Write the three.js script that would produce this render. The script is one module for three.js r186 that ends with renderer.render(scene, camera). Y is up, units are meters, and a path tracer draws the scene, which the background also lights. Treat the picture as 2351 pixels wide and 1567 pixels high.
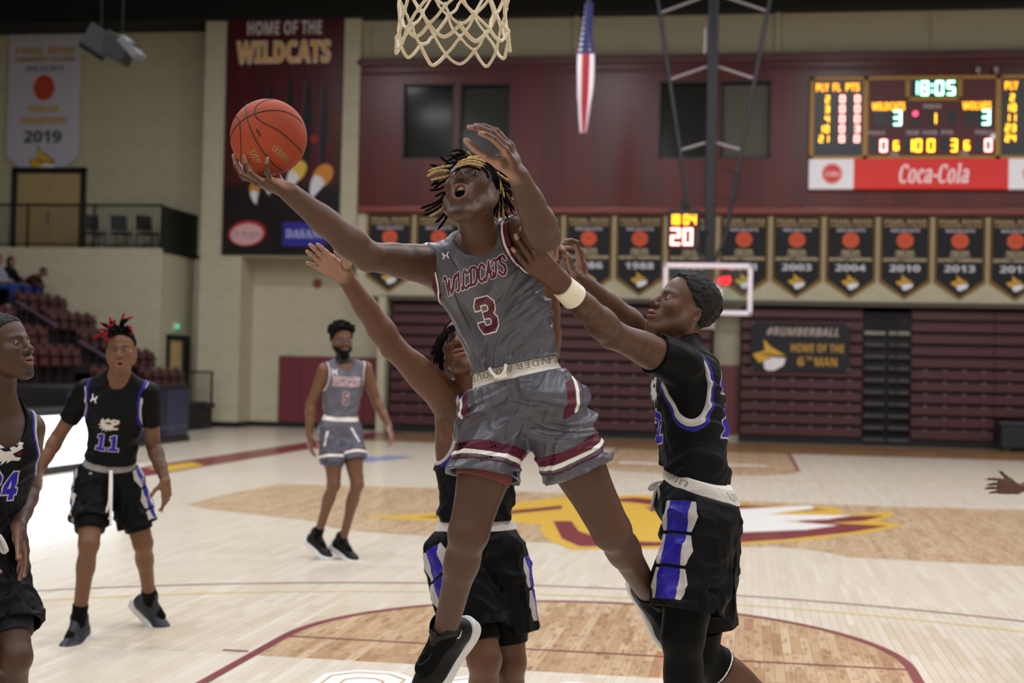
import * as THREE from 'three';
import { mergeGeometries, mergeVertices } from 'three/addons/utils/BufferGeometryUtils.js';
import { RoundedBoxGeometry } from 'three/addons/geometries/RoundedBoxGeometry.js';
import { RectAreaLightUniformsLib } from 'three/addons/lights/RectAreaLightUniformsLib.js';
import { FontLoader } from 'three/addons/loaders/FontLoader.js';
import { TextGeometry } from 'three/addons/geometries/TextGeometry.js';

// ---------------------------------------------------------------- camera, light, exposure
const W = 2351, H = 1567, F = 3265.3;
const scene = new THREE.Scene();
scene.background = new THREE.Color(0x000000);
const camera = new THREE.PerspectiveCamera(2 * Math.atan(H / 2 / F) * 180 / Math.PI, W / H, 0.1, 120);
camera.position.set(0.8956, 1.65, 2.5918);
camera.rotation.set(0.020565, 0.163799, 0.022205, 'YXZ');
camera.focus = 4.75;
camera.userData.fStop = 2.7;
camera.updateMatrixWorld(true);
scene.add(camera);
const renderer = new THREE.WebGLRenderer({ antialias: true });
renderer.toneMapping = THREE.LinearToneMapping;
renderer.toneMappingExposure = 2.7;
renderer.shadowMap.enabled = true;
RectAreaLightUniformsLib.init();
const LAMP_I = 19, LAMP_COLOR = 0xf8f7fb;

// ---------------------------------------------------------------- helpers
let seed = 7;
const rnd = () => { seed = (seed * 1664525 + 1013904223) % 4294967296; return seed / 4294967296; };
const rr = (a, b) => a + (b - a) * rnd();
const V = (x, y, z) => new THREE.Vector3(x, y, z);
const at = (px, py, d) => V((px - W / 2) / F * d, -(py - H / 2) / F * d, -d).applyMatrix4(camera.matrixWorld);
const floorAt = (px, py) => { const c = camera.position, p = at(px, py, 1).sub(c); return c.clone().addScaledVector(p, -c.y / p.y); };
const used = {};
function numbered(n) { const k = used[n] = (used[n] || 0) + 1; return k === 1 ? n : n + '_' + String(k - 1).padStart(3, '0'); }
function tag(o, label, category, group) { o.userData.label = label; o.userData.category = category; if (group) o.userData.group = group; return o; }
function base(name, label, category, group, pos) { const o = new THREE.Group(); o.name = numbered(name); if (pos) o.position.copy(pos); scene.add(o); return tag(o, label, category, group); }
function part(parent, name, geo, mat, label) {
  const m = new THREE.Mesh(geo, mat); m.castShadow = m.receiveShadow = true;
  m.name = parent === scene ? numbered(name) : name;
  if (label) m.userData.label = label; parent.add(m); return m;
}
function struct(name, geo, mat) { const m = part(scene, name, geo, mat); m.userData.kind = 'structure'; return m; }
function structGroup(name) { const o = new THREE.Group(); o.name = numbered(name); o.userData.kind = 'structure'; scene.add(o); return o; }
function M(c, r = 0.6, o = {}) { return new THREE.MeshPhysicalMaterial({ color: c, roughness: r, ...o }); }
function box(x0, x1, y0, y1, z0, z1) { const g = new THREE.BoxGeometry(x1 - x0, y1 - y0, z1 - z0); g.translate((x0 + x1) / 2, (y0 + y1) / 2, (z0 + z1) / 2); return g; }
function rbox(x0, x1, y0, y1, z0, z1, r = 0.02, s = 2) { const g = new RoundedBoxGeometry(x1 - x0, y1 - y0, z1 - z0, s, r); g.translate((x0 + x1) / 2, (y0 + y1) / 2, (z0 + z1) / 2); return g; }
function bar(a, b, r = 0.02, n = 8, r2 = r) { const d = b.clone().sub(a), g = new THREE.CylinderGeometry(r2, r, d.length(), n); g.applyQuaternion(new THREE.Quaternion().setFromUnitVectors(V(0, 1, 0), d.clone().normalize())); g.translate((a.x + b.x) / 2, (a.y + b.y) / 2, (a.z + b.z) / 2); return g; }
function tube(pts, r, seg = 24, n = 6, closed = false) { return new THREE.TubeGeometry(new THREE.CatmullRomCurve3(pts, closed), seg, r, n, closed); }
const merge = (l) => mergeGeometries(l.map((g) => { const h = g.index ? g.toNonIndexed() : g.clone(); for (const k of Object.keys(h.attributes)) if (!['position', 'normal', 'uv'].includes(k)) h.deleteAttribute(k); if (!h.attributes.uv) h.setAttribute('uv', new THREE.BufferAttribute(new Float32Array(h.attributes.position.count * 2), 2)); return h; }));
function canvasTex(w, h, draw, srgb = true) {
  const c = document.createElement('canvas'); c.width = w; c.height = h; draw(c.getContext('2d'), w, h);
  const t = new THREE.CanvasTexture(c); if (srgb) t.colorSpace = THREE.SRGBColorSpace; t.wrapS = t.wrapT = THREE.RepeatWrapping; return t;
}
const shape = (pts) => new THREE.Shape(pts.map(([x, y]) => new THREE.Vector2(x, y)));
function plate(pts, depth, bevel = 0) { return new THREE.ExtrudeGeometry(shape(pts), { depth, bevelEnabled: bevel > 0, bevelSize: bevel, bevelThickness: bevel, bevelSegments: 1, curveSegments: 8 }); }
function planarUV(g, x0, x1, y0, y1) { const p = g.attributes.position, u = new Float32Array(p.count * 2); for (let i = 0; i < p.count; i++) { u[i * 2] = (p.getX(i) - x0) / (x1 - x0); u[i * 2 + 1] = (p.getY(i) - y0) / (y1 - y0); } g.setAttribute('uv', new THREE.BufferAttribute(u, 2)); return g; }
const fontBold = await new FontLoader().loadAsync('fonts/droid/droid_sans_bold.typeface.json');
function textGeo(s, x, y, z, h, w, depth = 0.012) { // lettering fitted to height h and, if given, width w, centred on x
  const g = new TextGeometry(s, { font: fontBold, size: 1, depth: 0.1, curveSegments: 4 }); g.computeBoundingBox(); const b = g.boundingBox;
  g.translate(-(b.min.x + b.max.x) / 2, -b.min.y, 0); const sy = h / (b.max.y - b.min.y), sx = w ? w / (b.max.x - b.min.x) : sy; g.scale(sx, sy, depth / 0.1); g.translate(x, y, z); return g;
}
// value noise
const NP = new Uint8Array(512); { const a = [...Array(256).keys()]; for (let i = 255; i > 0; i--) { const j = Math.floor(rnd() * (i + 1)); [a[i], a[j]] = [a[j], a[i]]; } for (let i = 0; i < 512; i++) NP[i] = a[i & 255]; }
function noise3(x, y, z) {
  const X = Math.floor(x), Y = Math.floor(y), Z = Math.floor(z); x -= X; y -= Y; z -= Z;
  const u = x * x * (3 - 2 * x), v = y * y * (3 - 2 * y), w = z * z * (3 - 2 * z), h = (i, j, k) => NP[(NP[(NP[(X + i) & 255] + Y + j) & 255] + Z + k) & 255] / 127.5 - 1;
  const l = (a, b, t) => a + (b - a) * t;
  return l(l(l(h(0, 0, 0), h(1, 0, 0), u), l(h(0, 1, 0), h(1, 1, 0), u), v), l(l(h(0, 0, 1), h(1, 0, 1), u), l(h(0, 1, 1), h(1, 1, 1), u), v), w);
}
// ---------------------------------------------------------------- setting: materials
const blockTex = canvasTex(512, 512, (c, w, h) => { // painted block wall: 0.4 x 0.2 m blocks, faint joints
  c.fillStyle = '#fff'; c.fillRect(0, 0, w, h);
  for (let j = 0; j < 4; j++) for (let i = 0; i < 3; i++) { const v = 246 + rnd() * 9; c.fillStyle = `rgb(${v},${v},${v})`; c.fillRect(((i + (j % 2) * 0.5) * w / 2) - w / 4, j * h / 4, w / 2, h / 4); }
  c.strokeStyle = 'rgba(190,186,170,.55)'; c.lineWidth = 3; for (let j = 0; j < 4; j++) { c.beginPath(); c.moveTo(0, j * h / 4 + 2); c.lineTo(w, j * h / 4 + 2); c.stroke(); for (let i = 0; i < 3; i++) { const x = (i + (j % 2) * 0.5) * w / 2; c.beginPath(); c.moveTo(x, j * h / 4); c.lineTo(x, (j + 1) * h / 4); c.stroke(); } }
});
function wallUV(g) { // metres across and up, by the facing of each face
  const p = g.attributes.position, n = g.attributes.normal, u = new Float32Array(p.count * 2);
  for (let i = 0; i < p.count; i++) { const ax = Math.abs(n.getX(i)) > 0.7; u[i * 2] = (ax ? p.getZ(i) : p.getX(i)) / 0.8; u[i * 2 + 1] = (Math.abs(n.getY(i)) > 0.7 ? p.getZ(i) : p.getY(i)) / 0.8; }
  g.setAttribute('uv', new THREE.BufferAttribute(u, 2)); return g;
}
const wallMat = M(0xbab49b, 0.75, { map: blockTex, bumpMap: blockTex, bumpScale: 0.004 });
const upperMat = M(0xa5a08a, 0.8);
const blackMat = M(0x0b0b0c, 0.7), darkMat = M(0x17171a, 0.5), maroonPad = M(0x6d2530, 0.45, { clearcoat: 0.3, clearcoatRoughness: 0.4 });
const steel = M(0x9a9a9c, 0.35, { metalness: 0.8 }), blackMetal = M(0x1a1b1d, 0.4, { metalness: 0.4 });
const woodRed = canvasTex(1024, 512, (c, w, h) => {
  c.fillStyle = '#6a2620'; c.fillRect(0, 0, w, h);
  for (let i = 0; i < 2600; i++) { const x = rnd() * w; c.fillStyle = `rgba(${rnd() < 0.5 ? '40,10,10' : '150,60,45'},${rnd() * 0.07})`; c.fillRect(x, rnd() * h - 80, 1 + rnd() * 3, 60 + rnd() * 300); }
  for (let i = 0; i < 8; i++) { c.fillStyle = `rgba(${i % 2 ? '50,14,12' : '130,50,40'},.14)`; c.fillRect(i * w / 8, 0, w / 8, h); }
});
// ---------------------------------------------------------------- floor: maple boards
function boardTexture(cols, tone, grain) { return canvasTex(2048, 2048, (c, w, h) => { // 2.28 m square of boards running along v
  const n = 40, bw = w / n;
  for (let i = 0; i < n; i++) { let y = -rnd() * 600; while (y < h) { const L = 250 + rnd() * 900, k = Math.floor(rnd() * cols.length); c.fillStyle = cols[k]; c.fillRect(i * bw, y, bw + 1, L);
    for (let q = 0; q < grain; q++) { c.fillStyle = `rgba(${tone},${0.03 + rnd() * 0.1})`; c.fillRect(i * bw + rnd() * bw, y + rnd() * L, 1 + rnd() * 3, 40 + rnd() * 260); }
    if (grain > 10) for (let q = 0; q < L / 130; q++) { c.fillStyle = `rgba(110,76,44,${0.1 + rnd() * 0.28})`; const fx = i * bw + rnd() * bw * 0.6, fy = y + rnd() * L, fl = 18 + rnd() * 60; c.beginPath(); c.ellipse(fx + 8, fy, 4 + rnd() * 12, fl, 0, 0, 7); c.fill(); }
    c.fillStyle = 'rgba(90,60,30,.3)'; c.fillRect(i * bw, y, bw, 2); y += L; }
    c.fillStyle = 'rgba(90,60,30,.30)'; c.fillRect(i * bw, 0, 1.5, h); } }); }
const lightTex = boardTexture(['#d9cfbc', '#ddd3c2', '#d7ccb8', '#dad0bd', '#dfd6c6', '#d4c8b3', '#d9cebb'], '150,118,84', 6);
const brownTex = boardTexture(['#c9ae8a', '#cdb390', '#c3a681', '#caaf8b', '#ba9a74', '#d0b896', '#c6a985'], '92,66,40', 14);
const floorOpt = { clearcoat: 0.55, clearcoatRoughness: 0.16, specularIntensity: 0.6 };
const lightWood = M(0xffffff, 0.42, { map: lightTex, ...floorOpt }), brownWood = M(0xffffff, 0.42, { map: brownTex, ...floorOpt });
const tints = [0xffffff, 0xfaf7f2, 0xfdfbf6, 0xf4efe7], lightBoards = tints.map((t) => M(t, 0.42, { map: lightTex, ...floorOpt })), brownBoards = [0xffffff, 0xf2e8dc, 0xfaf3ea, 0xe6d8c8].map((t) => M(t, 0.42, { map: brownTex, ...floorOpt }));
function floorUV(g) { const p = g.attributes.position, u = new Float32Array(p.count * 2); for (let i = 0; i < p.count; i++) { u[i * 2] = p.getX(i) / 2.28; u[i * 2 + 1] = p.getZ(i) / 2.28; } g.setAttribute('uv', new THREE.BufferAttribute(u, 2)); return g; }
const FX0 = -3.876, FX1 = 3.078, FZ0 = -8.2, FZ1 = -5.2; // where the boards are laid one by one
const floor = struct('floor', floorUV(merge([box(-26, FX0, -0.3, 0, -36, 9), box(FX1, 18, -0.3, 0, -36, 9), box(FX0, FX1, -0.3, 0, -36, FZ0), box(FX0, FX1, -0.3, 0, FZ1, 9), box(FX0, FX1, -0.3, -0.006, FZ0, FZ1)])), lightWood);
{
  const RC = 1.83, ZC = -5.79, inside = (x, z) => (z > ZC ? Math.abs(x) < RC : Math.hypot(x, z - ZC) < RC);
  const list = []; const bw = 0.057, gap = 0.0007;
  for (let i = 0; i * bw + FX0 < FX1 - 0.01; i++) {
    const x0 = FX0 + i * bw, x1 = x0 + bw, xc = (x0 + x1) / 2, cut = (x) => (Math.abs(x) < RC ? ZC - Math.sqrt(RC * RC - x * x) : ZC);
    let z = FZ1; const first = rr(0.2, 1.2); let L = first;
    while (z > FZ0 + 0.01) {
      const z1 = Math.max(FZ0, z - L); const q = [[z, z, z1, z1]];
      const inLane = Math.abs(xc) < RC, c0 = cut(x0), c1 = cut(x1), cm = (c0 + c1) / 2;
      if (inLane && cm < z - 0.02 && cm > z1 + 0.02) { list.push([x0, x1, z, z, c0, c1, true]); list.push([x0, x1, c0, c1, z1, z1, false]); }
      else list.push([x0, x1, z, z, z1, z1, inLane && (z + z1) / 2 > cm]);
      z = z1; L = rr(0.5, 1.5);
    }
  }
  const quad = ([x0, x1, za, zb, zc, zd]) => { // board with a top, two ends and two sides
    const t = 0, b = -0.006, a = x0 + gap, e = x1 - gap, P = [[a, t, za - gap], [e, t, zb - gap], [e, t, zd + gap], [a, t, zc + gap], [a, b, za - gap], [e, b, zb - gap], [e, b, zd + gap], [a, b, zc + gap]];
    const f = [[0, 1, 2], [0, 2, 3], [4, 5, 1], [4, 1, 0], [5, 6, 2], [5, 2, 1], [6, 7, 3], [6, 3, 2], [7, 4, 0], [7, 0, 3]], v = []; for (const k of f) for (const i of k) v.push(...P[i]);
    const g = new THREE.BufferGeometry(); g.setAttribute('position', new THREE.BufferAttribute(new Float32Array(v), 3)); g.computeVertexNormals(); return g;
  };
  const slide = (g) => { const du = Math.floor(rnd() * 40) / 40, dv = rnd(), u = g.attributes.uv; for (let i = 0; i < u.count; i++) u.setXY(i, u.getX(i) + du, u.getY(i) + dv); return g; };
  // those nearest the camera first
  list.sort((a, b) => (b[2] + b[4]) - (a[2] + a[4]) + 0.12 * (Math.abs(a[0] + 0.6) - Math.abs(b[0] + 0.6)));
  const rest = { l: [], b: [] };
  list.forEach((q, i) => { const g = slide(floorUV(quad(q))); if (i < 300) part(floor, 'floor_board', g, (q[6] ? brownBoards : lightBoards)[Math.floor(rnd() * 4)]); else rest[q[6] ? 'b' : 'l'].push(g); });
  if (rest.l.length) part(floor, 'floor_boards', mergeGeometries(rest.l), lightBoards[0]).userData.kind = 'stuff';
  if (rest.b.length) part(floor, 'stained_floor_boards', mergeGeometries(rest.b), brownBoards[0]).userData.kind = 'stuff';
}
function flat(pts, y) { // a painted area lying on the floor, points (x, z)
  const g = new THREE.ShapeGeometry(shape(pts.map(([x, z]) => [x, -z]))); g.rotateX(-Math.PI / 2); g.translate(0, y, 0); return floorUV(g);
}
function ring(cx, cz, r0, r1, a0, a1, y, n = 64) { const o = []; for (let i = 0; i <= n; i++) { const a = a0 + (a1 - a0) * i / n; o.push([cx + r1 * Math.cos(a), cz - r1 * Math.sin(a)]); } for (let i = n; i >= 0; i--) { const a = a0 + (a1 - a0) * i / n; o.push([cx + r0 * Math.cos(a), cz - r0 * Math.sin(a)]); } return flat(o, y); }
const rect = (x0, x1, z0, z1, y) => flat([[x0, z0], [x1, z0], [x1, z1], [x0, z1]], y);
const paint = (c) => M(c, 0.4, floorOpt);
const pMaroon = paint(0x7a2430), pYellow = paint(0xe0b53e), pWhite = paint(0xf4f2ee), pBlue = paint(0x8c98c4), pGold = paint(0xb08a3c), pThin = paint(0x86404a), pYellowThin = paint(0xe6cd78);
const PI = Math.PI;
// the stained field round the centre, traced on the floor in metres
const field = [[-5.54, -13.23], [-5.6, -14.6], [-5.49, -16.53], [-3.31, -16.74], [-0.59, -16.6], [1.95, -16.4], [4.44, -16.64], [7.4, -16.7], [7.4, -11.4], [6.2, -11.1], [5.1, -10.9], [4.2, -10.9], [3.38, -10.8], [2.63, -10.85], [2.25, -10.87], [1.86, -10.9], [1.61, -11.31], [1.2, -11.5], [0.6, -11.2], [0.06, -11.0], [-1.1, -11.05], [-2.17, -11.16], [-2.8, -11.3], [-3.26, -11.53], [-3.5, -11.9], [-3.73, -12.15], [-4.56, -12.55], [-5.0, -12.8]];
part(floor, 'stained_floor_field', flat(field, 0.0012), brownWood);
part(floor, 'stained_floor_apron', merge([rect(-8.4, 14, -33.2, -28.75, 0.0012)]), M(0xcfb89a, 0.42, { map: brownTex, ...floorOpt }));
part(floor, 'stained_floor_key', flat([[-1.83, -28.65], [1.83, -28.65], [1.83, -22.86], ...[...Array(17).keys()].map((i) => [1.83 * Math.cos(PI * i / 16), -22.86 + 1.83 * Math.sin(PI * i / 16)]), [-1.83, -22.86]], 0.0012), brownWood);
part(floor, 'court_border', merge([rect(-8.5, -7.67, -33, 4, 0.0018)]), pMaroon);
part(floor, 'court_border', merge([rect(7.67, 8.5, -33, 4, 0.0018)]), pMaroon);
const lw = 0.05;
part(floor, 'court_line', merge([ring(0, -5.79, 1.83 - 0.005, 1.83 + 0.055, 0, PI, 0.0026), rect(-1.885, -1.825, -5.79, 0, 0.0026), rect(1.825, 1.885, -5.79, 0, 0.0026)]), pMaroon);
part(floor, 'court_line', rect(-1.83, 1.83, -5.815, -5.785, 0.0024), pMaroon);
part(floor, 'court_line', ring(0, -1.575, 6.73, 6.77, 0, PI, 0.0024, 96), pThin);
part(floor, 'court_line', ring(0, -1.575, 6.31, 6.35, 0, PI, 0.0024, 96), pYellowThin);
part(floor, 'court_line', rect(-2.06, -1.905, -5.305, -5.27, 0.0024), pMaroon);
part(floor, 'court_line', merge([rect(-1.86, -1.8, -28.65, -22.86, 0.0026), rect(1.8, 1.86, -28.65, -22.86, 0.0026), rect(-1.83, 1.83, -22.89, -22.83, 0.0026)]), pThin);
part(floor, 'court_line', rect(-7.6, 7.6, -28.8, -28.65, 0.0024), pMaroon);
part(floor, 'court_line', ring(0, -27.07, 6.71, 6.77, PI, 2 * PI, 0.0022, 64), pYellowThin);
part(floor, 'floor_lettering', merge([rect(-1.4, -0.35, -23.9, -23.5, 0.003), rect(0.15, 1.3, -24.3, -23.9, 0.003)]), pWhite);
part(floor, 'floor_lettering', merge([...Array(9).keys()].map((i) => rect(-6 + i * 1.5, -5.4 + i * 1.5, -30.6, -29.9, 0.003))), pGold);
part(floor, 'sponsor_lettering', flat([[-6.3, -21.5], [-6.05, -22.8], [-5.7, -23.4], [-5.2, -23.6], [-5.35, -22.4], [-5.6, -21.6]], 0.003), pBlue);
part(floor, 'floor_marking', flat([[-8.3, -18.4], [-7.75, -18.0], [-7.75, -19.4], [-8.3, -20.2]], 0.003), pYellow);
// block letters in white with gold inlines in the key
function blockC(cx, cz, w, h) { const k = 0.28 * w, o = [[-w / 2, -h / 2 + k], [-w / 2 + k, -h / 2], [w / 2 - k, -h / 2], [w / 2, -h / 2 + k], [w / 2, h / 2 - k], [w / 2 - k, h / 2], [-w / 2 + k, h / 2], [-w / 2, h / 2 - k]]; return o.map(([x, z]) => [cx + x, cz + z]); }
[[-1.06, 0.5], [-0.46, 0.5], [0.1, 0.5], [0.66, 0.5], [1.2, 0.5]].forEach(([x, w]) => {
  part(floor, 'floor_letter', flat(blockC(x, -4.66, w, 0.62), 0.0024), pWhite);
  const a = blockC(x, -4.66, w * 0.82, 0.5), b = blockC(x, -4.66, w * 0.78, 0.47), c2 = blockC(x, -4.66, w * 0.44, 0.24), d2 = blockC(x, -4.66, w * 0.4, 0.21), hole = (o, i) => { const s = shape(o.map(([p, q]) => [p, -q])); s.holes.push(new THREE.Path(i.map(([p, q]) => new THREE.Vector2(p, -q)))); const g = new THREE.ShapeGeometry(s); g.rotateX(-PI / 2); g.translate(0, 0.0034, 0); return g; };
  part(floor, 'floor_letter_inline', merge([hole(a, b), hole(c2, d2)]), pGold);
});
// the emblem at the centre: yellow outline, maroon field, yellow head, white streaks (pixels of the photograph laid onto the floor plane)
const fp = (l, y) => flat(l.map(([a, b]) => { const p = floorAt(a, b); return [p.x, p.z]; }), y);
part(floor, 'centre_emblem', fp([[830, 1186], [1000, 1178], [1130, 1163], [1240, 1146], [1330, 1138], [1480, 1136], [1620, 1150], [1780, 1160], [1900, 1163], [1940, 1172], [1930, 1182], [2050, 1174], [2045, 1186], [2010, 1196], [2078, 1204], [2000, 1222], [1850, 1240], [1700, 1250], [1500, 1260], [1310, 1261], [1270, 1245], [1240, 1222], [1242, 1204], [1120, 1196], [960, 1194]], 0.002), pYellow);
part(floor, 'centre_emblem_field', merge([fp([[960, 1187], [1130, 1176], [1290, 1160], [1290, 1168], [1150, 1182], [1060, 1190]], 0.0028), fp([[1270, 1196], [1312, 1196], [1330, 1220], [1400, 1240], [1500, 1244], [1640, 1240], [1700, 1232], [1700, 1208], [1800, 1206], [1880, 1184], [2030, 1184], [1980, 1196], [1900, 1200], [2040, 1207], [1950, 1222], [1800, 1238], [1650, 1248], [1500, 1254], [1330, 1254], [1290, 1236]], 0.0028), fp([[1330, 1150], [1460, 1142], [1600, 1156], [1840, 1164], [1900, 1170], [1700, 1178], [1640, 1176], [1560, 1166], [1440, 1152]], 0.0028), fp([[1480, 1164], [1540, 1160], [1580, 1176], [1600, 1196], [1550, 1200], [1520, 1182]], 0.003)]), pMaroon);
part(floor, 'centre_emblem_streaks', merge([fp([[1560, 1176], [1700, 1168], [1860, 1160], [1870, 1168], [1760, 1180], [1960, 1183], [1900, 1192], [1800, 1196], [1925, 1206], [1850, 1216], [1700, 1222], [1600, 1214]], 0.0034)]), pWhite);

// ---------------------------------------------------------------- end wall and the rest of the shell
const endWall = struct('wall_end', wallUV(merge([box(-26, 18, 0, 12.4, -36.4, -36)])), wallMat);
// recess behind the front line, left part: back of the recess and its soffit, with the poster wall over it
struct('wall_recess', wallUV(merge([box(-14.4, -8.5, 0, 4.5, -34.5, -34.2)])), wallMat);
struct('wall_pier', wallUV(merge([box(-13.45, -12.3, 0, 4.5, -34.2, -33.2), box(-13.45, -9.2, 4.5, 10.75, -34.5, -33.2)])), wallMat);
struct('wall_fascia', wallUV(merge([box(-9.2, 16, 3.52, 5.72, -35.9, -33.35)])), wallMat);
struct('trim_1', merge([box(-8.5, 16, 3.42, 3.54, -35.9, -33.3)]), M(0x4a4436, 0.6));
struct('wall_upper', merge([box(-9.3, 16, 9.66, 10.75, -35.9, -33.5)]), upperMat);
part(endWall, 'pipe', merge([box(-9.0, -8.96, 9.66, 10.9, -33.48, -33.44), box(-3.62, -3.5, 9.66, 10.9, -33.46, -33.4), box(1.45, 1.57, 9.66, 10.9, -33.46, -33.4), box(5.2, 5.24, 9.66, 10.9, -33.48, -33.44)]), M(0xa59d84, 0.6));
struct('wall_black_band', merge([box(-26, 16, 10.75, 12.4, -35.9, -33.0)]), blackMat);
struct('wall_corner_pier', wallUV(merge([box(-8.55, -8.35, 0, 3.5, -35.9, -33.2), box(0.06, 0.72, 0, 3.5, -34.6, -34.2)])), wallMat);
// red timber front of the press box, with four blinded windows
const rw = struct('wall_press_box', (() => { const g = merge([box(-9.3, 16, 5.72, 7.08, -34.4, -33.3), box(-9.3, 16, 9.04, 9.66, -34.4, -33.3), box(-9.3, -8.04, 7.08, 9.04, -34.4, -33.3), box(-6.7, -6.54, 7.08, 9.04, -34.4, -33.3), box(-5.22, -1.4, 7.08, 9.04, -34.4, -33.3), box(-0.04, 0.12, 7.08, 9.04, -34.4, -33.3), box(1.38, 16, 7.08, 9.04, -34.4, -33.3)]); const p = g.attributes.position, u = g.attributes.uv; for (let i = 0; i < p.count; i++) u.setXY(i, p.getX(i) / 5, p.getY(i) / 2.5); return g; })(), M(0xd09480, 0.4, { map: woodRed, clearcoat: 0.35, clearcoatRoughness: 0.25, specularIntensity: 0.5 }));
part(rw, 'moulding', merge([rbox(-9.3, 16, 9.5, 9.7, -33.32, -33.2, 0.03), rbox(-9.3, 16, 9.28, 9.36, -33.32, -33.25, 0.03)]), M(0x4a1a16, 0.4, { clearcoat: 0.5 }));
part(rw, 'moulding', merge([rbox(-9.3, 16, 5.68, 5.86, -33.32, -33.22, 0.03)]), M(0x7a3026, 0.4, { clearcoat: 0.5 }));
const blindDark = M(0x23221f, 0.5), blindGrey = M(0x6b685c, 0.5), glassMat = new THREE.MeshPhysicalMaterial({ color: 0xffffff, roughness: 0.12, transmission: 1, thickness: 0, ior: 1.12 });
[[-8.04, -6.7, blindDark], [-6.54, -5.22, M(0x3c3b35, 0.5)], [-1.4, -0.04, blindDark], [0.12, 1.38, blindGrey]].forEach(([x0, x1, m], i) => {
  const w = structGroup('window_' + (i + 1)), fr = 0.05;
  part(w, 'window_frame', merge([box(x0, x0 + fr, 7.08, 9.04, -33.4, -33.32), box(x1 - fr, x1, 7.08, 9.04, -33.4, -33.32), box(x0, x1, 7.08, 7.08 + fr, -33.4, -33.32), box(x0, x1, 9.04 - fr, 9.04, -33.4, -33.32)]), darkMat);
  part(w, 'pane', box(x0 + fr, x1 - fr, 7.13, 8.99, -33.41, -33.4), glassMat);
  const s = rbox(0, x1 - x0 - 2 * fr - 0.02, 0, 0.1, 0, 0.012, 0.005, 1); s.rotateX(-0.35);
  for (let k = 0; k < 19; k++) { const q = part(w, 'blind_slat', s, m); q.position.set(x0 + fr + 0.01, 7.14 + k * 0.096, -33.5); }
  part(w, 'window_back', box(x0, x1, 7.08, 9.04, -33.62, -33.6), blackMat);
});
// left side: balcony block with a return, the wall over it, and the far left
struct('wall_balcony', wallUV(merge([box(-26, -14, 0, 4.6, -34.3, -32)])), wallMat);
struct('wall_left_upper', wallUV(merge([box(-26, -13.4, 4.6, 10.75, -34.7, -34.3)])), M(0xb4af96, 0.8, { map: blockTex }));
struct('wall_left', wallUV(merge([box(-26.4, -26, 0, 12.4, -36, 9)])), wallMat);
struct('wall_right', wallUV(merge([box(18, 18.4, 0, 12.4, -36, 9)])), wallMat);
struct('wall_back', wallUV(merge([box(-26, 18, 0, 12.4, 9, 9.4)])), wallMat);
struct('ceiling', box(-26.4, 18.4, 12.4, 12.7, -36.4, 9.4), M(0x1a1a1b, 0.8));
struct('baseboard_end', merge([box(-12.3, -8.5, 0, 0.14, -34.22, -34.17), box(-13.45, -12.28, 0, 0.14, -33.22, -33.17), box(-12.32, -12.27, 0, 0.14, -34.2, -33.17)]), blackMat);
// wall pads
function pad(x0, x1, n, z, label) { const p = base('wall_pad', label, 'wall pad'); p.position.set(x0, 0.16, z); const w = (x1 - x0) / n; for (let i = 0; i < n; i++) part(p, 'pad_panel', rbox(i * w + 0.003, (i + 1) * w - 0.003, 0, 1.76, 0, 0.06, 0.02), maroonPad); return p; }
pad(-11.52, -8.56, 5, -34.2, 'long maroon padded panels on the beige wall behind the bearded player in grey');
pad(0.07, 0.7, 1, -34.2, 'narrow maroon wall pad between the two folded bleachers under the far basket');
// doors
const doorTan = M(0xb09a6c, 0.5), doorTan2 = M(0xc4ab78, 0.5);
{ const d = structGroup('door_1'); d.position.x = -0.3; part(d, 'door_frame', merge([rbox(-19.15, -19.0, 4.6, 7.0, -34.32, -34.2, 0.02), rbox(-17.1, -16.95, 4.6, 7.0, -34.32, -34.2, 0.02), rbox(-19.15, -16.95, 6.85, 7.02, -34.32, -34.2, 0.02)]), darkMat);
  for (const x of [-19.0, -18.05]) part(d, 'door_leaf', rbox(x + 0.005, x + 0.945, 4.61, 6.85, -34.3, -34.25, 0.01), doorTan);
  part(d, 'door_handle', merge([rbox(-18.12, -18.08, 5.5, 5.8, -34.25, -34.2, 0.01), rbox(-18.02, -17.98, 5.5, 5.8, -34.25, -34.2, 0.01)]), steel); }
{ const d = structGroup('door_2'); part(d, 'door_frame', merge([rbox(-14.02, -13.9, 0, 2.38, -32.5, -32.4, 0.02), rbox(-14.02, -13.88, 0, 2.38, -33.75, -33.35, 0.02), rbox(-14.02, -13.9, 2.26, 2.4, -33.75, -32.4, 0.02)]), darkMat);
  part(d, 'door_leaf', rbox(-14.0, -13.95, 0.01, 2.26, -33.35, -32.5, 0.01), doorTan2); part(d, 'door_handle', rbox(-13.95, -13.91, 0.95, 1.1, -33.25, -33.2, 0.01), steel); }
function exitSign(x, y, z, turn, label) { const s = base('exit_sign', label, 'exit sign', null, V(x, y, z)); s.rotation.y = turn; part(s, 'housing', rbox(-0.17, 0.17, -0.11, 0.11, -0.05, 0, 0.015), M(0xd8d8d0, 0.5)); part(s, 'lit_face', box(-0.15, 0.15, -0.09, 0.09, 0, 0.008), M(0x0c5a3c, 0.5, { emissive: 0x12d28a, emissiveIntensity: 0.1 })); part(s, 'sign_lettering', textGeo('EXIT', 0, -0.05, 0.008, 0.1, 0.22, 0.006), M(0x222222, 0.5, { emissive: 0x9affd8, emissiveIntensity: 0.3 })); const l = new THREE.PointLight(0x2ee8a0, 0.008, 4); l.position.set(0, 0, 0.08); l.castShadow = true; s.add(l); return s; }
exitSign(-13.95, 2.62, -33.0, PI / 2, 'green lit exit sign over the tan door at the corner below the balcony');
exitSign(-8.95, 3.86, -34.12, 0, 'green lit exit sign on the beige wall at the left end of the black banners');
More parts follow.
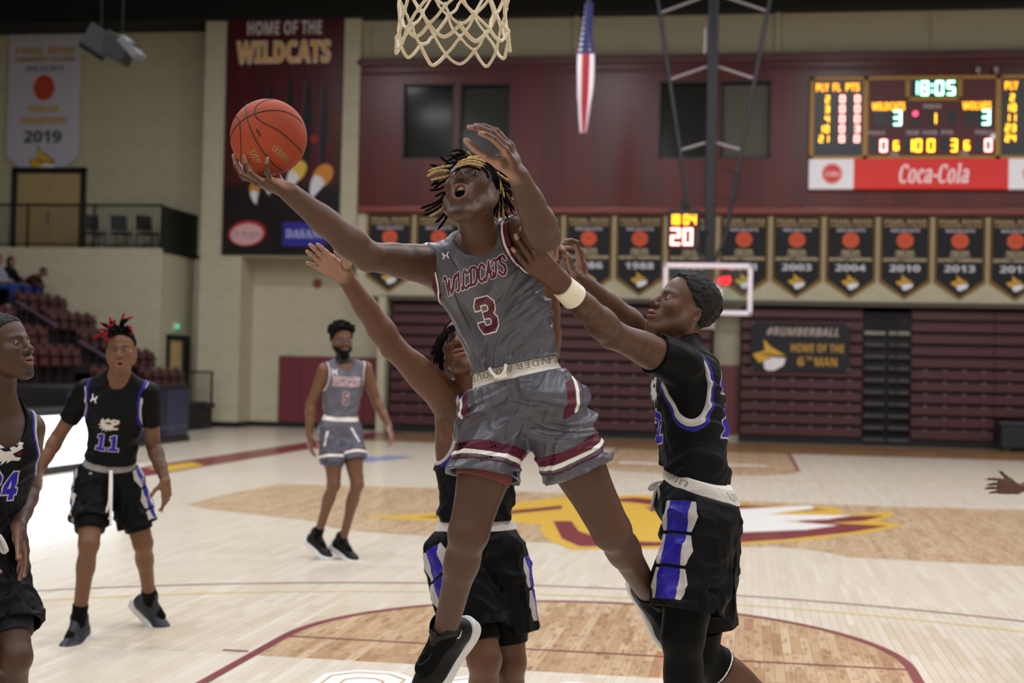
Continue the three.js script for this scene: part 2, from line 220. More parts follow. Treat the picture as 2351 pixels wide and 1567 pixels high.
{ const a = base('fire_alarm', 'round dull red alarm bell on the beige wall below the tall poster', 'fire alarm', null, V(-10.5, 3.88, -34.2)); const g = new THREE.CylinderGeometry(0.11, 0.12, 0.07, 24); g.rotateX(PI / 2); g.translate(0, 0, 0.05); part(a, 'bell', g, M(0x7c3026, 0.45)); part(a, 'back_box', rbox(-0.06, 0.06, -0.06, 0.06, 0, 0.03, 0.01), M(0x7c3026, 0.5)); }
// balcony guard with balusters; the return is a solid black panel
{ const r = base('guard_rail', 'black baluster guard rail along the front edge of the balcony', 'railing', null, V(-14, 4.6, -32)); part(r, 'top_rail', rbox(-7.6, 0, 1.08, 1.14, -0.03, 0.03, 0.015), blackMetal); part(r, 'bottom_rail', rbox(-7.6, 0, 0.06, 0.1, -0.02, 0.02, 0.01), blackMetal);
  const b = bar(V(0, 0.08, 0), V(0, 1.1, 0), 0.012, 6); for (let i = 0; i < 66; i++) part(r, 'baluster', b, blackMetal).position.x = -0.04 - i * 0.115; for (let i = 0; i < 5; i++) part(r, 'post', rbox(-0.03, 0.03, 0, 1.1, -0.03, 0.03, 0.01), blackMetal).position.x = -0.03 - i * 1.85; }
{ const r = base('balcony_side_railing', 'solid black guard panel on the side of the balcony by the tall poster', 'railing', null, V(-14, 4.5, -32)); part(r, 'panel', box(-0.03, 0.03, 0.0, 1.16, -2.3, -0.03), M(0x101112, 0.55)); part(r, 'top_rail', rbox(-0.035, 0.035, 1.14, 1.2, -2.3, 0, 0.015), blackMetal); }
{ const r = base('guard_rail', 'short black baluster rail beside the tan door below the balcony', 'railing', null, V(-13.6, 0, -32.4)); part(r, 'top_rail', rbox(0, 0.9, 1.42, 1.47, -0.02, 0.02, 0.01), blackMetal); part(r, 'bottom_rail', rbox(0, 0.9, 0.62, 0.66, -0.02, 0.02, 0.01), blackMetal); const b = bar(V(0, 0.64, 0), V(0, 1.44, 0), 0.012, 6); for (let i = 0; i < 9; i++) part(r, 'baluster', b, blackMetal).position.x = 0.05 + i * 0.1; for (const x of [0.01, 0.88]) part(r, 'post', rbox(-0.025, 0.025, 0, 1.44, -0.025, 0.025, 0.01), blackMetal).position.x = x; }
{ const b = base('storage_box', 'black box on the floor in the corner by the beige pier', 'box', null, V(-13.0, 0, -32.0)); part(b, 'body', rbox(-0.42, 0.36, 0.12, 0.52, -0.3, 0.3, 0.03), M(0x161617, 0.6)); part(b, 'lid', rbox(-0.44, 0.42, 0.52, 0.66, -0.33, 0.33, 0.03), darkMat); part(b, 'foot_board', rbox(-0.42, 0.36, 0, 0.12, -0.28, 0.28, 0.02), M(0x2c2024, 0.6)); }
// three black stacking chairs on the balcony
const chairMat = M(0x15161a, 0.55);
[['leftmost', -16.3, 0.02], ['middle', -15.55, -0.06], ['rightmost', -14.8, 0.05]].forEach(([w, x, t]) => { const c = base('stacking_chair', w + ' of the three black chairs behind the balcony rail', 'chair', 'chairs on the balcony', V(x, 4.605, -32.9)); c.rotation.y = PI / 4 + t; part(c, 'seat', rbox(-0.23, 0.23, 0.42, 0.48, -0.23, 0.23, 0.025), chairMat); const bk = rbox(-0.22, 0.22, 0, 0.42, -0.02, 0.02, 0.02); bk.rotateX(-0.18); bk.translate(0, 0.55, -0.24); part(c, 'backrest', bk, chairMat); for (const [a, b] of [[-1, -1], [1, -1], [-1, 1], [1, 1]]) part(c, 'leg', bar(V(a * 0.2, 0.43, b * 0.2), V(a * 0.22, 0, b * 0.24), 0.012, 6), blackMetal); });
// ---------------------------------------------------------------- hall lamps (under the roof, out of the picture)
for (let i = 0; i < 4; i++) for (let j = 0; j < 6; j++) {
  const x = -10.5 + i * 7, z = 4.5 - j * 5.7;
  const l = base('ceiling_lamp', 'square white lamp hung under the dark ceiling', 'lamp', 'hall lamps', V(x, 11.0, z));
  part(l, 'housing', rbox(-0.66, 0.66, 0, 0.14, -0.66, 0.66, 0.03), M(0x8a8a8a, 0.5)); part(l, 'stem', bar(V(0, 0.1, 0), V(0, 1.42, 0), 0.02, 6), blackMetal);
  part(l, 'lamp_diffuser', box(-0.6, 0.6, -0.012, 0, -0.6, 0.6), M(0xffffff, 0.5, { emissive: LAMP_COLOR, emissiveIntensity: 4 }));
  const a = new THREE.RectAreaLight(LAMP_COLOR, LAMP_I, 1.2, 1.2); a.position.set(0, -0.03, 0); a.rotation.x = -PI / 2; l.add(a);
}
// ---------------------------------------------------------------- championship banners
function wildcat(c, x, y, s, dark) { // the small emblem: gold head over white streaks
  const P = (l, col) => { c.fillStyle = col; c.beginPath(); l.forEach(([a, b], i) => (i ? c.lineTo(x + a * s, y + b * s) : c.moveTo(x + a * s, y + b * s))); c.closePath(); c.fill(); };
  P([[-0.5, -0.02], [-0.15, -0.12], [-0.2, -0.5], [0.05, -0.25], [0.5, 0], [0.45, 0.12], [0.1, 0.05], [-0.1, 0.4], [-0.3, 0.3]], dark ? '#2a2418' : '#6a5a20');
  P([[-0.46, 0], [-0.12, -0.1], [-0.16, -0.42], [0.04, -0.21], [0.44, 0.02], [0.1, 0.03], [-0.1, 0.16], [-0.28, 0.24]], '#d8a838');
  P([[-0.16, 0.2], [0.1, 0.08], [0.46, 0.1], [0.4, 0.3], [0.2, 0.42], [0.02, 0.5], [-0.12, 0.4]], '#e9e6ea');
  P([[-0.3, 0.02], [-0.02, -0.04], [0.2, 0.0], [-0.05, 0.04]], '#7a6120');
}
function flatBall(c, x, y, r, col) { c.fillStyle = col; c.beginPath(); c.arc(x, y, r, 0, 7); c.fill(); c.strokeStyle = '#8a3018'; c.lineWidth = r * 0.05; c.beginPath(); c.moveTo(x - r, y); c.lineTo(x + r, y); c.moveTo(x, y - r); c.lineTo(x, y + r); c.stroke(); c.beginPath(); c.arc(x - r * 1.15, y, r * 0.85, -0.9, 0.9); c.stroke(); c.beginPath(); c.arc(x + r * 1.15, y, r * 0.85, 2.24, 4.04); c.stroke(); }
function fitText(c, s, x, y, w, font, col, stroke) { c.font = font; c.textAlign = 'center'; c.textBaseline = 'middle'; const m = c.measureText(s).width; c.save(); c.translate(x, y); c.scale(w / m, 1); if (stroke) { c.lineWidth = stroke[1]; c.strokeStyle = stroke[0]; c.strokeText(s, 0, 0); } c.fillStyle = col; c.fillText(s, 0, 0); c.restore(); }
const goldCloth = M(0x7c5f24, 0.7), BW = 1.235, BH = 2.05, BP = 0.42;
const pennant = (w, h, p) => [[-w / 2, 0], [w / 2, 0], [w / 2, -(h - p)], [0, -h], [-w / 2, -(h - p)]];
const bodyGeo = planarUV(plate(pennant(BW - 0.07, BH - 0.06, BP), 0.012, 0.003), -BW / 2, BW / 2, -BH, 0);
const frameGeo = (() => { const s = shape(pennant(BW, BH, BP)); s.holes.push(new THREE.Path(pennant(BW - 0.12, BH - 0.1, BP).map(([x, y]) => new THREE.Vector2(x, y - 0.03)))); return new THREE.ExtrudeGeometry(s, { depth: 0.02, bevelEnabled: false }); })();
const rodGeo = (() => { const g = new THREE.CylinderGeometry(0.018, 0.018, BW + 0.06, 8); g.rotateZ(PI / 2); g.translate(0, 0, 0.01); return g; })();
const years = ['1974', '1979', '1982', '1983', '1986', '1988', '1999', '2001', '2003', '2004', '2010', '2013', '2015'];
const bannerNames = ['black and gold pennant at the left end of the row, over the green exit sign', 'second black and gold pennant from the left end of the row', 'third black and gold pennant from the left end, by the dreadlocks of the leaping player', 'fourth black and gold pennant from the left end, behind the leaping player', 'black and gold pennant behind the raised elbow of the leaping player', 'second black and gold pennant to the left of the shot clock', 'first black and gold pennant to the left of the shot clock', 'black and gold pennant behind the glass backboard and its roof mast', 'black and gold pennant reading 2003, first right of the far backboard', 'black and gold pennant reading 2004 below the left end of the scoreboard', 'black and gold pennant reading 2010 below the lit clock of the scoreboard', 'black and gold pennant reading 2013, second from the right edge', 'black and gold pennant reading 2015, last at the right edge'];
for (let n = -7; n <= 5; n++) {
  const i = n + 7, yr = ['1974', '1979', '1982', '1983', '1986', '1988', '1999', '2001', '2003', '2004', '2010', '2013', '2015'][i];
  const t = canvasTex(512, 905, (c, w, h) => {
    c.fillStyle = '#14151b'; c.fillRect(0, 0, w, h);
    fitText(c, 'PEARL RIVER', w / 2, 62, 420, 'bold 54px sans-serif', '#c6a872'); fitText(c, 'COMMUNITY COLLEGE', w / 2, 108, 420, 'bold 40px sans-serif', '#c6a872');
    fitText(c, 'WILDCATS', w / 2, 160, 290, 'bold 46px sans-serif', '#cfcad8'); flatBall(c, w / 2, 268, 84, '#d65a38');
    fitText(c, 'NJCAA', w / 2, 392, 180, 'bold 44px sans-serif', '#d9c7a0'); fitText(c, 'TOURNAMENT', w / 2, 432, 200, 'bold 34px sans-serif', '#d9c7a0'); fitText(c, 'DISTRICT CHAMPIONS', w / 2, 478, 430, 'bold 50px sans-serif', '#d9c7a0');
    fitText(c, yr, w / 2, 570, 310, 'bold 96px sans-serif', '#d4d4de', ['#5a5a68', 6]); wildcat(c, w / 2, 715, 190, true);
  });
  const b = base('championship_banner', bannerNames[i], 'banner', 'black and gold championship banners', V(0.775 + 1.3 * n, 5.66, -33.34));
  part(b, 'cloth', bodyGeo, M(0xffffff, 0.75, { map: t })); part(b, 'border', frameGeo, goldCloth); part(b, 'rod', rodGeo, blackMetal);
}
{ const w = 2.15, h = 4.2, t = canvasTex(640, 1104, (c, W0, H0) => { c.fillStyle = '#b6b6c6'; c.fillRect(0, 0, W0, H0); c.fillStyle = '#b9a67c'; c.fillRect(0, 30, W0, 10); for (let i = 0; i < 5; i++) { c.fillStyle = `rgba(190,190,215,${0.2 + 0.2 * rnd()})`; c.fillRect(30 + i * 130 + rnd() * 40, 0, 30, H0); }
  fitText(c, 'PEARL RIVER', W0 / 2, 120, 540, 'bold 66px sans-serif', '#c09a4a', ['#6a5428', 5]); fitText(c, 'COMMUNITY COLLEGE', W0 / 2, 182, 540, 'bold 44px sans-serif', '#b08a48', ['#6a5428', 4]); fitText(c, 'WILDCATS', W0 / 2, 250, 340, 'bold 54px sans-serif', '#3a3a44'); flatBall(c, W0 / 2, 392, 94, '#b8401e');
  fitText(c, 'REGION', W0 / 2, 548, 270, 'bold 66px sans-serif', '#c8a040', ['#8a6a28', 5]); fitText(c, 'CHAMPIONS', W0 / 2, 634, 430, 'bold 70px sans-serif', '#c8a040', ['#8a6a28', 5]); fitText(c, '2019', W0 / 2, 752, 340, 'bold 118px sans-serif', '#3c3c46', ['#8c8c98', 8]); wildcat(c, W0 / 2, 930, 240, false); });
  const b = base('championship_banner', 'large white pennant banner reading 2019 above the tan balcony door', 'banner', null, V(-18.58, 10.74, -34.27)); part(b, 'cloth', planarUV(plate(pennant(w, h, 0.8), 0.015, 0.004), -w / 2, w / 2, -h, 0), M(0xffffff, 0.8, { map: t })); const r = new THREE.CylinderGeometry(0.02, 0.02, w + 0.1, 8); r.rotateZ(PI / 2); part(b, 'rod', r, steel); const s = shape(pennant(w + 0.1, h + 0.08, 0.8)); s.holes.push(new THREE.Path(pennant(w, h, 0.8).map(([x, y]) => new THREE.Vector2(x, y - 0.02)))); part(b, 'border', new THREE.ExtrudeGeometry(s, { depth: 0.01, bevelEnabled: false }), M(0xa8a07c, 0.8)); }
// ---------------------------------------------------------------- tall poster
{ const t = canvasTex(960, 1980, (c, w, h) => {
    const g = '#4a1218'; c.fillStyle = g; c.fillRect(0, 0, w, h);
    for (let i = 0; i < 420; i++) { const x = rnd() * w, y = 300 + rnd() * 1000, L = 80 + rnd() * 420; c.fillStyle = `rgba(${rnd() < 0.5 ? '20,8,12' : '140,28,34'},${rnd() * 0.14})`; c.beginPath(); c.moveTo(x, y); c.lineTo(x + 14 + rnd() * 26, y); c.lineTo(x - 30, y + L); c.fill(); }
    c.fillStyle = '#150a0d'; c.fillRect(0, 1660, w, 320);
    for (let i = 0; i < 90; i++) { c.fillStyle = `rgba(12,6,9,${0.08})`; c.fillRect(0, 1400 + i * 3, w, 300); }
    // claw marks
    for (const [x, y, L, k] of [[500, 560, 620, 30], [650, 560, 900, 46], [790, 600, 780, 36], [330, 640, 380, 24]]) { c.fillStyle = '#10131a'; c.beginPath(); c.moveTo(x + 40, y); c.quadraticCurveTo(x + 60 + k, y + L * 0.4, x - 20 + k, y + L); c.quadraticCurveTo(x - k * 0.6, y + L * 0.5, x + 20, y); c.fill(); c.strokeStyle = 'rgba(110,110,130,.5)'; c.lineWidth = 7; c.beginPath(); c.moveTo(x + 20, y); c.quadraticCurveTo(x - k * 0.6, y + L * 0.5, x - 20 + k, y + L); c.stroke(); }
    c.fillStyle = 'rgba(220,40,40,.55)'; c.beginPath(); c.arc(745, 1052, 34, 0, 7); c.fill();
    const claw = (x, y, s, a, top) => { c.save(); c.translate(x, y); c.rotate(a); c.scale(s, s); c.fillStyle = top; c.beginPath(); c.moveTo(-44, 0); c.quadraticCurveTo(-48, -78, 6, -84); c.quadraticCurveTo(60, -78, 46, 10); c.quadraticCurveTo(0, 44, -44, 0); c.fill(); c.fillStyle = '#e2e0e6'; c.beginPath(); c.moveTo(-36, 6); c.quadraticCurveTo(4, -30, 38, 14); c.quadraticCurveTo(26, 80, 24, 110); c.quadraticCurveTo(-30, 70, -36, 6); c.fill(); c.restore(); };
    claw(250, 1475, 0.95, 0.0, '#c88a30'); claw(370, 1405, 0.9, 0.1, '#20181a'); claw(590, 1330, 1.45, 0.55, '#e0bc50'); claw(800, 1370, 1.6, 0.6, '#d08a38');
    fitText(c, 'HOME OF THE', 470, 155, 640, 'bold 150px sans-serif', '#d8d2d4', ['#5a5a60', 6]); fitText(c, 'WILDCATS', 470, 350, 790, 'bold 230px sans-serif', '#d8a63c', ['#e8e0e0', 18]); fitText(c, 'WILDCATS', 470, 350, 790, 'bold 230px sans-serif', '#d8a63c');
    c.fillStyle = '#a82630'; c.beginPath(); c.ellipse(200, 1810, 160, 104, -0.1, 0, 7); c.fill(); c.fillStyle = '#d8a8ac'; c.beginPath(); c.ellipse(196, 1818, 138, 86, -0.1, 0, 7); c.fill(); fitText(c, 'Dr Pepper', 198, 1818, 236, 'italic bold 92px serif', '#8a1c28', ['#f0e4e6', 8]);
    c.fillStyle = '#2c2c96'; c.fillRect(500, 1720, 360, 190); fitText(c, 'DASANI', 680, 1812, 310, 'bold 92px serif', '#c9c9ee'); });
  const b = base('wall_poster', 'tall maroon vinyl poster with claws, lettering and two drink logos', 'poster', null, V(-11.24, 4.54, -33.2)); part(b, 'print', planarUV(box(-1.56, 1.56, 0.02, 6.5, 0, 0.03), -1.56, 1.56, 0.02, 6.5), M(0xffffff, 0.3, { map: t, clearcoat: 0.6, clearcoatRoughness: 0.08 })); part(b, 'rim', merge([box(-1.6, 1.6, 0, 0.03, 0, 0.05), box(-1.6, -1.56, 0, 6.52, 0, 0.05), box(1.56, 1.6, 0, 6.52, 0, 0.05), box(-1.6, 1.6, 6.49, 6.52, 0, 0.05)]), darkMat); }
// ---------------------------------------------------------------- scoreboard
{ const S = base('scoreboard', 'wide lit scoreboard with gold frames and a red cola panel on the red press box', 'scoreboard', null, V(0, 0, -33.3));
  part(S, 'cabinet', rbox(2.32, 8.96, 7.05, 9.04, 0, 0.2, 0.03), M(0x541019, 0.45, { clearcoat: 0.3 }));
  const gold = M(0xb0821e, 0.4);
  const L = (x0, x1, y0, y1) => box(x0, x1, y0, y1, 0.19, 0.235);
  part(S, 'gold_frame', merge([L(2.32, 8.96, 8.97, 9.05), L(2.32, 8.96, 7.03, 7.1), L(2.32, 2.42, 7.03, 9.05), L(3.6, 3.72, 7.03, 9.05), L(6.72, 6.84, 7.03, 9.05), L(8.86, 8.96, 7.03, 9.05), L(4.6, 4.7, 8.47, 9.0), L(5.83, 5.93, 8.47, 9.0), L(4.6, 5.93, 8.45, 8.53)]), gold);
  const slot = M(0x17171b, 0.35); for (const g of [L(2.42, 3.6, 7.1, 8.97), L(6.84, 8.86, 7.1, 8.97), L(4.7, 5.83, 8.53, 8.97)]) part(S, 'digit_panel', g.translate(0, 0, -0.025), slot);
  const wins = []; for (const [x0, x1, y0, y1] of [[3.86, 4.5, 7.83, 8.22], [4.74, 4.92, 7.83, 8.2], [5.16, 5.4, 7.83, 8.18], [5.62, 5.8, 7.83, 8.22], [6.0, 6.6, 7.83, 8.22], [3.78, 4.2, 7.2, 7.52], [4.58, 5.0, 7.18, 7.54], [5.44, 5.84, 7.2, 7.52], [6.26, 6.68, 7.2, 7.52], [3.76, 4.66, 8.2, 8.42], [5.9, 6.7, 8.2, 8.42]]) wins.push(box(x0, x1, y0, y1, 0.19, 0.215)); for (const g of wins) part(S, 'digit_window', g, slot);
  const E = (c, k) => M(0x332211, 0.5, { emissive: c, emissiveIntensity: k }), amber = E(0xff9a12, 1.5), red = E(0xff9c94, 2.4), green = E(0x98ffd0, 2.6), amber2 = E(0xffb01c, 2.2), white = M(0xbfbfc6, 0.5), dot = E(0xff3a60, 1.6);
  const SEG = { a: [-0.42, 0.42, 0.89, 1], g: [-0.42, 0.42, 0.445, 0.555], d: [-0.42, 0.42, 0, 0.11], f: [-0.46, -0.27, 0.52, 0.97], b: [0.27, 0.46, 0.52, 0.97], e: [-0.46, -0.27, 0.03, 0.48], c: [0.27, 0.46, 0.03, 0.48] }, ON = { 0: 'abcdef', 1: 'bc', 2: 'abged', 3: 'abgcd', 4: 'fgbc', 5: 'afgcd', 6: 'afgedc', 7: 'abc', 8: 'abcdefg', 9: 'abcdfg' };
  const digit = (d, x, y, w, h) => merge([...ON[d]].map((k) => { const [a, b, e, f] = SEG[k]; return box(x + a * w, x + b * w, y + e * h, y + f * h, 0.215, 0.235); }));
  const digits = (s, x, y, w, h, step, m) => [...s].forEach((d, i) => part(S, 'lit_digit', digit(d, x + i * step, y, w, h), m));
  digits('1', 4.83, 8.6, 0.13, 0.32, 0.2, green); digits('8', 5.05, 8.58, 0.2, 0.34, 0.2, green); digits('0', 5.4, 8.58, 0.2, 0.34, 0.2, green); digits('5', 5.67, 8.58, 0.2, 0.34, 0.2, green); part(S, 'lit_colon', merge([box(5.21, 5.25, 8.65, 8.7, 0.215, 0.235), box(5.21, 5.25, 8.8, 8.85, 0.215, 0.235)]), green);
  digits('3', 4.42, 7.85, 0.2, 0.36, 0.2, green); digits('3', 6.5, 7.85, 0.2, 0.36, 0.2, green); digits('1', 5.28, 7.88, 0.12, 0.26, 0.2, amber2); part(S, 'lit_dot', (() => { const g = new THREE.CylinderGeometry(0.06, 0.06, 0.02, 16); g.rotateX(PI / 2); g.translate(4.84, 8.13, 0.225); return g; })(), dot);
  digits('0', 4.1, 7.2, 0.18, 0.3, 0.2, red); digits('0', 6.56, 7.2, 0.18, 0.3, 0.2, red); digits('6', 4.4, 7.24, 0.13, 0.22, 0.2, amber2); digits('6', 6.06, 7.24, 0.13, 0.22, 0.2, amber2); digits('10', 4.72, 7.2, 0.17, 0.3, 0.2, amber2); digits('0', 5.22, 7.2, 0.18, 0.3, 0.2, amber2); digits('3', 5.76, 7.2, 0.16, 0.3, 0.2, amber2);
  part(S, 'lit_lettering', textGeo('WILDCATS', 4.2, 8.22, 0.215, 0.19, 0.78), amber); part(S, 'lit_lettering', textGeo('WOLVES', 6.28, 8.22, 0.215, 0.19, 0.66), amber); part(S, 'lit_lettering', textGeo('PLY', 2.62, 8.7, 0.215, 0.19, 0.3), amber); part(S, 'lit_lettering', textGeo('FL', 2.96, 8.7, 0.215, 0.19, 0.18), amber); part(S, 'lit_lettering', textGeo('PTS', 3.34, 8.7, 0.215, 0.19, 0.32), amber); part(S, 'lit_lettering', textGeo('PLY', 7.08, 8.7, 0.215, 0.19, 0.3), amber); part(S, 'lit_lettering', textGeo('FL', 7.5, 8.7, 0.215, 0.19, 0.18), amber);
  [['2', 'r'], ['3', 'r'], ['4', 'r'], ['10', 'l'], ['21', 'l']].forEach(([s], i) => { const y = 8.42 - i * 0.245; digits(s, s.length > 1 ? 2.6 : 2.74, y, 0.1, 0.165, 0.14, amber2); digits('0', 3.1, y, 0.13, 0.17, 0.1, red); digits(i === 3 ? '3' : '0', 3.46, y, 0.13, 0.17, 0.1, red); });
  ['2', '10', '11', '23', '24'].forEach((s, i) => digits(s, s.length > 1 ? 7.0 : 7.1, 8.42 - i * 0.245, 0.1, 0.165, 0.14, amber2));
  [['PERIOD', 5.24, 8.26, 0.42], ['FOULS', 3.92, 7.62, 0.4], ['TEAM', 4.78, 7.62, 0.3], ['PLAYER', 5.2, 7.62, 0.34], ['PTS', 5.6, 7.62, 0.26], ['FOULS', 6.46, 7.62, 0.4], ['TOL', 4.36, 7.1, 0.22], ['TOL', 6.0, 7.1, 0.22]].forEach(([s, x, y, w]) => part(S, 'lettering', textGeo(s, x, y, 0.2, 0.1, w, 0.006), white));
  const ad = canvasTex(1660, 180, (c, w, h) => { c.fillStyle = '#d92e2c'; c.fillRect(0, 0, w, h); c.fillStyle = '#eceaf0'; c.fillRect(0, 0, 270, h); c.fillRect(1180, 0, 300, h); for (const x of [140, 1325]) { c.fillStyle = '#d23a3c'; c.beginPath(); c.arc(x, 90, 62, 0, 7); c.fill(); c.strokeStyle = '#e8aaa8'; c.lineWidth = 7; c.beginPath(); c.arc(x, 90, 56, 0, 7); c.stroke(); fitText(c, 'Coke', x, 90, 84, 'italic bold 46px serif', '#f0dada'); } fitText(c, 'Coca-Cola', 740, 92, 420, 'italic bold 150px serif', '#f4e6e8'); });
  part(S, 'advert_panel', planarUV(rbox(2.32, 8.96, 6.29, 7.04, 0, 0.22, 0.02), 2.32, 8.96, 6.29, 7.04), M(0xffffff, 0.55, { map: ad, emissive: 0xffffff, emissiveMap: ad, emissiveIntensity: 0.06 }));
  const l = new THREE.RectAreaLight(0xff8866, 0.3, 4, 0.7); l.position.set(5, 6.7, 0.3); l.rotation.y = PI; S.add(l); }
{ const b = base('floodlight', 'pair of small silver brackets on the press box above the scoreboard', 'bracket', null, V(6.3, 9.12, -33.19)); for (const x of [0, 0.42]) part(b, 'bracket', merge([rbox(x - 0.05, x + 0.05, 0, 0.14, 0, 0.1, 0.02), bar(V(x, 0.02, 0.08), V(x + 0.03, -0.06, 0.14), 0.02, 6)]), M(0x9c969c, 0.4)); }
// ---------------------------------------------------------------- far basket, hung from the roof
{ const G = base('basketball_goal', 'far glass backboard in a white frame hung on a black roof mast', 'basketball goal', null, V(0.06, 0, -27.43));
  part(G, 'backboard_glass', box(-0.86, 0.86, 2.95, 3.92, -0.01, 0.01), new THREE.MeshPhysicalMaterial({ color: 0xf4fbf8, roughness: 0.06, transmission: 1, thickness: 0, ior: 1.45 }));
  const wf = M(0xd9d3dc, 0.45); part(G, 'backboard_frame', merge([rbox(-0.93, 0.93, 3.88, 3.99, -0.04, 0.04, 0.03), rbox(-0.93, 0.93, 2.9, 3.0, -0.04, 0.04, 0.03), rbox(-0.93, -0.83, 2.9, 3.99, -0.04, 0.04, 0.03), rbox(0.83, 0.93, 2.9, 3.99, -0.04, 0.04, 0.03)]), wf);
  part(G, 'target_square', merge([box(-0.3, 0.3, 3.47, 3.52, 0.01, 0.02), box(-0.3, -0.25, 3.06, 3.52, 0.01, 0.02), box(0.25, 0.3, 3.06, 3.52, 0.01, 0.02)]), wf);
  const ringG = new THREE.TorusGeometry(0.235, 0.011, 8, 32); ringG.rotateX(PI / 2); ringG.translate(0, 3.05, 0.39); part(G, 'rim', merge([ringG, box(-0.05, 0.05, 2.98, 3.06, 0.0, 0.17)]), M(0xc24a20, 0.4));
  const net = []; for (let i = 0; i < 12; i++) for (const s of [-1, 1]) { const p = []; for (let k = 0; k <= 6; k++) { const a = i * PI / 6 + s * k * PI / 12, r = 0.235 - 0.09 * Math.sin(k / 6 * 1.3); p.push(V(r * Math.cos(a), 3.05 - k * 0.075, 0.39 + r * Math.sin(a))); } net.push(tube(p, 0.006, 10, 4)); } part(G, 'net', merge(net), M(0xd8d2c8, 0.8));
  part(G, 'mast', merge([rbox(-0.1, 0.12, 3.3, 12.3, -0.32, -0.12, 0.03)]), M(0x202226, 0.45, { metalness: 0.3 }));
  part(G, 'hanger', merge([bar(V(-0.35, 4.6, -0.2), V(-1.62, 12.3, -0.5), 0.045, 8), bar(V(0.35, 4.6, -0.2), V(1.62, 12.3, -0.5), 0.045, 8), bar(V(-0.35, 4.6, -0.2), V(-0.1, 3.95, -0.1), 0.04, 8), bar(V(0.35, 4.6, -0.2), V(0.1, 3.95, -0.1), 0.04, 8)]), M(0x2a2b2e, 0.45, { metalness: 0.3 }));
  const pale = M(0x8d868a, 0.4, { metalness: 0.2 }), hx = (y) => 0.35 + (y - 4.6) / 7.7 * 1.27;
  for (const [y0, y1] of [[6.42, 6.56], [7.93, 8.18], [9.36, 9.7], [11.0, 11.4]]) for (const s of [-1, 1]) part(G, 'strut', bar(V(s * (hx(y0) - 0.04), y0, -0.28), V(s * 0.1, y1, -0.22), 0.03, 8), pale);
  part(G, 'cable_tube', bar(V(-0.16, 8.45, -0.2), V(-0.15, 8.98, -0.2), 0.035, 8), pale); part(G, 'cable', tube([V(0.2, 5.4, -0.05), V(0.5, 5.3, 0.0), V(0.6, 5.8, -0.05), V(0.3, 6.0, -0.1)], 0.015, 20, 5), blackMat); }
{ const C = base('shot_clock', 'black shot clock above the far backboard showing amber time and red 20', 'shot clock', null, V(-0.47, 4.3, -27.35)); part(C, 'housing', rbox(-0.34, 0.36, -0.02, 0.82, -0.25, -0.02, 0.03), M(0x121214, 0.5)); part(C, 'bracket', merge([rbox(-0.06, 0.06, 0.8, 1.02, -0.2, -0.1, 0.02), rbox(0.3, 0.5, 0.3, 0.4, -0.22, -0.14, 0.02)]), blackMetal);
  const SEG = { a: [-0.5, 0.5, 0.86, 1], g: [-0.5, 0.5, 0.43, 0.57], d: [-0.5, 0.5, 0, 0.14], f: [-0.5, -0.24, 0.5, 1], b: [0.24, 0.5, 0.5, 1], e: [-0.5, -0.24, 0, 0.5], c: [0.24, 0.5, 0, 0.5] }, ON = { 0: 'abcdef', 1: 'bc', 2: 'abged', 4: 'fgbc', 8: 'abcdefg' };
  const dg = (d, x, y, w, h) => merge([...ON[d]].map((k) => { const [a, b, e, f] = SEG[k]; return box(x + a * w, x + b * w, y + e * h, y + f * h, -0.02, 0.0); }));
  const am = M(0x332211, 0.5, { emissive: 0xff9410, emissiveIntensity: 2.4 }), re = M(0x331111, 0.5, { emissive: 0xff8c80, emissiveIntensity: 3.0 });
  [['1', -0.26], ['8', -0.13], ['0', 0.06], ['4', 0.21]].forEach(([d, x]) => part(C, 'lit_digit', dg(d, x, 0.5, 0.11, 0.2), am)); part(C, 'lit_digit', dg('2', -0.16, 0.06, 0.2, 0.36), re); part(C, 'lit_digit', dg('0', 0.1, 0.06, 0.2, 0.36), re);
  const l = new THREE.PointLight(0xff6a50, 0.2, 8); l.position.set(0, 0.3, 0.1); l.castShadow = true; C.add(l); }
{ const C = base('goal_light', 'small red lamp glowing behind the glass of the far backboard', 'lamp', null, V(0.4, 3.64, -27.62)); part(C, 'lamp_housing', rbox(-0.15, 0.16, -0.1, 0.12, -0.08, 0, 0.02), blackMat); part(C, 'lamp_face', merge([...Array(7).keys()].map((i) => { const g = new THREE.SphereGeometry(0.035, 10, 8); g.translate([-0.09, 0, 0.09, -0.05, 0.06, -0.09, 0.1][i], [0.03, 0.05, 0.06, -0.04, -0.05, -0.03, 0.0][i], 0.01); return g; })), M(0x440808, 0.5, { emissive: 0xff1c28, emissiveIntensity: 1.6 })); const l = new THREE.PointLight(0xff2030, 0.3, 4); l.position.set(0, 0, 0.1); l.castShadow = true; C.add(l); }
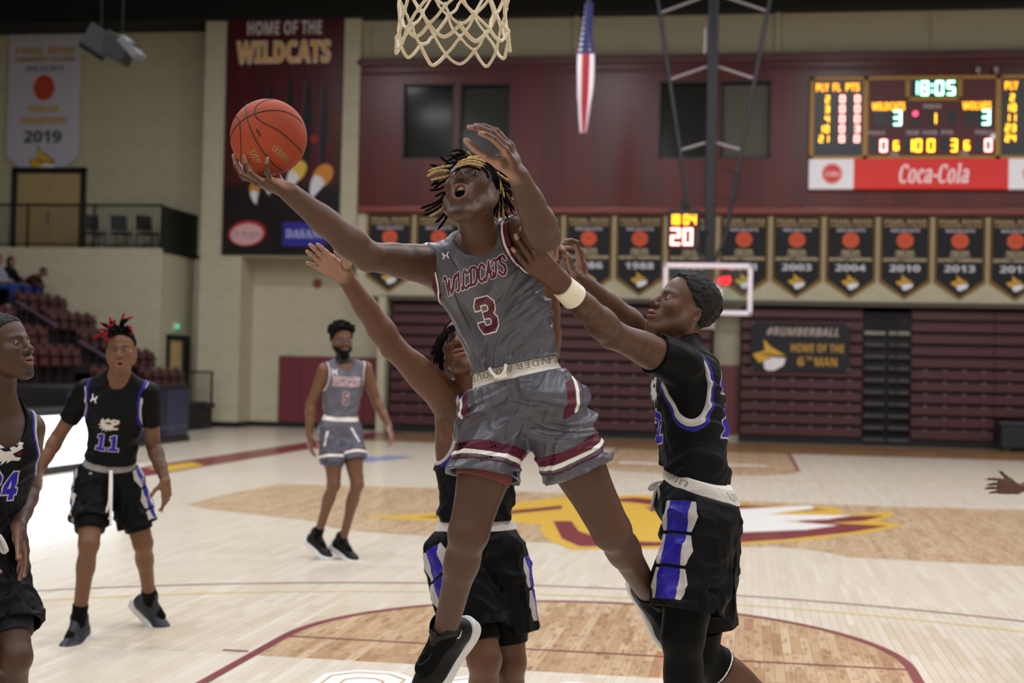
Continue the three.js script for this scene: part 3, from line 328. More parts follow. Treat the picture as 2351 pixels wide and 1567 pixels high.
// near basket: rim, net and board over the picture's upper edge
{ const G = base('basketball_hoop', 'white cord net of the near basket hanging at the top edge', 'basketball hoop', null, V(0.0, 3.06, -1.6));
  const rg = new THREE.TorusGeometry(0.236, 0.01, 8, 40); rg.rotateX(PI / 2); part(G, 'rim', rg, M(0xc8481c, 0.4)); part(G, 'rim_bracket', rbox(-0.08, 0.08, -0.08, 0.04, 0.23, 0.38, 0.02), M(0xc8481c, 0.4));
  part(G, 'backboard_glass', box(-0.9, 0.9, -0.12, 0.9, 0.38, 0.4), new THREE.MeshPhysicalMaterial({ color: 0xf4fbf8, roughness: 0.05, transmission: 1, thickness: 0 })); part(G, 'backboard_frame', merge([rbox(-0.93, 0.93, 0.86, 0.92, 0.36, 0.42, 0.02), rbox(-0.93, 0.93, -0.15, -0.09, 0.36, 0.42, 0.02), rbox(-0.93, -0.87, -0.15, 0.92, 0.36, 0.42, 0.02), rbox(0.87, 0.93, -0.15, 0.92, 0.36, 0.42, 0.02)]), M(0xdddddd, 0.5)); part(G, 'mast', rbox(-0.1, 0.1, 0.3, 9.3, 0.45, 0.65, 0.03), blackMetal);
  const cord = M(0xd6c8b0, 0.85), N = 12, rows = 6, R = (k) => [0.236, 0.215, 0.196, 0.178, 0.166, 0.163, 0.172][k], Y = (k) => [0, -0.085, -0.165, -0.24, -0.305, -0.36, -0.41][k];
  const K = (i, k) => { const a = (i + (k % 2) * 0.5) * 2 * PI / N, j = 0.008; return V((R(k) + rr(-j, j)) * Math.cos(a + 0.2), Y(k) + rr(-j, j) * 1.5 - 0.0, (R(k) + rr(-j, j)) * Math.sin(a + 0.2)); };
  const knots = []; for (let k = 0; k <= rows; k++) { knots.push([]); for (let i = 0; i < N; i++) knots[k].push(K(i, k)); }
  const lerp = (a, b, t) => a.clone().lerp(b, t);
  for (let k = 0; k < rows; k++) for (let i = 0; i < N; i++) { const a = knots[k][i], b0 = k % 2 ? knots[k + 1][i] : knots[k + 1][(i + N - 1) % N], b1 = k % 2 ? knots[k + 1][(i + 1) % N] : knots[k + 1][i];
    for (const b of [b0, b1]) { const m = lerp(a, b, 0.5); m.y -= rr(0, 0.008); m.x += rr(-0.004, 0.004); part(G, 'net_cord', tube([a, lerp(a, m, 0.5).add(V(rr(-0.003, 0.003), 0, rr(-0.003, 0.003))), m, b], rr(0.0042, 0.0054), 10, 6), cord); } }
  const low = knots[rows]; for (let i = 0; i < N; i++) { const a = low[i], b = low[(i + 1) % N], m = lerp(a, b, 0.5).multiply(V(1.04, 1, 1.04)); m.y -= rr(0.028, 0.05); part(G, 'net_loop', tube([a, lerp(a, m, 0.55).add(V(0, -0.006, 0)), m, lerp(m, b, 0.45).add(V(0, -0.006, 0)), b], rr(0.0048, 0.0062), 14, 6), cord); }
  for (let k = 2; k <= rows; k++) part(G, 'net_knots', merge(knots[k].map((p) => { const g = new THREE.SphereGeometry(0.0074, 8, 6); g.scale(1, 1.4, 1); g.translate(p.x, p.y, p.z); return g; })), cord); }
// ---------------------------------------------------------------- folded bleachers
const seatWood = M(0x471b20, 0.45, { clearcoat: 0.1, clearcoatRoughness: 0.4 }), seatWoodTop = M(0x4f252d, 0.4), chromeBit = M(0xa8a0a6, 0.3, { metalness: 0.6 });
function bleacher(label, spans, aisles, x0, x1) { const B = base('folded_bleacher', label, 'bleacher', null, V(0, 0, -33.4)); const n = 11, p = 0.292;
  for (const [a, b, lo] of spans) for (let k = lo || 0; k < n; k++) { const y = 0.2 + k * p, z = -k * 0.012; const s = part(B, 'seat_board', rbox(a, b, y, y + 0.2, z - 0.18, z, 0.02, 1), seatWood); part(s, 'board_top', rbox(a, b, y + 0.2, y + 0.235, z - 0.18, z - 0.03, 0.012, 1), seatWoodTop); if (k < 6) { const m = []; for (let x = a + 0.35; x < b; x += 0.46) { const g = new THREE.TorusGeometry(0.035, 0.01, 6, 12, PI); g.translate(x, y + 0.2, z - 0.015); m.push(g); } if (m.length) part(s, 'seat_clip', merge(m), chromeBit); } }
  for (const [a, b] of aisles) for (let k = 0; k < n - 1; k++) { const y = 0.1 + k * p, z = -k * 0.012; for (const [q, r] of [[a, (a + b) / 2 - 0.03], [(a + b) / 2 + 0.03, b]]) part(B, 'aisle_step', rbox(q + 0.01, r - 0.01, y, y + 0.1, z - 0.2, z, 0.02, 1), M(k > 8 ? 0x8a8478 : 0x3b383c, 0.4)); }
  part(B, 'under_frame', merge([box(x0, x1, 0.0, 3.3, -1.6, -0.22), box(x0, x1, 0, 0.2, -0.22, -0.06)]), blackMat); return B; }
bleacher('folded maroon bleacher with long boards behind the leaping player, left of the mast', [[-8.25, 0.0]], [], -8.3, 0.03);
bleacher('folded maroon bleacher with a black stepped aisle, right of the far basket', [[0.76, 3.72], [4.88, 6.85], [6.85, 11, 2]], [[3.74, 4.86]], 0.74, 11);
{ const c = base('cable', 'black cable looped over the top of the dark aisle in the right bleacher', 'cable', null, V(4.1, 3.0, -33.37)); const pts = []; for (let i = 0; i <= 20; i++) { const a = -0.4 + i / 20 * 6.2; pts.push(V(0.2 * Math.sin(a), 0.1 + 0.16 * Math.cos(a), 0.01)); } pts.push(V(0.35, 0.2, 0.01), V(0.42, -0.1, 0.01), V(0.4, -0.8, 0.0), V(0.44, -1.4, 0.02), V(0.38, -2.2, 0.02)); part(c, 'cord', tube(pts, 0.018, 80, 6), blackMat); }
{ const w = 2.4, h = 1.2, t = canvasTex(1024, 512, (c, W0, H0) => { c.fillStyle = '#191a20'; c.fillRect(0, 0, W0, H0); fitText(c, '#RUMBERBALL', 530, 96, 760, 'italic bold 118px sans-serif', '#b8a49a', ['#4a4448', 8]); fitText(c, 'HOME OF THE', 690, 268, 560, 'bold 120px sans-serif', '#c89a3c'); fitText(c, '6', 520, 410, 76, 'bold 130px sans-serif', '#c89a3c'); fitText(c, 'TH', 610, 376, 70, 'bold 60px sans-serif', '#c89a3c'); fitText(c, 'MAN', 780, 410, 250, 'bold 130px sans-serif', '#c89a3c'); wildcat(c, 190, 340, 380, true); });
  const b = base('fan_banner', 'dark banner with gold letters about the 6th man on the right bleacher', 'banner', null, V(2.2, 1.8, -33.382)); const g = new THREE.BoxGeometry(w, h, 0.012, 24, 12, 1), p = g.attributes.position; for (let i = 0; i < p.count; i++) p.setZ(i, p.getZ(i) + 0.012 * Math.sin(p.getX(i) * 3.1) * Math.cos(p.getY(i) * 4)); g.translate(0, h / 2, 0); g.computeVertexNormals(); part(b, 'cloth', planarUV(g, -w / 2, w / 2, 0, h), M(0xffffff, 0.7, { map: t })); part(b, 'grommet', merge([[-1.16, 0.04], [1.16, 0.04], [-1.16, 1.16], [1.16, 1.16]].map(([x, y]) => { const r = new THREE.TorusGeometry(0.02, 0.008, 6, 12); r.translate(x, y, 0.015); return r; })), steel); }
{ const b = base('equipment_case', 'dark grey case on the floor in front of the right bleacher, right edge', 'case', null, V(7.7, 0, -33.0)); part(b, 'body', rbox(-0.8, 0.9, 0.06, 0.62, -0.3, 0.3, 0.03), M(0x1d1e22, 0.6)); part(b, 'lid', rbox(-0.84, 0.94, 0.62, 0.7, -0.33, 0.33, 0.02), M(0x34343a, 0.5)); for (const x of [-0.75, 0.7]) part(b, 'skid', box(x, x + 0.15, 0, 0.06, -0.28, 0.28), blackMat); }
// ---------------------------------------------------------------- stadium seats on the left stand
{ const stand = struct('stand_left', (() => { const l = []; for (let k = 0; k < 12; k++) { const x1 = -12.65 - 0.815 * k, y = 0.7 + 0.447 * k; l.push(box(x1 - 0.815, x1, 0, y, -31.95, -10)); } return merge(l); })(), M(0x141315, 0.7));
  part(stand, 'riser_edge', merge([...Array(12).keys()].map((k) => rbox(-12.66 - 0.815 * k - 0.06, -12.64 - 0.815 * k, 0.66 + 0.447 * k, 0.705 + 0.447 * k, -31.95, -10, 0.008, 1))), M(0x35333a, 0.5));
  part(stand, 'aisle_tread', merge([...Array(24).keys()].map((k) => box(-12.65 - 0.4075 * k - 0.4, -12.65 - 0.4075 * k, 0.3 + 0.2235 * k, 0.48 + 0.2235 * k, -28.85, -27.95)).slice(1)), M(0x2a2528, 0.6));
  const red = M(0x48161d, 0.4, { clearcoat: 0.25, clearcoatRoughness: 0.3 }), under = M(0x301418, 0.5);
  const back = (() => { const s = new THREE.Shape(); s.moveTo(-0.15, 0); s.lineTo(-0.185, 0.36); s.quadraticCurveTo(-0.17, 0.47, 0, 0.5); s.quadraticCurveTo(0.17, 0.47, 0.185, 0.36); s.lineTo(0.15, 0); s.closePath(); const g = new THREE.ExtrudeGeometry(s, { depth: 0.025, bevelEnabled: true, bevelSize: 0.012, bevelThickness: 0.012, bevelSegments: 2, curveSegments: 8 }); const p = g.attributes.position; for (let i = 0; i < p.count; i++) p.setZ(i, p.getZ(i) + 0.5 * p.getX(i) ** 2 - 0.16 * p.getY(i)); g.computeVertexNormals(); g.translate(0, 0.36, -0.2); return g; })();
  const pan = (() => { const g = rbox(-0.17, 0.17, 0, 0.4, -0.03, 0.03, 0.025); g.rotateX(-0.12); g.translate(0, 0.38, -0.08); return g; })(), arm = merge([rbox(-0.245, -0.215, 0.58, 0.62, -0.2, 0.16, 0.012), rbox(-0.245, -0.22, 0.2, 0.6, -0.2, -0.15, 0.01)]), leg = merge([rbox(-0.24, -0.21, 0, 0.42, -0.2, -0.14, 0.01), rbox(-0.24, 0.24, 0.34, 0.38, -0.22, -0.17, 0.01)]);
  const proto = new THREE.Group(); part(proto, 'backrest', back, red); part(proto, 'seat', pan, red); part(proto, 'armrest', arm, blackMetal); part(proto, 'leg', leg, under); tag(proto, 'maroon folding stadium seat in the rows on the left stand', 'stadium seat', 'maroon stadium seats on the left stand');
  const nrow = [[0, -21.5], [1, -22.2], [2, -24.2], [3, -25.6], [4, -27.2], [5, -28.6]];
  const rowName = ['lowest', 'second', 'third', 'fourth', 'fifth', 'topmost'], nth = (i) => ['first', 'second', 'third', 'fourth', 'fifth', 'sixth', 'seventh', 'eighth', 'ninth', 'tenth', '11th', '12th', '13th', '14th', '15th', '16th', '17th', '18th', '19th', '20th', '21st'][i], cnt = {};
  for (const [k, zn] of nrow) for (let z = -31.6; z < zn; z += 0.51) { if (z > -29.2 && z < -27.75) continue; if (k === 5 && z > -30) continue; if ((k === 0 && z > -26.6) || (k === 1 && z > -24.5 && z < -23)) continue; const s = proto.clone(); s.name = numbered('stadium_seat'); cnt[k] = (cnt[k] || 0) + 1; s.userData.label = `maroon stadium seat, ${nth(cnt[k] - 1)} from the end wall in the ${rowName[k]} row, left stand`; s.position.set(-13.12 - 0.815 * k, 0.7 + 0.447 * k, z); s.rotation.y = PI / 2; scene.add(s); }
  [[-13.9, 1.55], [-15.5, 2.45], [-17.1, 3.3]].forEach(([x, y], i) => { const h = base('hand_rail', ['lowest', 'middle', 'topmost'][i] + ' slanting grey hand rail in the aisle of the left stand', 'hand rail', null, V(x, y + 0.28, -28.4)); part(h, 'rail', (() => { const g = rbox(-0.62, 0.62, -0.035, 0.035, -0.02, 0.02, 0.015); g.rotateZ(-0.5); return g; })(), M(0x6a5f70, 0.35, { metalness: 0.5 })); part(h, 'post', merge([bar(V(-0.4, 0.2, 0), V(-0.4, -0.55, 0), 0.02, 6), bar(V(0.4, -0.22, 0), V(0.4, -0.95, 0), 0.02, 6)]), blackMetal); }); }
// ---------------------------------------------------------------- along the left sideline
{ const b = base('screen_table', 'scorer table with a glowing white screen front beside the left sideline', 'screen', null, V(-9.05, 0, -15.4)); part(b, 'cabinet', rbox(-0.75, -0.04, 0.03, 0.9, -3.85, 3.4, 0.02), M(0x111113, 0.5)); part(b, 'screen', box(-0.04, 0.0, 0.12, 0.84, -3.75, 3.3), M(0x202020, 0.3, { emissive: 0xe9f4ff, emissiveIntensity: 1.5 })); part(b, 'kick_board', rbox(-0.06, 0.03, 0, 0.11, -3.85, 3.4, 0.01), M(0x1a1412, 0.5)); part(b, 'table_top', rbox(-0.8, 0.03, 0.86, 0.92, -3.9, 3.45, 0.02), blackMat);
  const l = new THREE.RectAreaLight(0xe9f4ff, 0.4, 7.0, 0.72); l.position.set(0.03, 0.48, -0.22); l.rotation.y = -PI / 2; b.add(l); }
{ const navy = M(0x20223a, 0.5), t = base('press_table', 'long dark navy panelled press table behind the player wearing 11', 'table', null, V(-10.9, 0, -23)); for (let i = 0; i < 5; i++) part(t, 'front_panel', rbox(-0.02, 0.06, 0.12, 1.12, -3.3 + i * 1.1, -2.24 + i * 1.1, 0.03), i === 0 ? M(0x33364f, 0.45) : navy); part(t, 'table_top', rbox(-0.7, 0.08, 1.12, 1.2, -3.35, 2.2, 0.03), blackMat); part(t, 'base', rbox(-0.6, 0.1, 0, 0.12, -3.3, 2.15, 0.02), M(0x201a16, 0.6)); part(t, 'trim_strip', merge([...Array(14).keys()].map((i) => box(0.06, 0.07, 0.3, 0.36, -3.2 + i * 0.36, -3.0 + i * 0.36))), M(0x4a4a5c, 0.5)); }
// ---------------------------------------------------------------- hung from the roof
{ const f = base('flag', 'furled american flag hanging edge-on from the roof', 'flag', null, V(-2.55, 6.75, -27)); const t = canvasTex(256, 1024, (c, w, h) => { const st = ['#a8323c', '#d8d2da', '#e6e0e6', '#d0a8b2', '#b02a36', '#e2dce2', '#dcd4dc', '#a8323c']; st.forEach((s, i) => { c.fillStyle = s; c.fillRect(i * w / 8, 0, w / 8 + 1, h); }); c.fillStyle = '#2a2c5c'; c.fillRect(0, 0, w, h * 0.4); c.fillStyle = '#d8d8e4'; for (let i = 0; i < 9; i++) for (let k = 0; k < 4; k++) { c.beginPath(); c.arc(28 + k * 62, 40 + i * 42, 9, 0, 7); c.fill(); } });
  const g = new THREE.CylinderGeometry(0.1, 0.17, 2.75, 28, 40, true), p = g.attributes.position; for (let i = 0; i < p.count; i++) { const y = p.getY(i), k = (y + 1.375) / 2.75, a = Math.atan2(p.getZ(i), p.getX(i)); let r = 0.13 + 0.05 * Math.sin(a * 5 + y * 1.2) + 0.02 * Math.sin(a * 3 - y * 3); r *= k > 0.62 ? 0.95 - (k - 0.62) * 1.3 : k < 0.28 ? 0.35 + k * 2.4 : 1.02; p.setXYZ(i, r * Math.cos(a) + 0.05 * (k - 0.5), y + 1.3, r * 0.8 * Math.sin(a)); } g.computeVertexNormals(); part(f, 'cloth', g, new THREE.MeshPhysicalMaterial({ map: t, roughness: 0.8, side: THREE.DoubleSide })); part(f, 'staff', bar(V(0.06, 0.9, 0.02), V(0.0, 5.6, 0), 0.015, 6), M(0x55555c, 0.5)); }
{ const s = base('loudspeaker', 'dark angled loudspeaker cluster hung near the white 2019 banner', 'loudspeaker', null, at(258, 108, 22.6)); s.scale.setScalar(0.66); const grille = M(0x17191c, 0.7), shell = M(0x3a3d42, 0.5);
  const cab = (yaw, x, z) => { const a = new THREE.Shape(); a.moveTo(-0.3, -0.24); a.lineTo(0.3, -0.3); a.lineTo(0.38, 0.24); a.lineTo(-0.26, 0.28); a.closePath(); const g = new THREE.ExtrudeGeometry(a, { depth: 0.5, bevelEnabled: true, bevelSize: 0.02, bevelThickness: 0.02, bevelSegments: 2 }); g.translate(0, 0, -0.25); g.rotateZ(-0.42); g.rotateY(yaw); g.translate(x, 0, z); return g; };
  part(s, 'cabinet', cab(0.5, -0.36, 0.1).translate(0, 0.12, 0), grille); part(s, 'cabinet', cab(0.0, 0.14, 0.0).translate(0, -0.03, 0), grille); part(s, 'side_cabinet', (() => { const g = rbox(-0.1, 0.1, -0.32, 0.3, -0.24, 0.26, 0.03); g.rotateZ(0.75); g.translate(0.5, -0.05, 0.02); return g; })(), M(0x5c5d60, 0.6)); part(s, 'cable', merge([bar(V(-0.3, 0.3, 0), V(-0.3, 7.6, 0), 0.012, 5), bar(V(0.25, 0.2, 0), V(0.25, 7.6, 0), 0.012, 5)]), blackMat); }
{ const s = base('ceiling_duct', 'dark boxed duct under the black roof at the upper left', 'duct', null, V(-13.2, 10.85, -29)); part(s, 'body', rbox(-1.3, 1.0, 0, 0.7, -0.5, 0.5, 0.06), M(0x2b2b2e, 0.6)); part(s, 'hanger', merge([bar(V(-0.9, 0.6, 0), V(-0.9, 1.55, 0), 0.02, 5), bar(V(0.7, 0.6, 0), V(0.7, 1.55, 0), 0.02, 5)]), blackMat); part(s, 'flange', rbox(0.96, 1.06, -0.05, 0.75, -0.55, 0.55, 0.02), M(0x38383c, 0.6)); }
// ---------------------------------------------------------------- bodies and clothes: distance fields meshed as one surface
const smin = (a, b, k) => { const h = k - Math.abs(a - b); return h <= 0 ? Math.min(a, b) : Math.min(a, b) - h * h / (4 * k); };
const smax = (a, b, k) => -smin(-a, -b, k);
const mix = (a, b, t) => a.clone().lerp(b, t), add = (a, ...l) => { const r = a.clone(); for (let i = 0; i < l.length; i += 2) r.addScaledVector(l[i], l[i + 1]); return r; };
const cl = (x) => (x < 0 ? 0 : x > 1 ? 1 : x), sst = (a, b, x) => { x = cl((x - a) / (b - a)); return x * x * (3 - 2 * x); };
function coneF(a, b, ra, rb) { const ax = a.x, ay = a.y, az = a.z, dx = b.x - ax, dy = b.y - ay, dz = b.z - az, q = 1 / Math.max(1e-9, dx * dx + dy * dy + dz * dz), dr = rb - ra; return (x, y, z) => { x -= ax; y -= ay; z -= az; let t = (x * dx + y * dy + z * dz) * q; t = t < 0 ? 0 : t > 1 ? 1 : t; x -= dx * t; y -= dy * t; z -= dz * t; return Math.sqrt(x * x + y * y + z * z) - ra - dr * t; }; }
function ellF(c, r, X, Y, Z) { const cx = c.x, cy = c.y, cz = c.z, [a, b, e] = r; return (x, y, z) => { x -= cx; y -= cy; z -= cz; const u = (x * X.x + y * X.y + z * X.z) / a, v = (x * Y.x + y * Y.y + z * Y.z) / b, w = (x * Z.x + y * Z.y + z * Z.z) / e; const k0 = Math.sqrt(u * u + v * v + w * w), k1 = Math.sqrt(u * u / (a * a) + v * v / (b * b) + w * w / (e * e)); return k1 < 1e-9 ? -Math.min(a, b, e) : k0 * (k0 - 1) / k1; }; }
class Field {
  constructor() { this.p = []; }
  push(f, c, R, k, sub) { this.p.push({ f, c, R, k, sub }); return this; }
  cone(a, b, ra, rb = ra, k = 0.02) { return this.push(coneF(a, b, ra, rb), mix(a, b, 0.5), a.distanceTo(b) / 2 + Math.max(ra, rb), k, false); }
  ell(c, r, fr, k = 0.02, sub = false) { return this.push(ellF(c, r, fr.X, fr.Y, fr.Z), c, Math.max(...r), k, sub); }
  near(c, r) { return this.p.filter((q) => q.c.distanceTo(c) - q.R < r + q.k); }
  fn(list = this.p) { return (x, y, z) => { let d = 1; for (let i = 0; i < list.length; i++) { const q = list[i], e = q.f(x, y, z); d = q.sub ? smax(d, -e, q.k) : smin(d, e, q.k); } return d; }; }
  local(c, r) { return this.fn(this.near(c, r)); }
}
// naive surface nets over a sparse grid; src is a Field or a function; skip(c) leaves cells to a finer grid
function nets(src, lo, hi, h, { skip, color, lip = 1.4 } = {}) {
  const n = [0, 1, 2].map((i) => Math.ceil((hi.getComponent(i) - lo.getComponent(i)) / h) + 1), [nx, ny, nz] = n, G = new Float32Array(nx * ny * nz).fill(1), B = 8, sx = 1, sy = nx, sz = nx * ny;
  const isF = src instanceof Field, whole = isF ? src.fn() : src, act = [];
  const hd = Math.sqrt(3) * B * h / 2;
  for (let bz = 0; bz < nz; bz += B) for (let by = 0; by < ny; by += B) for (let bx = 0; bx < nx; bx += B) {
    const c = V(lo.x + (bx + B / 2) * h, lo.y + (by + B / 2) * h, lo.z + (bz + B / 2) * h);
    const f = isF ? src.local(c, hd * 2.6) : src, d = f(c.x, c.y, c.z), x1 = Math.min(nx, bx + B), y1 = Math.min(ny, by + B), z1 = Math.min(nz, bz + B);
    if (Math.abs(d) > hd * lip + h) { if (d < 0) for (let z = bz; z < z1; z++) for (let y = by; y < y1; y++) for (let x = bx; x < x1; x++) G[x + y * sy + z * sz] = -1; continue; }
    act.push([bx, by, bz, f]);
    for (let z = bz; z < z1; z++) for (let y = by; y < y1; y++) for (let x = bx; x < x1; x++) G[x + y * sy + z * sz] = f(lo.x + x * h, lo.y + y * h, lo.z + z * h);
  }
  const id = new Int32Array(nx * ny * nz).fill(-1), pos = [], fs = [];
  for (const [bx, by, bz, f] of act) for (let z = bz; z < Math.min(nz - 1, bz + B); z++) for (let y = by; y < Math.min(ny - 1, by + B); y++) for (let x = bx; x < Math.min(nx - 1, bx + B); x++) {
    const o = x + y * sy + z * sz; let m = 0; const g = [G[o], G[o + 1], G[o + sy], G[o + sy + 1], G[o + sz], G[o + sz + 1], G[o + sz + sy], G[o + sz + sy + 1]];
    for (let i = 0; i < 8; i++) if (g[i] < 0) m |= 1 << i; if (m === 0 || m === 255) continue;
    let X = 0, Y = 0, Z = 0, k = 0;
    for (let i = 0; i < 8; i++) for (const b of [1, 2, 4]) if (!(i & b)) { const j = i | b; if ((g[i] < 0) !== (g[j] < 0)) { const t = g[i] / (g[i] - g[j]); X += (i & 1) + (b === 1 ? t : 0); Y += ((i >> 1) & 1) + (b === 2 ? t : 0); Z += ((i >> 2) & 1) + (b === 4 ? t : 0); k++; } }
    id[o] = pos.length / 3; pos.push(lo.x + (x + X / k) * h, lo.y + (y + Y / k) * h, lo.z + (z + Z / k) * h); fs.push(f);
  }
  const nv = pos.length / 3, nor = new Float32Array(nv * 3), e = h * 0.35;
  for (let i = 0; i < nv; i++) { const f = fs[i]; let x = pos[i * 3], y = pos[i * 3 + 1], z = pos[i * 3 + 2], gx, gy, gz, L;
    for (let it = 0; it < 2; it++) { const a = f(x + e, y - e, z - e), b = f(x - e, y - e, z + e), c = f(x - e, y + e, z - e), d = f(x + e, y + e, z + e); gx = a - b - c + d; gy = -a - b + c + d; gz = -a + b - c + d; L = Math.hypot(gx, gy, gz) || 1; gx /= L; gy /= L; gz /= L; if (it === 0) { let s = (a + b + c + d) / 4; s = Math.max(-0.4 * h, Math.min(0.4 * h, s)); x -= gx * s; y -= gy * s; z -= gz * s; } }
    pos[i * 3] = x; pos[i * 3 + 1] = y; pos[i * 3 + 2] = z; nor[i * 3] = gx; nor[i * 3 + 1] = gy; nor[i * 3 + 2] = gz; }
  const idx = [], quad = (a, b, c, d, flip) => { if (a < 0 || b < 0 || c < 0 || d < 0) return; if (skip) { const x = (pos[a * 3] + pos[c * 3]) / 2, y = (pos[a * 3 + 1] + pos[c * 3 + 1]) / 2, z = (pos[a * 3 + 2] + pos[c * 3 + 2]) / 2; if (skip(x, y, z)) return; } if (flip) idx.push(a, c, b, a, d, c); else idx.push(a, b, c, a, c, d); };
  for (const [bx, by, bz] of act) for (let z = bz; z < Math.min(nz - 1, bz + B); z++) for (let y = by; y < Math.min(ny - 1, by + B); y++) for (let x = bx; x < Math.min(nx - 1, bx + B); x++) {
    const o = x + y * sy + z * sz, s = G[o] < 0;
    if (y > 0 && z > 0 && s !== G[o + 1] < 0) quad(id[o], id[o - sy], id[o - sy - sz], id[o - sz], s ? true : false);
    if (x > 0 && z > 0 && s !== G[o + sy] < 0) quad(id[o], id[o - sz], id[o - sz - 1], id[o - 1], s ? true : false);
    if (x > 0 && y > 0 && s !== G[o + sz] < 0) quad(id[o], id[o - 1], id[o - 1 - sy], id[o - sy], s ? true : false);
  }
  const g = new THREE.BufferGeometry(); g.setAttribute('position', new THREE.BufferAttribute(new Float32Array(pos), 3)); g.setAttribute('normal', new THREE.BufferAttribute(nor, 3)); g.setIndex(idx);
  if (idx.length) { // make the winding agree with the normals
    let s = 0; for (let t = 0; t < idx.length && t < 3000; t += 3) { const P = (i) => V(pos[i * 3], pos[i * 3 + 1], pos[i * 3 + 2]), a = P(idx[t]); s += P(idx[t + 1]).sub(a).cross(P(idx[t + 2]).sub(a)).dot(V(nor[idx[t] * 3], nor[idx[t] * 3 + 1], nor[idx[t] * 3 + 2])) > 0 ? 1 : -1; }
    if (s < 0) for (let t = 0; t < idx.length; t += 3) { const q = idx[t + 1]; idx[t + 1] = idx[t + 2]; idx[t + 2] = q; } g.setIndex(idx);
  }
  if (color) { const c = new Float32Array(nv * 3); for (let i = 0; i < nv; i++) { const q = color(pos[i * 3], pos[i * 3 + 1], pos[i * 3 + 2], nor[i * 3], nor[i * 3 + 1], nor[i * 3 + 2]); c[i * 3] = q[0]; c[i * 3 + 1] = q[1]; c[i * 3 + 2] = q[2]; } g.setAttribute('color', new THREE.BufferAttribute(c, 3)); }
  return g;
}
function joinGeo(l) { l = l.filter((g) => g.index && g.index.count); return l.length > 1 ? mergeGeometries(l) : l[0]; }
function around(c, r) { return [V(c.x - r, c.y - r, c.z - r), V(c.x + r, c.y + r, c.z + r)]; }
function boundsOf(pts, m) { const lo = V(1e3, 1e3, 1e3), hi = V(-1e3, -1e3, -1e3); for (const p of pts) { lo.min(p); hi.max(p); } return [lo.addScalar(-m), hi.addScalar(m)]; }
// frames: X = the person's left, Y = up, Z = forward
const camDir = (x, y, z) => V(x, y, z).transformDirection(camera.matrixWorld), camVec = (x, y, z) => V(x, y, z).applyQuaternion(camera.quaternion);
function faceFrame(yaw, pitch, roll = 0) { const f = yaw * PI / 180, t = pitch * PI / 180, r = roll * PI / 180; const Z = V(Math.sin(f) * Math.cos(t), Math.sin(t), Math.cos(f) * Math.cos(t)), X = V(Math.cos(f), 0, -Math.sin(f)), Y = Z.clone().cross(X); if (r) for (const v of [X, Y, Z]) v.applyAxisAngle(V(0, 0, 1), r); return { X: camDir(X.x, X.y, X.z), Y: camDir(Y.x, Y.y, Y.z), Z: camDir(Z.x, Z.y, Z.z) }; }
function frameUX(up, left) { const Y = up.clone().normalize(), X = left.clone().addScaledVector(Y, -left.dot(Y)).normalize(); return { X, Y, Z: X.clone().cross(Y) }; }
const L2 = (c) => { const k = new THREE.Color(c); return [k.r, k.g, k.b]; };
const mixC = (a, b, t) => [a[0] + (b[0] - a[0]) * t, a[1] + (b[1] - a[1]) * t, a[2] + (b[2] - a[2]) * t];

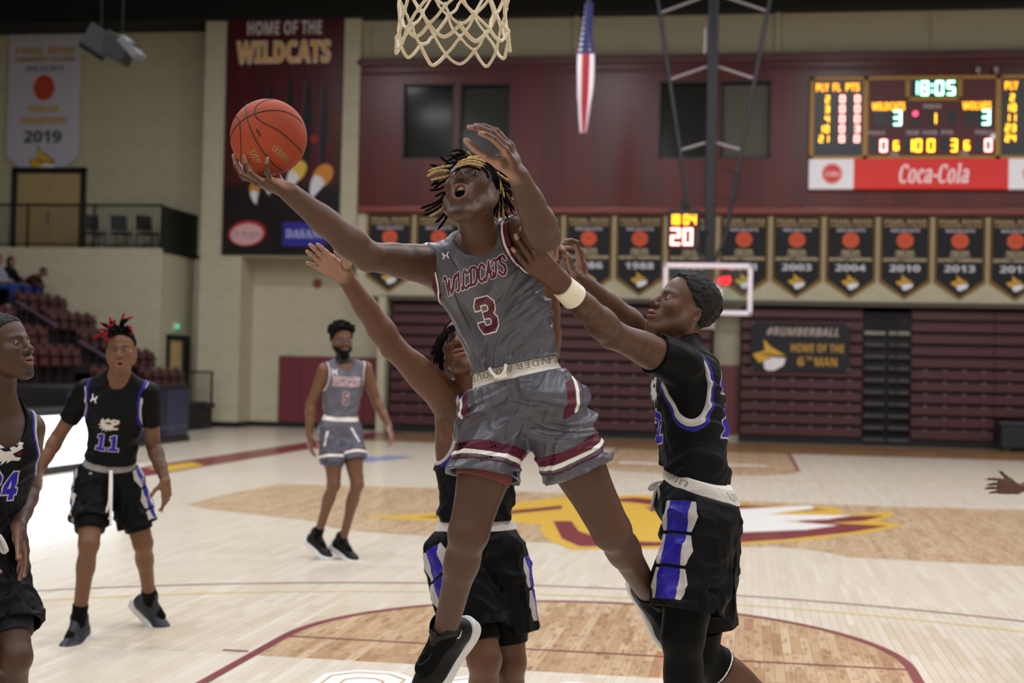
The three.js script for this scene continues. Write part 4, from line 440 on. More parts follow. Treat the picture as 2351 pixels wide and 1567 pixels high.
// ---- head
function headPrims(F, o, fr, s, m = 0, nose = 1) { // m: how far the mouth is open
  const P = (x, y, z) => add(o, fr.X, x * s, fr.Y, y * s, fr.Z, z * s), E = (x, y, z, a, b, c, k, sub, f2) => F.ell(P(x, y, z), [a * s, b * s, c * s], f2 || fr, k * s, sub), C = (a, b, ra, rb, k) => F.cone(P(...a), P(...b), ra * s, rb * s, k * s);
  const cy = -0.098 - 0.034 * m, cz = 0.07 - 0.014 * m;
  E(0, 0.05, -0.014, 0.074, 0.082, 0.094, 0.01); E(0, 0.045, 0.034, 0.063, 0.058, 0.054, 0.03); E(0, -0.015, 0.035, 0.058, 0.068, 0.056, 0.03);
  for (const q of [-1, 1]) { C([q * 0.056, -0.042 - 0.006 * m, 0.004], [q * 0.026, cy + 0.008, cz - 0.008], 0.019, 0.017, 0.034); C([q * 0.058, 0, 0], [q * 0.056, -0.045 - 0.008 * m, 0.006], 0.018, 0.018, 0.03); E(q * 0.043, -0.014, 0.06, 0.024, 0.018, 0.018, 0.028); C([q * 0.01, 0.026, 0.087], [q * 0.044, 0.026, 0.07], 0.0095, 0.009, 0.014); }
  E(0, cy, cz, 0.025, 0.018, 0.02, 0.02); E(0, cy + 0.02, cz - 0.03, 0.035, 0.02, 0.035, 0.025);
  E(0, -0.058, 0.074, 0.034, 0.028, 0.022, 0.02);
  for (const q of [-1, 1]) E(q * 0.033, 0.007, 0.096, 0.017, 0.0115, 0.014, 0.012, true);
  C([0, 0.016, 0.086], [0, -0.018, 0.106 * nose], 0.0075, 0.0105, 0.012); E(0, -0.024, 0.108 * nose, 0.0135, 0.0105, 0.0115, 0.008); for (const q of [-1, 1]) { E(q * 0.0155, -0.028, 0.096, 0.0095, 0.0088, 0.011, 0.007); E(q * 0.008, -0.0365, 0.101, 0.005, 0.0042, 0.0058, 0.003, true); }
  for (const q of [-1, 1]) { F.ell(P(q * 0.032, 0.006, 0.0745), [0.0152 * s, 0.0152 * s, 0.0152 * s], fr, 0.004 * s); E(q * 0.0325, 0.0055, 0.094, 0.0125, 0.0046, 0.012, 0.003, true); }
  if (m > 0.3) { E(0, -0.084, 0.066, 0.034, 0.032, 0.025, 0.02); E(0, -0.0715, 0.094, 0.0192, 0.0245 * m, 0.042, 0.003, true); const a = 0.0212, b = 0.026 * m; for (let i = 0; i < 20; i++) { const t = (i) => { const u = i / 20 * 2 * PI, sy = Math.sin(u); return [a * Math.cos(u), -0.0715 + b * (sy < 0 ? -Math.pow(-sy, 0.7) : sy), 0.0925 - 0.008 * Math.abs(Math.cos(u)) ** 2 - (sy < 0 ? 0.012 * m * -sy : 0)]; }; C(t(i), t(i + 1), 0.0043, 0.0043, 0.006); } }
  else { E(0, -0.0535, 0.0935, 0.024, 0.0078, 0.011, 0.007); E(-0.009, -0.052, 0.0965, 0.011, 0.0065, 0.008, 0.006); E(0.009, -0.052, 0.0965, 0.011, 0.0065, 0.008, 0.006); E(0, -0.0675, 0.0915, 0.021, 0.0085, 0.0115, 0.007); E(0, -0.0605, 0.101, 0.0235, 0.0014 + 0.012 * m, 0.012, 0.003, true); }
  for (const q of [-1, 1]) { const ef = { X: fr.X.clone().addScaledVector(fr.Z, -q * 0.45).normalize(), Y: fr.Y.clone().addScaledVector(fr.Z, -0.2).normalize() }; ef.Z = ef.X.clone().cross(ef.Y); E(q * 0.08, -0.006, -0.012, 0.009, 0.031, 0.0195, 0.006, false, ef); E(q * 0.0885, -0.002, -0.008, 0.0065, 0.018, 0.0105, 0.004, true, ef); E(q * 0.079, -0.033, -0.006, 0.008, 0.011, 0.01, 0.005, false, ef); }
  return P;
}
// ---- hand: every finger a chain of joints from its knuckle
function handPrims(F, o) { // o: wrist, right, s, fingers [{b, j, t}] index..little, thumb {b, t}, el (elbow end of the forearm), n (out of the palm)
  const s = o.s || 1, r0 = [0.0088, 0.0091, 0.0087, 0.0077], W0 = o.wrist, n = o.n, side = o.fingers[0].b.clone().sub(o.fingers[3].b).normalize(), pts = [W0];
  o.fingers.forEach((f, i) => { const c = f.j, r = r0[i] * s; F.cone(add(W0, side, (0.016 - 0.0105 * i) * s), c[0], 0.0165 * s, 0.0125 * s, 0.012 * s); F.cone(c[0], c[1], r * 1.1, r, 0.007 * s); F.cone(c[1], c[2], r * 1.0, r * 0.92, 0.0035 * s); F.cone(c[2], c[3], r * 0.93, r * 0.74, 0.003 * s); F.cone(c[1], c[1], r * 1.06, r * 1.06, 0.003 * s); pts.push(...c); });
  const m0 = mix(W0, o.fingers[0].j[0], 0.6), m3 = mix(W0, o.fingers[3].j[0], 0.55); F.cone(m0, m3, 0.0145 * s, 0.0145 * s, 0.014 * s); F.cone(add(W0, side, -0.012 * s, n, 0.006 * s), add(m3, n, 0.007 * s), 0.016 * s, 0.014 * s, 0.012 * s);
  const t = o.thumb.j; F.cone(add(W0, side, 0.012 * s), t[0], 0.017 * s, 0.0165 * s, 0.014 * s); F.cone(t[0], t[1], 0.0155 * s, 0.0118 * s, 0.012 * s); F.cone(t[1], t[2], 0.0112 * s, 0.0104 * s, 0.005 * s); F.cone(t[2], t[3], 0.0108 * s, 0.0082 * s, 0.003 * s); pts.push(...t);
  return boundsOf(pts, 0.03 * s);
}
// fingers from a palm frame: d along the hand, n out of the palm
function poseHand(wrist, d, n, right, s, curl, spread, thumb = [0.5, 0.8, 0.35, 0.5]) {
  d = d.clone().normalize(); n = n.clone().addScaledVector(d, -n.dot(d)).normalize(); const sd = right ? d.clone().cross(n) : n.clone().cross(d);
  const len = [[0.043, 0.026, 0.02], [0.047, 0.03, 0.021], [0.043, 0.028, 0.02], [0.034, 0.021, 0.018]], off = [0.027, 0.009, -0.009, -0.026], al = [0.09, 0.094, 0.089, 0.08];
  const fingers = off.map((q, i) => { const b = add(wrist, sd, q * s, d, al[i] * s), dir = d.clone().addScaledVector(sd, Math.tan(spread[i] * PI / 180)).normalize(), j = [b]; let p = b, ang = 0; for (let k = 0; k < 3; k++) { ang += curl[i][k] * PI / 180; p = add(p, dir, Math.cos(ang) * len[i][k] * s, n, Math.sin(ang) * len[i][k] * s); j.push(p); } return { b, j }; });
  const t0 = add(wrist, d, 0.024 * s, sd, 0.026 * s, n, 0.012 * s), td = V(0, 0, 0).addScaledVector(d, thumb[0]).addScaledVector(sd, thumb[1]).addScaledVector(n, thumb[2]).normalize(), te = td.clone().addScaledVector(d, thumb[3]).normalize();
  const t1 = add(t0, td, 0.043 * s), t2 = add(t1, te, 0.032 * s), t3 = add(t2, te, 0.024 * s, d, 0.004 * s);
  return { wrist, right, s, n, fingers, thumb: { j: [t0, t1, t2, t3] } };
}
// fingers given by knuckle and tip
function traceHand(wrist, n, right, s, fs, th) {
  const chain = (b, t, bow, cut) => { const j = [b]; for (const k of cut) { const p = mix(b, t, k); p.addScaledVector(bow, Math.sin(k * PI)); j.push(p); } return j; };
  return { wrist, right, s, n, fingers: fs.map(([b, t, bow]) => ({ b, j: chain(b, t, bow || n.clone().multiplyScalar(-0.006), [0.45, 0.76, 1]) })), thumb: { j: chain(th[0], th[1], th[2] || V(0, 0, 0), [0.42, 0.74, 1]) } };
}
// ---- shoes, built once in their own frame (z to the toe, y up, origin at the ankle)
const I3 = { X: V(1, 0, 0), Y: V(0, 1, 0), Z: V(0, 0, 1) };
const shoeParts = (() => {
  const F = new Field(); F.cone(V(0, 0.03, -0.022), V(0, -0.035, -0.022), 0.047, 0.044, 0.02); F.ell(V(0, -0.055, -0.042), [0.037, 0.05, 0.042], I3, 0.03); F.cone(V(0, -0.035, 0.02), V(0, -0.062, 0.11), 0.043, 0.036, 0.03); F.ell(V(0.003, -0.066, 0.14), [0.047, 0.036, 0.062], I3, 0.03); F.cone(V(0.02, -0.07, 0.1), V(0.012, -0.07, 0.02), 0.03, 0.028, 0.02); F.cone(V(0, 0.03, 0.015), V(0, -0.01, 0.055), 0.018, 0.026, 0.02);
  const b = F.fn(), cav = coneF(V(0, 0.12, -0.02), V(0, -0.01, -0.018), 0.036, 0.034);
  const upper = nets((x, y, z) => smax(smax(b(x, y, z), -cav(x, y, z), 0.006), -(y + 0.086), 0.004), V(-0.08, -0.12, -0.12), V(0.08, 0.1, 0.23), 0.005);
  const sole = (() => { const s = new THREE.Shape(); s.moveTo(0, -0.094); s.bezierCurveTo(0.045, -0.094, 0.042, -0.03, 0.04, 0); s.bezierCurveTo(0.038, 0.04, 0.056, 0.08, 0.056, 0.13); s.bezierCurveTo(0.054, 0.185, 0.03, 0.208, 0.004, 0.208); s.bezierCurveTo(-0.034, 0.206, -0.05, 0.17, -0.05, 0.13); s.bezierCurveTo(-0.05, 0.08, -0.036, 0.04, -0.038, 0); s.bezierCurveTo(-0.042, -0.03, -0.045, -0.094, 0, -0.094); const g = new THREE.ExtrudeGeometry(s, { depth: 0.02, bevelEnabled: true, bevelSize: 0.006, bevelThickness: 0.008, bevelSegments: 3, curveSegments: 12 }); g.rotateX(PI / 2); g.translate(0, -0.078, 0); const p = g.attributes.position; for (let i = 0; i < p.count; i++) { const z = p.getZ(i); let y = p.getY(i); if (z > 0.13) y += (z - 0.13) ** 2 * 3.2; if (z < -0.03 && y > -0.09) y += 0.014 * cl((-0.03 - z) / 0.05); p.setY(i, y); } g.computeVertexNormals(); return g; })();
  const laces = merge([...Array(6).keys()].map((k) => { const z = 0.035 + k * 0.017, y = -0.002 - k * 0.0068, w = 0.03; return tube([V(-w, y - 0.012, z), V(-w * 0.5, y + 0.005, z + 0.004), V(w * 0.5, y + 0.005, z + 0.004), V(w, y - 0.012, z)], 0.0032, 8, 5); }));
  const tongue = (() => { const g = rbox(-0.02, 0.02, -0.02, 0.03, -0.006, 0.006, 0.006); g.rotateX(-0.45); g.translate(0, 0.03, 0.026); return g; })();
  const loop = tube([V(0, 0.012, 0.05), V(0.02, 0.02, 0.085), V(0.005, 0.022, 0.12), V(-0.012, 0.02, 0.1), V(-0.004, 0.012, 0.055)], 0.0026, 24, 5);
  const swoosh = (() => { const s = new THREE.Shape(); s.moveTo(-0.012, 0.006); s.quadraticCurveTo(-0.016, -0.008, -0.002, -0.006); s.lineTo(0.016, 0.006); s.lineTo(-0.002, -0.001); s.quadraticCurveTo(-0.01, -0.003, -0.012, 0.006); const g = new THREE.ExtrudeGeometry(s, { depth: 0.002, bevelEnabled: false }); return g; })();
  return { upper, sole, laces, tongue, loop, swoosh };
})();
function putShoe(P, ank, toeDir, up, s, mats, extra) { // toeDir along the foot, up out of the instep
  const Z = toeDir.clone().normalize(), Y = up.clone().addScaledVector(Z, -up.dot(Z)).normalize(), X = Y.clone().cross(Z), g = new THREE.Group(); g.name = 'shoe'; g.matrixAutoUpdate = true; g.quaternion.setFromRotationMatrix(new THREE.Matrix4().makeBasis(X, Y, Z)); g.position.copy(ank); g.scale.setScalar(s);
  P.add(g); part(g, 'upper', shoeParts.upper, mats[0]); part(g, 'sole', shoeParts.sole, mats[1]); part(g, 'laces', shoeParts.laces, mats[2]); part(g, 'tongue', shoeParts.tongue, mats[0]); if (extra) extra(g); return g;
}
// ---- cloth
const tri = (x) => Math.abs(((x % 1) + 1) % 1 - 0.5) * 2;
function folds(fr, o, A, seedV = 0, dirs = [[30, 2.5, 15, 1], [110, 3, 16, 0.6]]) { // long creases running across the cloth: [angle, frequency along, frequency across, share, where]
  const D = dirs.map(([al, f, c, k, w]) => [Math.cos(al * PI / 180), Math.sin(al * PI / 180), f, c, k, w]);
  return (x, y, z) => { const u = (x - o.x) * fr.X.x + (y - o.y) * fr.X.y + (z - o.z) * fr.X.z, v = (x - o.x) * fr.Y.x + (y - o.y) * fr.Y.y + (z - o.z) * fr.Y.z, w = (x - o.x) * fr.Z.x + (y - o.y) * fr.Z.y + (z - o.z) * fr.Z.z; let s = 0;
    const b1 = noise3(u * 5 + seedV, v * 5 + 3, w * 5) * 0.045, b2 = noise3(u * 5 + 7, v * 5 + seedV, w * 5) * 0.045;
    for (let i = 0; i < D.length; i++) { const [c, sn, f, ac, k, wt] = D[i], U = u + b1, Q = v + b2, n = noise3((U * c + Q * sn) * f + seedV + i * 11, (Q * c - U * sn) * ac + i * 5, w * f * 1.3 + seedV), n2 = noise3((U * c + Q * sn) * f * 1.9 + 31, (Q * c - U * sn) * ac * 2.1 + i * 7, w * f * 2 + seedV), r = Math.exp(-n * n * 14), r2 = Math.exp(-n2 * n2 * 12); s += k * (wt ? wt(u, v, w) : 1) * (r - 0.35 + 0.4 * (r2 - 0.35)); } return A * s; };
}
function projUV(g, o, fr, w, h) { // printed cloth: front on the left half, back on the right half of the texture
  const p = g.attributes.position, nn = g.attributes.normal, ix = g.index.array, P = [], N = [], U = [], t = V(0, 0, 0), q = V(0, 0, 0);
  for (let i = 0; i < ix.length; i += 3) { let s = 0; for (let k = 0; k < 3; k++) s += q.fromBufferAttribute(nn, ix[i + k]).dot(fr.Z); const back = s < 0;
    for (let k = 0; k < 3; k++) { t.fromBufferAttribute(p, ix[i + k]); P.push(t.x, t.y, t.z); q.fromBufferAttribute(nn, ix[i + k]); N.push(q.x, q.y, q.z); t.sub(o); const u = t.dot(fr.X) / w, v = t.dot(fr.Y) / h; U.push(back ? 0.75 - Math.max(-0.49, Math.min(0.49, u)) * 0.5 : 0.25 + Math.max(-0.49, Math.min(0.49, u)) * 0.5, cl(v)); } }
  const r = new THREE.BufferGeometry(); r.setAttribute('position', new THREE.BufferAttribute(new Float32Array(P), 3)); r.setAttribute('normal', new THREE.BufferAttribute(new Float32Array(N), 3)); r.setAttribute('uv', new THREE.BufferAttribute(new Float32Array(U), 2)); return r;
}
const planeF = (pt, n) => { const k = pt.dot(n); return (x, y, z) => x * n.x + y * n.y + z * n.z - k; };
const clothMat = (c, r = 0.55, o = {}) => M(c, r, { specularIntensity: 0.6, ...o }), darkCloth = (c, r = 0.6, o = {}) => M(c, r, { specularIntensity: 0.22, ...o });
const skinMat = (o = {}) => new THREE.MeshPhysicalMaterial({ color: 0xffffff, vertexColors: true, roughness: 0.55, specularIntensity: 0.75, clearcoat: 0.1, clearcoatRoughness: 0.35, ...o });
const hairMat = (c, r = 0.9) => M(c, r, { specularIntensity: 0.2 });
// ---------------------------------------------------------------- a person from joints
// j: pelvis neck shR shL elR elL wrR wrL hipR hipL knR knL anR anL (points); head: { o, fr, s, mouth }
function buildBody(P, q) {
  const { j, s = 1, thin = 1 } = q, F = new Field(), T = new Field();
  const pf = q.pf = frameUX(mix(j.neck, j.pelvis, 0).sub(j.pelvis), j.hipL.clone().sub(j.hipR)), cf = q.cf = frameUX(j.neck.clone().sub(j.pelvis), j.shL.clone().sub(j.shR));
  if (q.turn) { for (const f of [pf, cf]) for (const v of [f.X, f.Z]) v.applyAxisAngle(f.Y, q.turn); }
  const TL = (t) => mix(j.pelvis, j.neck, t), t = thin * s;
  T.ell(add(j.pelvis, pf.Y, 0.035 * s), [0.15 * t, 0.11 * s, 0.105 * t], pf, 0.03);
  for (const e of [-1, 1]) T.ell(add(j.pelvis, pf.X, e * 0.07 * s, pf.Z, -0.05 * s, pf.Y, -0.03 * s), [0.078 * t, 0.085 * s, 0.075 * t], pf, 0.04);
  T.ell(TL(0.38), [0.132 * t, 0.16 * s, 0.092 * t], pf, 0.05); T.ell(TL(0.66), [0.15 * t, 0.18 * s, 0.108 * t], cf, 0.05); T.ell(add(TL(0.84), cf.Z, -0.005), [0.145 * t, 0.085 * s, 0.088 * t], cf, 0.05);
  for (const [e, sh] of [[-1, j.shR], [1, j.shL]]) {
    T.ell(add(TL(0.76), cf.X, e * 0.068 * s, cf.Z, 0.066 * s), [0.07 * s, 0.058 * s, 0.04 * s], cf, 0.03); T.cone(add(j.neck, cf.Y, -0.045 * s), sh, 0.052 * s, 0.056 * s, 0.04); T.cone(add(j.neck, cf.Y, 0.03 * s, cf.X, e * 0.025 * s), mix(j.neck, sh, 0.65).addScaledVector(cf.Y, 0.01 * s), 0.042 * s, 0.036 * s, 0.03); T.cone(mix(sh, TL(0.62), 0.3), add(TL(0.5), cf.X, e * 0.095 * s), 0.055 * s, 0.045 * s, 0.04);
  }
  F.p.push(...T.p);
  const ch = q.head.o, hf = q.head.fr; F.cone(add(j.neck, cf.Y, -0.03), add(ch, hf.Y, -0.045 * s, hf.Z, -0.022 * s), 0.062 * s, 0.056 * s, 0.03); for (const e of [-1, 1]) F.cone(add(j.neck, cf.Z, 0.045 * s, cf.X, e * 0.014, cf.Y, -0.035 * s), add(ch, hf.X, e * 0.055 * s, hf.Y, -0.03 * s, hf.Z, -0.015 * s), 0.013 * s, 0.018 * s, 0.02);
  q.arms = {}; q.legs = {};
  for (const k of ['R', 'L']) {
    const sh = j['sh' + k], el = j['el' + k], wr = j['wr' + k]; if (!el) continue; const ua = el.clone().sub(sh).normalize(), fa = wr.clone().sub(el).normalize(); let bend = mix(sh, wr, 0.5).sub(el); bend.addScaledVector(ua, -bend.dot(ua)); if (bend.length() < 0.02) bend.copy(cf.Z); bend.normalize();
    const A = new Field(); const am = (q.arm || 1) * s;
    A.cone(sh, mix(sh, el, 0.32), 0.056 * am, 0.048 * am, 0.03); A.cone(mix(sh, el, 0.2), el, 0.046 * am, 0.039 * am, 0.02); A.ell(add(mix(sh, el, 0.55), bend, 0.012 * s), [0.036 * am, 0.085 * s, 0.036 * am], frameUX(ua, cf.X.clone().addScaledVector(bend, 0.3)), 0.02); A.ell(add(mix(sh, el, 0.45), bend, -0.016 * s), [0.034 * am, 0.09 * s, 0.034 * am], frameUX(ua, cf.X.clone().addScaledVector(bend, 0.3)), 0.02);
    A.cone(el, mix(el, wr, 0.25), 0.039 * am, 0.042 * am, 0.015); A.cone(mix(el, wr, 0.2), mix(el, wr, 0.62), 0.042 * am, 0.034 * am, 0.015); A.cone(mix(el, wr, 0.55), wr, 0.035 * am, 0.0265 * am, 0.015); A.cone(add(el, bend, -0.012 * s), add(el, bend, -0.012 * s), 0.03 * am, 0.03 * am, 0.012);
    F.p.push(...A.p); q.arms[k] = { A, sh, el, wr, ua, fa };
  }
  for (const k of ['R', 'L']) {
    const hip = j['hip' + k], kn = j['kn' + k], an = j['an' + k]; if (!kn) continue; const th = kn.clone().sub(hip).normalize(), sk = an.clone().sub(kn).normalize(); let fw = kn.clone().sub(mix(hip, an, 0.5)); fw.addScaledVector(th, -fw.dot(th)); if (fw.length() < 0.03) fw.copy(pf.Z); fw.normalize(); const lf = frameUX(th.clone().negate(), fw.clone().cross(th)); const A = new Field(), lm = (q.leg || 1) * s;
    A.cone(add(hip, th, 0.04), kn, 0.086 * lm, 0.056 * lm, 0.03); A.ell(add(mix(hip, kn, 0.45), fw, 0.02 * s), [0.07 * lm, 0.17 * s, 0.06 * lm], lf, 0.03); A.ell(add(mix(hip, kn, 0.55), fw, -0.03 * s), [0.055 * lm, 0.15 * s, 0.05 * lm], lf, 0.03); A.ell(add(mix(hip, kn, 0.86), fw, 0.018 * s, lf.X, 0.022 * s), [0.028 * lm, 0.045 * s, 0.03 * lm], lf, 0.02); A.ell(add(mix(hip, kn, 0.88), fw, 0.018 * s, lf.X, -0.022 * s), [0.028 * lm, 0.045 * s, 0.03 * lm], lf, 0.02);
    A.cone(kn, kn, 0.052 * lm, 0.052 * lm, 0.02); A.ell(add(kn, fw, 0.036 * s), [0.024 * s, 0.03 * s, 0.018 * s], lf, 0.015);
    let bw = fw.clone().negate(); bw.addScaledVector(sk, -bw.dot(sk)).normalize(); A.cone(kn, mix(kn, an, 0.3), 0.05 * lm, 0.049 * lm, 0.02); A.cone(mix(kn, an, 0.25), an, 0.046 * lm, 0.034 * lm, 0.02); A.ell(add(mix(kn, an, 0.3), bw, 0.026 * s), [0.044 * lm, 0.12 * s, 0.034 * lm], frameUX(sk.clone().negate(), lf.X), 0.025); A.cone(add(mix(kn, an, 0.12), fw, 0.03 * s), add(mix(kn, an, 0.8), bw, -0.018 * s), 0.014 * s, 0.012 * s, 0.02);
    const toe = q.toes[k]; A.cone(an, add(an, toe, 0.1 * s, sk, 0.04 * s), 0.036 * s, 0.028 * s, 0.02); F.p.push(...A.p); q.legs[k] = { A, hip, kn, an, th, sk, fw, lf };
  }
  q.T = T; q.F = F;
  const hp = headPrims(F, q.head.o, q.head.fr, q.head.s, q.head.mouth || 0, q.head.nose || 1), hs = q.head.s; q.hp = hp;
  const boxes = [around(add(q.head.o, q.head.fr.Y, 0.01, q.head.fr.Z, 0.01), 0.165 * hs)];
  for (const h of q.hands || []) { const b = handPrims(F, h); boxes.push(b); h.box = b; }
  // colours of the skin itself: lips, brows, beard, palms, tattoos
  const base0 = L2(q.skin), dark = mixC(base0, [0, 0, 0], 0.45), lip = mixC(base0, L2(q.lip || 0x9a5a52), 0.55), palm = mixC(base0, L2(0xd0a08c), q.palm ?? 0.55), hair = L2(0x0c0a09), ho = q.head.o, hfX = hf.X, hfY = hf.Y, hfZ = hf.Z;
  const color = (x, y, z, nx, ny, nz) => {
    let c = mixC(base0, dark, 0.1 + 0.07 * noise3(x * 9, y * 9, z * 9)); const dx = x - ho.x, dy = y - ho.y, dz = z - ho.z, u = (dx * hfX.x + dy * hfX.y + dz * hfX.z) / hs, v = (dx * hfY.x + dy * hfY.y + dz * hfY.z) / hs, w = (dx * hfZ.x + dy * hfZ.y + dz * hfZ.z) / hs, m = q.head.mouth || 0;
    if (u * u + v * v + w * w < 0.035) {
      if (m > 0.3) { const ry = (v + 0.0715) / (0.031 * m), rx = u / 0.027, r = rx * rx + ry * ry; if (w > 0.05 && r < 1.15) c = mixC(c, lip, 0.5 * sst(1.15, 0.95, r)); if (w < 0.086 && r < 0.62 && w > 0.01) c = L2(0x2c0a0c); }
      else if (w > 0.07) { const r = (u / 0.025) ** 2 + ((v + 0.0605) / 0.0155) ** 2; c = mixC(c, lip, 0.8 * sst(1.15, 0.8, r)); if (Math.abs(v + 0.0605) < 0.0016 && Math.abs(u) < 0.023) c = dark; }
      const bx = (Math.abs(u) - 0.033) / 0.022, by = (v - 0.0295 + 0.006 * bx * bx) / 0.0048; if (w > 0.05 && Math.abs(bx) < 1 && Math.abs(by) < 1.2) c = mixC(c, hair, 0.8 * sst(1.2, 0.5, Math.abs(by)) * sst(1, 0.8, Math.abs(bx)));
      if (w > 0.06 && Math.abs(v - 0.0055) < 0.0065 && Math.abs(Math.abs(u) - 0.0325) < 0.0135) c = mixC(c, hair, 0.4);
      const cy = -0.098 - 0.034 * m; if (q.goatee && w > 0.03) { const r = (u / 0.02) ** 2 + ((v - cy) / 0.017) ** 2; c = mixC(c, hair, q.goatee * sst(1.4, 0.5, r)); if (v < -0.038 && v > -0.05 && Math.abs(u) < 0.026 && m < 0.3) c = mixC(c, hair, q.goatee * 0.5); }
      if (q.beard && v < -0.03 && w > -0.02 && !((u / 0.027) ** 2 + ((v + 0.0605) / 0.012) ** 2 < 1)) c = mixC(c, hair, q.beard * sst(-0.025, -0.045, v + 0.25 * Math.max(0, 0.05 - w) * 0));
      if (q.fade) { const line = 0.02 + (w > 0 ? 0.62 * w : 0.9 * w) + (Math.abs(u) < 0.05 && w > 0.03 ? 0.02 : 0); const t0 = sst(-0.012, 0.012, v - line); c = mixC(c, hair, q.fade * t0); }
    }
    for (const h of q.hands || []) { const b = h.box; if (x > b[0].x && x < b[1].x && y > b[0].y && y < b[1].y && z > b[0].z && z < b[1].z) { const k = nx * h.n.x + ny * h.n.y + nz * h.n.z, kd = h.kd || (h.kd = mix(h.fingers[1].j[0], h.fingers[2].j[0], 0.5).sub(h.wrist).normalize()), dw = (x - h.wrist.x) * kd.x + (y - h.wrist.y) * kd.y + (z - h.wrist.z) * kd.z; c = mixC(c, palm, 0.85 * sst(-0.05, 0.65, k) * sst(-0.03, 0.03, dw)); for (const f of [...h.fingers, h.thumb]) { const tip = f.j[3], dt = Math.hypot(x - tip.x, y - tip.y, z - tip.z); if (dt < 0.0125 * h.s && k < -0.3) c = mixC(c, L2(0xc79a88), 0.6); if (dt < 0.012 * h.s && k > -0.2) c = mixC(c, palm, 0.5); for (const [i, p] of [[1, f.j[1]], [2, f.j[2]]]) if (k < 0.1 && Math.hypot(x - p.x, y - p.y, z - p.z) < 0.012) c = mixC(c, dark, 0.35); } } }
    if (q.ink) c = mixC(c, L2(0x14100f), q.ink(x, y, z));
    return c;
  };
  const inBox = (b, m, x, y, z) => x > b[0].x + m && x < b[1].x - m && y > b[0].y + m && y < b[1].y - m && z > b[0].z + m && z < b[1].z - m;
  const rb = q.res?.body || 0.009, rh = q.res?.head || 0.0034, rhd = q.res?.hand || 0.0034;
  const [lo, hi] = boundsOf([...Object.values(j), ...Object.values(q.toes).map((t, i) => add(j[i ? 'anL' : 'anR'] || j.pelvis, t, 0.15))], 0.22);
  const gs = [nets(F, lo, hi, rb, { color, skip: (x, y, z) => boxes.some((b) => inBox(b, rb * 1.1, x, y, z)) })];
  boxes.forEach((b, i) => { const cutNeck = 1; gs.push(nets(F, b[0], b[1], i ? rhd : rh, { color, skip: i ? (x, y, z) => boxes.slice(0, i).some((c) => inBox(c, 0.004, x, y, z)) : undefined })); });
  part(P, 'body', joinGeo(gs), skinMat(q.skinOpt));
  // eyes
  const eyeTex = q.eyeTex || (q.eyeTex = eyeMap);
  for (const e of [-1, 1]) { const g = new THREE.SphereGeometry(0.0138 * hs, 24, 16); g.rotateX(PI / 2); const m = part(P, 'eye', g, eyeTex); m.position.copy(hp(e * 0.032, 0.006, 0.0752)); const look = (q.look || q.head.fr.Z).clone(); m.quaternion.setFromUnitVectors(V(0, 0, 1), look.normalize()); }
  return q;
}
const eyeMap = M(0xffffff, 0.12, { map: canvasTex(64, 128, (c, w, h) => { c.fillStyle = '#b9aea6'; c.fillRect(0, 0, w, h); c.fillStyle = '#2a160c'; c.fillRect(0, 0, w, 27); c.fillStyle = '#050404'; c.fillRect(0, 0, w, 13); }), clearcoat: 1, clearcoatRoughness: 0.03 });
